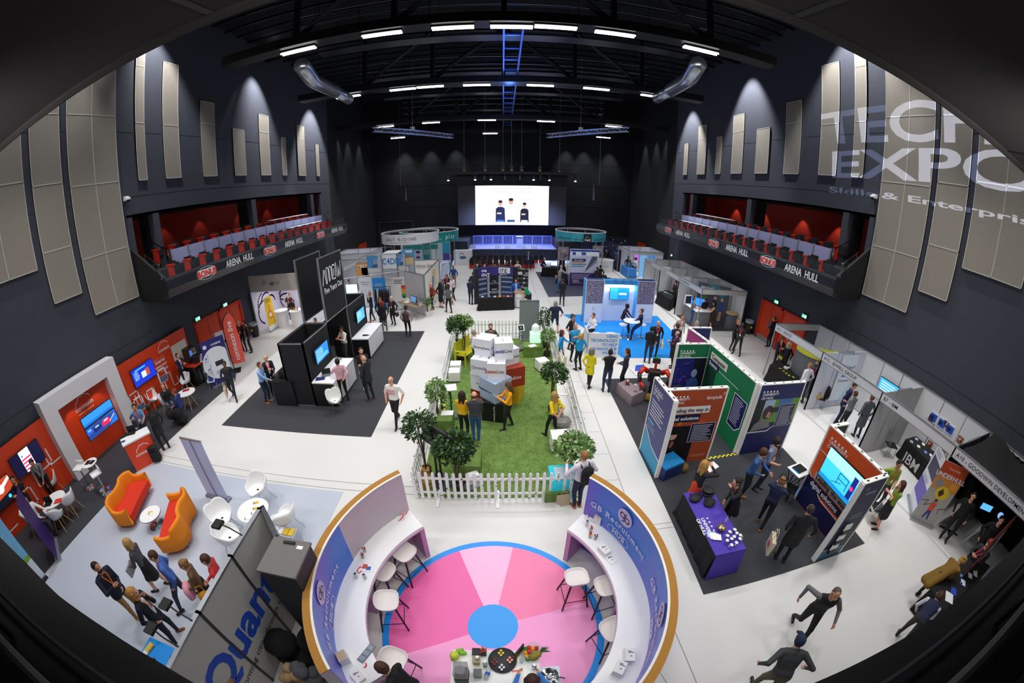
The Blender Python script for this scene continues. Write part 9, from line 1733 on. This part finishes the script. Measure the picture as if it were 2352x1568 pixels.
o,f=P(1620,1066,15,'person with long blond hair in a black jacket holding a sheet of paper',top='#121216',legs='#d8401c',hair='#b08040',style='long',skirt=1,arms=('phone','up'),ht=1.66,wide=.92,lan='#f0602c'); hang(o,f,.42,.08,.36,'white sheet of paper in the hand of the blond person','paper','#f0e8ea'); hang(o,f,-.1,-.28,.12,'black handbag of the blond person by the purple table','hand','#141416')
P(2066,1066,245,'person in a green tee and grey trousers talking beside the dark end panel',top='#7f9c3c',legs='#3c3e44',hair='black',sleeve='half',skin='t',arms=('clasp','hip'),lan='#f0602c',ht=1.8,nod=15); P(2071,1113,150,'person with long brown hair in a green tee and patterned skirt',top='#7a9a34',legs='#1c1c26',hair='#3c2418',style='long',sleeve='half',skirt=1,arms=('cross','cross'),ht=1.66,wide=.94)
for px,py in ((1576,1060),(1892,905)): pass
t=TH('garment','brown and yellow folded costume on the carpet beside the blue cube seat','costume',at(1570,1072,.15)); MB().ball((0,0,0),.16,mat('#6a521c',.8,noise=.5,scale=30),12,sz=.9).B('folded_cloth',t,smooth=True)
t=TH('handbag','mustard bag on the carpet beside the blue violet panel','handbag',at(1489,920,0)); MB().lathe([(.12,0),(.17,.12),(.13,.28),(.02,.3)],mat('#9a7a1c',.7),14,sy=.6).B('bag_body',t,smooth=True)
# --- IBM / SEWELL / SAUCE booths ---
P(1964,885,300,'tall person in a navy suit looking down in the SEWELL GROUP booth',top='#16204a',legs='#141c40',hair='#3c2418',ht=1.88,nod=30,lean=10,coat=.12,lan='#d03050'); P(1964,904,88,'person in a grey jumper seen from behind outside the SEWELL GROUP booth',top='#6c6e70',legs='#17181c',hair='#4a3424',arms=('cross','cross'),lan=None); P(2003,912,70,'person in a grey herringbone coat seen from behind by the SEWELL GROUP booth',top='#505358',legs='#141a2c',hair='#6a4228',coat=.42,ht=1.82)
P(1860,838,88,'person in a white shirt seen from behind at the booth marked SAUCE',top='#dedee2',legs='#2a2b30',hair='#9a7a50',style='buzz',arms=('down','down'),stance='step',ht=1.78); P(1876,833,225,'bearded person in a dark suit with a pink lanyard at the booth marked SAUCE',top='#16182a',legs='#14151d',hair='dark',beard=True,lan='#e8306a')
P(1797,779,250,'person with curly red hair, orange top and navy coat in the booth marked SAUCE',top='#141c3a',legs='#131318',hair='#7a3a1c',style='long',open_='#f0701c',arms=('phone','phone'),nod=25,ht=1.68); P(1813,791,215,'person with long blond hair in a black suit in the booth marked SAUCE',top='#121622',legs='#11131a',hair='#d8cc9c',style='long',ht=1.64,wide=.9)
P(1779,731,110,'security person in black standing before the right red doors',top='#101013',legs='#0f0f12',hair='brown',skin='l',arms=('clasp','down'),ht=1.8)
P(1696,737,285,'person in a black suit with a pink lanyard by the right waste bin',top='#14151b',legs='#101118',hair='light',lan='#e0406a',arms=('cross','chin'),shoe='#6a3a22'); P(1706,746,210,'person in a black polo with a red lanyard by the waste bin',top='#141418',legs='#15161b',hair='black',style='buzz',skin='d',lan='#d0304a',sleeve='half',arms=('clasp','clasp'),stance='wide')
ctable('display_table','black clothed table with yellow leaflets in the booth marked SAUCE',[at(*q,.78).xy for q in ((1768,838),(1785,826),(1838,862),(1832,872))],.78,BLKC,BLKC)
for i,(px,py) in enumerate(((1792,846),(1800,852),(1806,857),(1812,862),(1822,866))): t=TH('leaflet','yellow leaflet on the black table in the booth marked SAUCE','leaflet',at(px,py,.79),.3*i,'yellow leaflets on the SAUCE booth table'); MB().box(-.06,.06,-.04,.04,0,.008,mat('#c9c01c',.5)).B('sheet',t)
t=TH('white_device','white toy like device on the black table in the booth marked SAUCE','device',at(1806,846,.79),.4); MB().box(-.15,.15,-.1,.1,0,.1,WHITE).B('device_body',t,bevel=.03); MB().box(-.05,.2,-.05,.05,.1,.14,DARK).B('lid',t)
t=TH('yellow_sign_wall','curved grey pop-up wall with a yellow header in the booth marked SAUCE','display wall',(13.3,11.2,0),-.9); MB().arc((0,0),.95,1.0,200,340,0,2.0,mat('#6c6e72',.6),20).B('curved_wall',t); MB().arc((0,0),1.0,1.03,205,330,1.75,2.25,mat('#d8d83c',.5),20).B('yellow_header',t)
# --- blue stand and middle ---
P(1276,696,95,'person in a navy tee and shorts walking away with a camera',top='#15203e',legs='#1d2644',hair='grey',style='bob',sleeve='half',shorts=True,shoe='#2a2a2c',stance='wide',arms=(( .1,.35,-.02),(.1,.35,.0)),wide=1.2,ht=1.76)
P(1316,727,320,'person in a flat cap and black shirt with an orange lanyard on the walkway',top='#17181d',legs='#14151a',hair='#3c3a34',style='cap',sleeve='half',lan='#f0702c',arms=('hip','down')); P(1323,750,290,'person with grey hair in a bright blue polo with folded arms',top='#189ad8',legs='#111318',hair='grey',sleeve='half',arms=('cross','cross'),wide=1.1)
o,f=P(1292,764,345,'person with dark red hair in a bright blue coat holding a cream tote bag',top='#0f8ed0',legs='#131318',hair='#4a1c16',style='bob',arms=('fwd',(.1,.26,.0)),lan='#e0407a',ht=1.66); hang(o,f,.12,-.3,-.05,'cream tote bag on the arm of the person in a bright blue coat','tote','#d8c8a4')
P(1333,771,120,'person with blond hair in a bright blue polo seen from behind',top='#189ad8',legs='#111318',hair='#b09058',style='bob',sleeve='half',ht=1.66,arms=('clasp','down'))
P(1360,805,50,'person with grey hair in a yellow hooded raincoat',top='#d8cc14',legs='#141418',hair='#7a766a',style='bob',arms=('down','clasp'),ht=1.64,coat=.25,stance='step'); P(1402,808,88,'person in a black tee and jeans with folded arms seen from behind',top='#0f0f12',legs='#1c2a4a',hair='black',skin='t',sleeve='half',arms=('cross','cross'),ht=1.78); P(1440,806,150,'person in a navy hoodie with a pony tail watching the red robot',top='#262c3e',legs='#121216',hair='#3a2a20',style='pony',arms=('clasp','clasp'),ht=1.68,wide=1.05)
P(1362,724,205,'person in a white shirt seated with back turned on the bright blue carpet',top='#e8e2ea',legs='#17181f',hair='#4a3022',stance='sit',seat=.62,arms=('lap','lap')); P(1442,703,325,'person in a brown jacket seated at the white high table, leaning in',top='#3a2c30',legs='#1c1e2a',hair='#1c1210',style='curly',skin='d',stance='sit',seat=.68,arms=('table','table'),lean=15); P(1473,714,170,'person in a navy suit seated at the white high table',top='#141c38',legs='#1c3a6a',hair='brown',stance='sit',seat=.68,arms=('table','lap'))
P(1497,755,70,'person in a black tee standing before the person in a black coat',top='#101013',legs='#1c2a4a',hair='black',sleeve='half',arms=('clasp','down')); o,f=P(1513,742,262,'bald bearded person in a black coat with a badge holding a cream bag',top='#101014',legs='#111116',style='bald2',hair='light',beard=True,lan='#e0407a',arms=('down','down'),ht=1.82); hang(o,f,.05,.3,-.05,'cream bag held by the bearded person in a black coat',col='#e0d8a8',s=.7)
P(1567,728,280,'person in a beige suit with a pink lanyard behind the university panels',top='#a09684',legs='#c9c0ae',hair='#5a3c26',lan='#e0507a',open_='#e8e6ea',ht=1.8); P(1557,748,60,'person in a navy suit facing the person in beige',top='#1a2648',legs='#151a2a',hair='#3a2416',arms=('clasp','clasp')); P(1556,766,165,'person with receding hair in a dark suit near the white desk',top='#1c151c',legs='#15141a',hair='#2a1e18',style='bald2',arms=('phone','clasp'),lan='#e0406a'); P(1600,742,200,'person with grey hair half hidden by the Mechatronics panel',top='#6a6c70',legs='#22242a',hair='grey',style='bob',ht=1.62)
P(1595,687,330,'person in a grey tee and jeans at the WILBERFORCE booth desk',top='#6a6c70',legs='#2a5288',hair='brown',sleeve='half',shoe='#a8642a',arms=('fwd','fwd')); P(1621,687,92,'person in a black tee seen from behind in the WILBERFORCE booth',top='#0f0f12',legs='#101014',hair='brown',sleeve='half',arms=('clasp','clasp')); P(1641,697,150,'person with long black hair in a brown dress in the WILBERFORCE booth',top='#3a1e14',legs='#331a12',hair='black',style='long',skirt=1,sleeve='none',arms=('phone','phone'),ht=1.68,wide=.95)
P(1552,648,175,'person in a grey suit with a hand at the mouth in the CLICK booth',top='#4c4640',legs='#3a3632',hair='#3a2416',arms=('chin','clasp')); P(1558,664,190,'seated person with an orange lanyard in the CLICK booth',top='#151518',legs='#15151a',hair='#4a2c1c',stance='sit',lan='#f0602c')
P(1444,591,55,'person in a dark suit looking into the far right booth',top='#101116',legs='#101116',hair='black'); P(1461,594,170,'person in a white shirt, right one in the far right booth',top='#e8e6ea',legs='#15151a',hair='#2a1a14',skin='b'); P(1456,594,200,'person in a white shirt, left one in the far right booth',top='#dcdce2',legs='#15151a',hair='black')
P(1376,577,330,'person in a navy top and khaki trousers beyond the turquoise ring',top='#16203c',legs='#7a6c4a',hair='black'); P(1394,575,200,'person in black standing beyond the turquoise ring',top='#111114',legs='#101013',hair='black'); P(1404,572,200,'person with fair hair in a black dress beyond the turquoise ring',top='#1c1c20',legs='#1c1c20',hair='blond',style='bob',skirt=1,ht=1.66); P(1366,585,300,'person with fair hair leaning beside the purple promotional stand',top='#15161c',legs='#15161c',hair='#a8844a',lean=20,style='bob',ht=1.66)
P(1372,616,100,'person in a dark jumper, left of the two right of the purple stand',top='#2a2628',legs='#15161b',hair='#3a2a1c'); P(1379,612,110,'person in a black top, right of the two right of the purple stand',top='#15151a',legs='#15161b',hair='black')
P(1285,624,140,'person with blond hair in a grey jumper and jeans on the slate carpet',top='#7c7e80',legs='#3a68a4',hair='blond',style='bun',arms=('phone','phone'),ht=1.68); P(1293,644,88,'person in a navy suit seen from behind on the slate carpet',top='#121524',legs='#1c2032',hair='#4a3020',arms=('clasp','clasp'),stance='step',ht=1.8); P(1290,612,350,'person with white hair in a pale blue shirt by the purple stand',top='#a8bcd8',legs='#2a2c36',hair='silver',stance='sit',seat=.6,arms=('table','table'))
P(1214,580,262,'presenter in a blue suit speaking with a microphone before the seat rows',top='#15285e',legs='#15244c',style='bald',arms=('chin','fwd'),ht=1.8,stance='wide',open_='#e8e8ee'); P(1252,594,10,'person with fair hair bent over the sound desk',top='#131317',legs='#15161b',hair='silver',stance='sit',lean=25,arms=('table','table'))
P(1185,645,285,'person in a bright blue suit behind the pod counter',top='#1c5cc0',legs='#16306a',hair='brown',open_='#f0f0f4',skin='t'); P(1201,656,165,'person in a green polo leaning on the pod counter',top='#0f8a5c',legs='#131318',hair='black',sleeve='half',lean=38,arms=((.35,.15,.1),(.35,.15,.1)),stance='step'); P(1080,643,70,'person in a navy suit standing left of the one point wall',top='#15223c',legs='#15203a',hair='#2a1c16',arms=('clasp','clasp')); P(1087,628,80,'person half hidden behind the one point wall',top='#1c2436',legs='#15203a',hair='brown')
# --- middle left ---
P(848,675,215,'person in a navy suit with a hand on the chin by the blue banner',top='#141c36',legs='#152040',hair='#8a5a34',arms=('chin','cross'),open_='#a8c4e8',shoe='#a06a34',stance='step',ht=1.82); P(872,687,300,'person with long brown hair in a black coat, left of the three',top='#121216',legs='#15161b',hair='#5a3620',style='long',ht=1.68); o,f=P(877,696,110,'person with red hair in a black jacket and grey leggings',top='#131318',legs='#505258',hair='#8a2c14',style='bob',ht=1.68,coat=.15); o,f=P(898,685,255,'person with silver hair in a black coat holding a black handbag',top='#101014',legs='#101013',hair='silver',style='bob',ht=1.68,coat=.25,lan='#c04060'); hang(o,f,.03,.3,.05,'black handbag of the person with silver hair','hand','#15151a')
o,f=P(932,706,90,'person with a patterned backpack seen from behind near the wooden desk',top='#8a8288',legs='#101014',hair='#2a1812',shoe='#5a2420',ht=1.7,style='pony'); hang(o,f,-.2,0,.22,'dark red patterned backpack on the person near the wooden desk','pack','#3a2426')
P(982,655,10,'bald person in a black leather jacket by the yucca plant',top='#15151a',legs='#16161b',style='bald',wide=1.15); P(990,653,215,'bald person in a rust red jacket by the yucca plant',top='#8a3420',legs='#16161b',style='bald',shoe='#9a6a3c'); P(992,640,340,'person in a sleeveless top with bare arms behind the rust red jacket',top='#3a2c26',legs='#1c1c22',hair='#2a1a12',sleeve='none',skin='t')
P(1011,652,60,'person in a short black dress with a pink scarf in the chatting group',top='#15131a',legs='#17141b',hair='#1c1210',style='long',skirt=1,ht=1.66,wide=.92); P(1015,645,200,'person with grey hair behind the person in a short black dress',top='#5a5c60',legs='#22242a',hair='#6a665e',style='bob',ht=1.64); P(1026,634,265,'person with long red brown hair and a pink lanyard in the chatting group',top='#131116',legs='#15141a',hair='#5a2418',style='long',lan='#e0407a',arms=('cross','clasp'),ht=1.7); P(1040,637,185,'person in a pale pink shirt and black trousers in the chatting group',top='#dcc8d4',legs='#131317',hair='#5a3c28',arms=('phone','phone'),lan='#e0407a',wide=1.08)
o,f=P(1028,660,125,'person in a grey blazer with a cream tote bag walking away',top='#5c5e60',legs='#131317',hair='#2a1c14',ht=1.7,stance='step'); hang(o,f,-.02,-.27,.1,'cream tote bag on the shoulder of the person in a grey blazer',col='#e0d4c4',s=.9)
P(1041,613,92,'person in a blue jumper, nearer of the two by the racing rig',top='#16386e',legs='#7a6e74',hair='#7a5a34'); P(1034,588,170,'person in a blue jumper with white hair, farther of the two by the racing rig',top='#183a74',legs='#6a6068',hair='silver')
# --- seated audience ---
for i,(px,py,c,hr,n_) in enumerate(((1096,609,'#1c2a44','silver','white haired person in navy'),(1099,603,'#1a2238','brown','person in dark blue'),(1113,610,'#30405c','silver','white haired person in slate'),(1116,602,'#2a2426','dark','person in dark brown'),(1138,604,'#121216','black','person in black, rear one'),(1138,611,'#4a3a2c','light','person with light brown hair'),(1151,609,'#c8b4bc','red','person in pale pink'),(1165,603,'#121317','light','broad person in black'),(1189,602,'#d8d6da','grey','person in white'),(1192,613,'#5a4a1c','light','person in brown and yellow'),(1182,617,'#3a3028','dark','person at the end nearest the one point wall'))):
 P(px,py,90,'seated %s in the audience, seen from behind'%n_,top=c,legs='#15161b',hair=hr,stance='sit',group='seated audience')
# head count behind the booths
for px,py,l in ((803,645,'person with black hair seated behind the black tower panels'),): P(px,py,0,l,top='#22242a',hair='black',stance='sit')
# ---------------- lettering becomes real meshes ----------------
bpy.context.view_layer.update()
dg=bpy.context.evaluated_depsgraph_get()
for o in [o for o in bpy.data.objects if o.type=='FONT']:
 me=bpy.data.meshes.new_from_object(o.evaluated_get(dg)); n=bpy.data.objects.new('lettering',me); C.objects.link(n)
 n.parent=o.parent; n.location=o.location; n.rotation_euler=o.rotation_euler; n.scale=o.scale; nm=o.name
 cu=o.data; bpy.data.objects.remove(o); bpy.data.curves.remove(cu); n.name=nm
bpy.context.view_layer.update()
# pieces that stand apart become parts of their own
def split_loose(o,name):
 me=o.data; p=list(range(len(me.vertices)))
 def f(a):
  while p[a]!=a: p[a]=p[p[a]]; a=p[a]
  return a
 for e in me.edges:
  a,b=f(e.vertices[0]),f(e.vertices[1])
  if a!=b: p[a]=b
 gr={}
 for q in me.polygons: gr.setdefault(f(q.vertices[0]),[]).append(q)
 for ps in gr.values():
  b=MB(); ix={}
  for q in ps:
   for v in q.vertices:
    if v not in ix: ix[v]=len(b.v); b.v.append(tuple(me.vertices[v].co))
   b.f.append(tuple(ix[v] for v in q.vertices)); b.m.append(0)
  b.mats=[me.materials[ps[0].material_index]]; n=b.B(name,o.parent); n.matrix_parent_inverse=o.matrix_parent_inverse.copy(); n.matrix_basis=o.matrix_basis.copy()
 bpy.data.objects.remove(o)
for o in list(bpy.data.objects):
 k=o.name.split('.')[0]
 if o.type=='MESH' and k in ('legs_frame','crest','legs'): split_loose(o,{'legs_frame':'leg','crest':'crest_mark','legs':'leg'}[k])
bpy.context.view_layer.update()
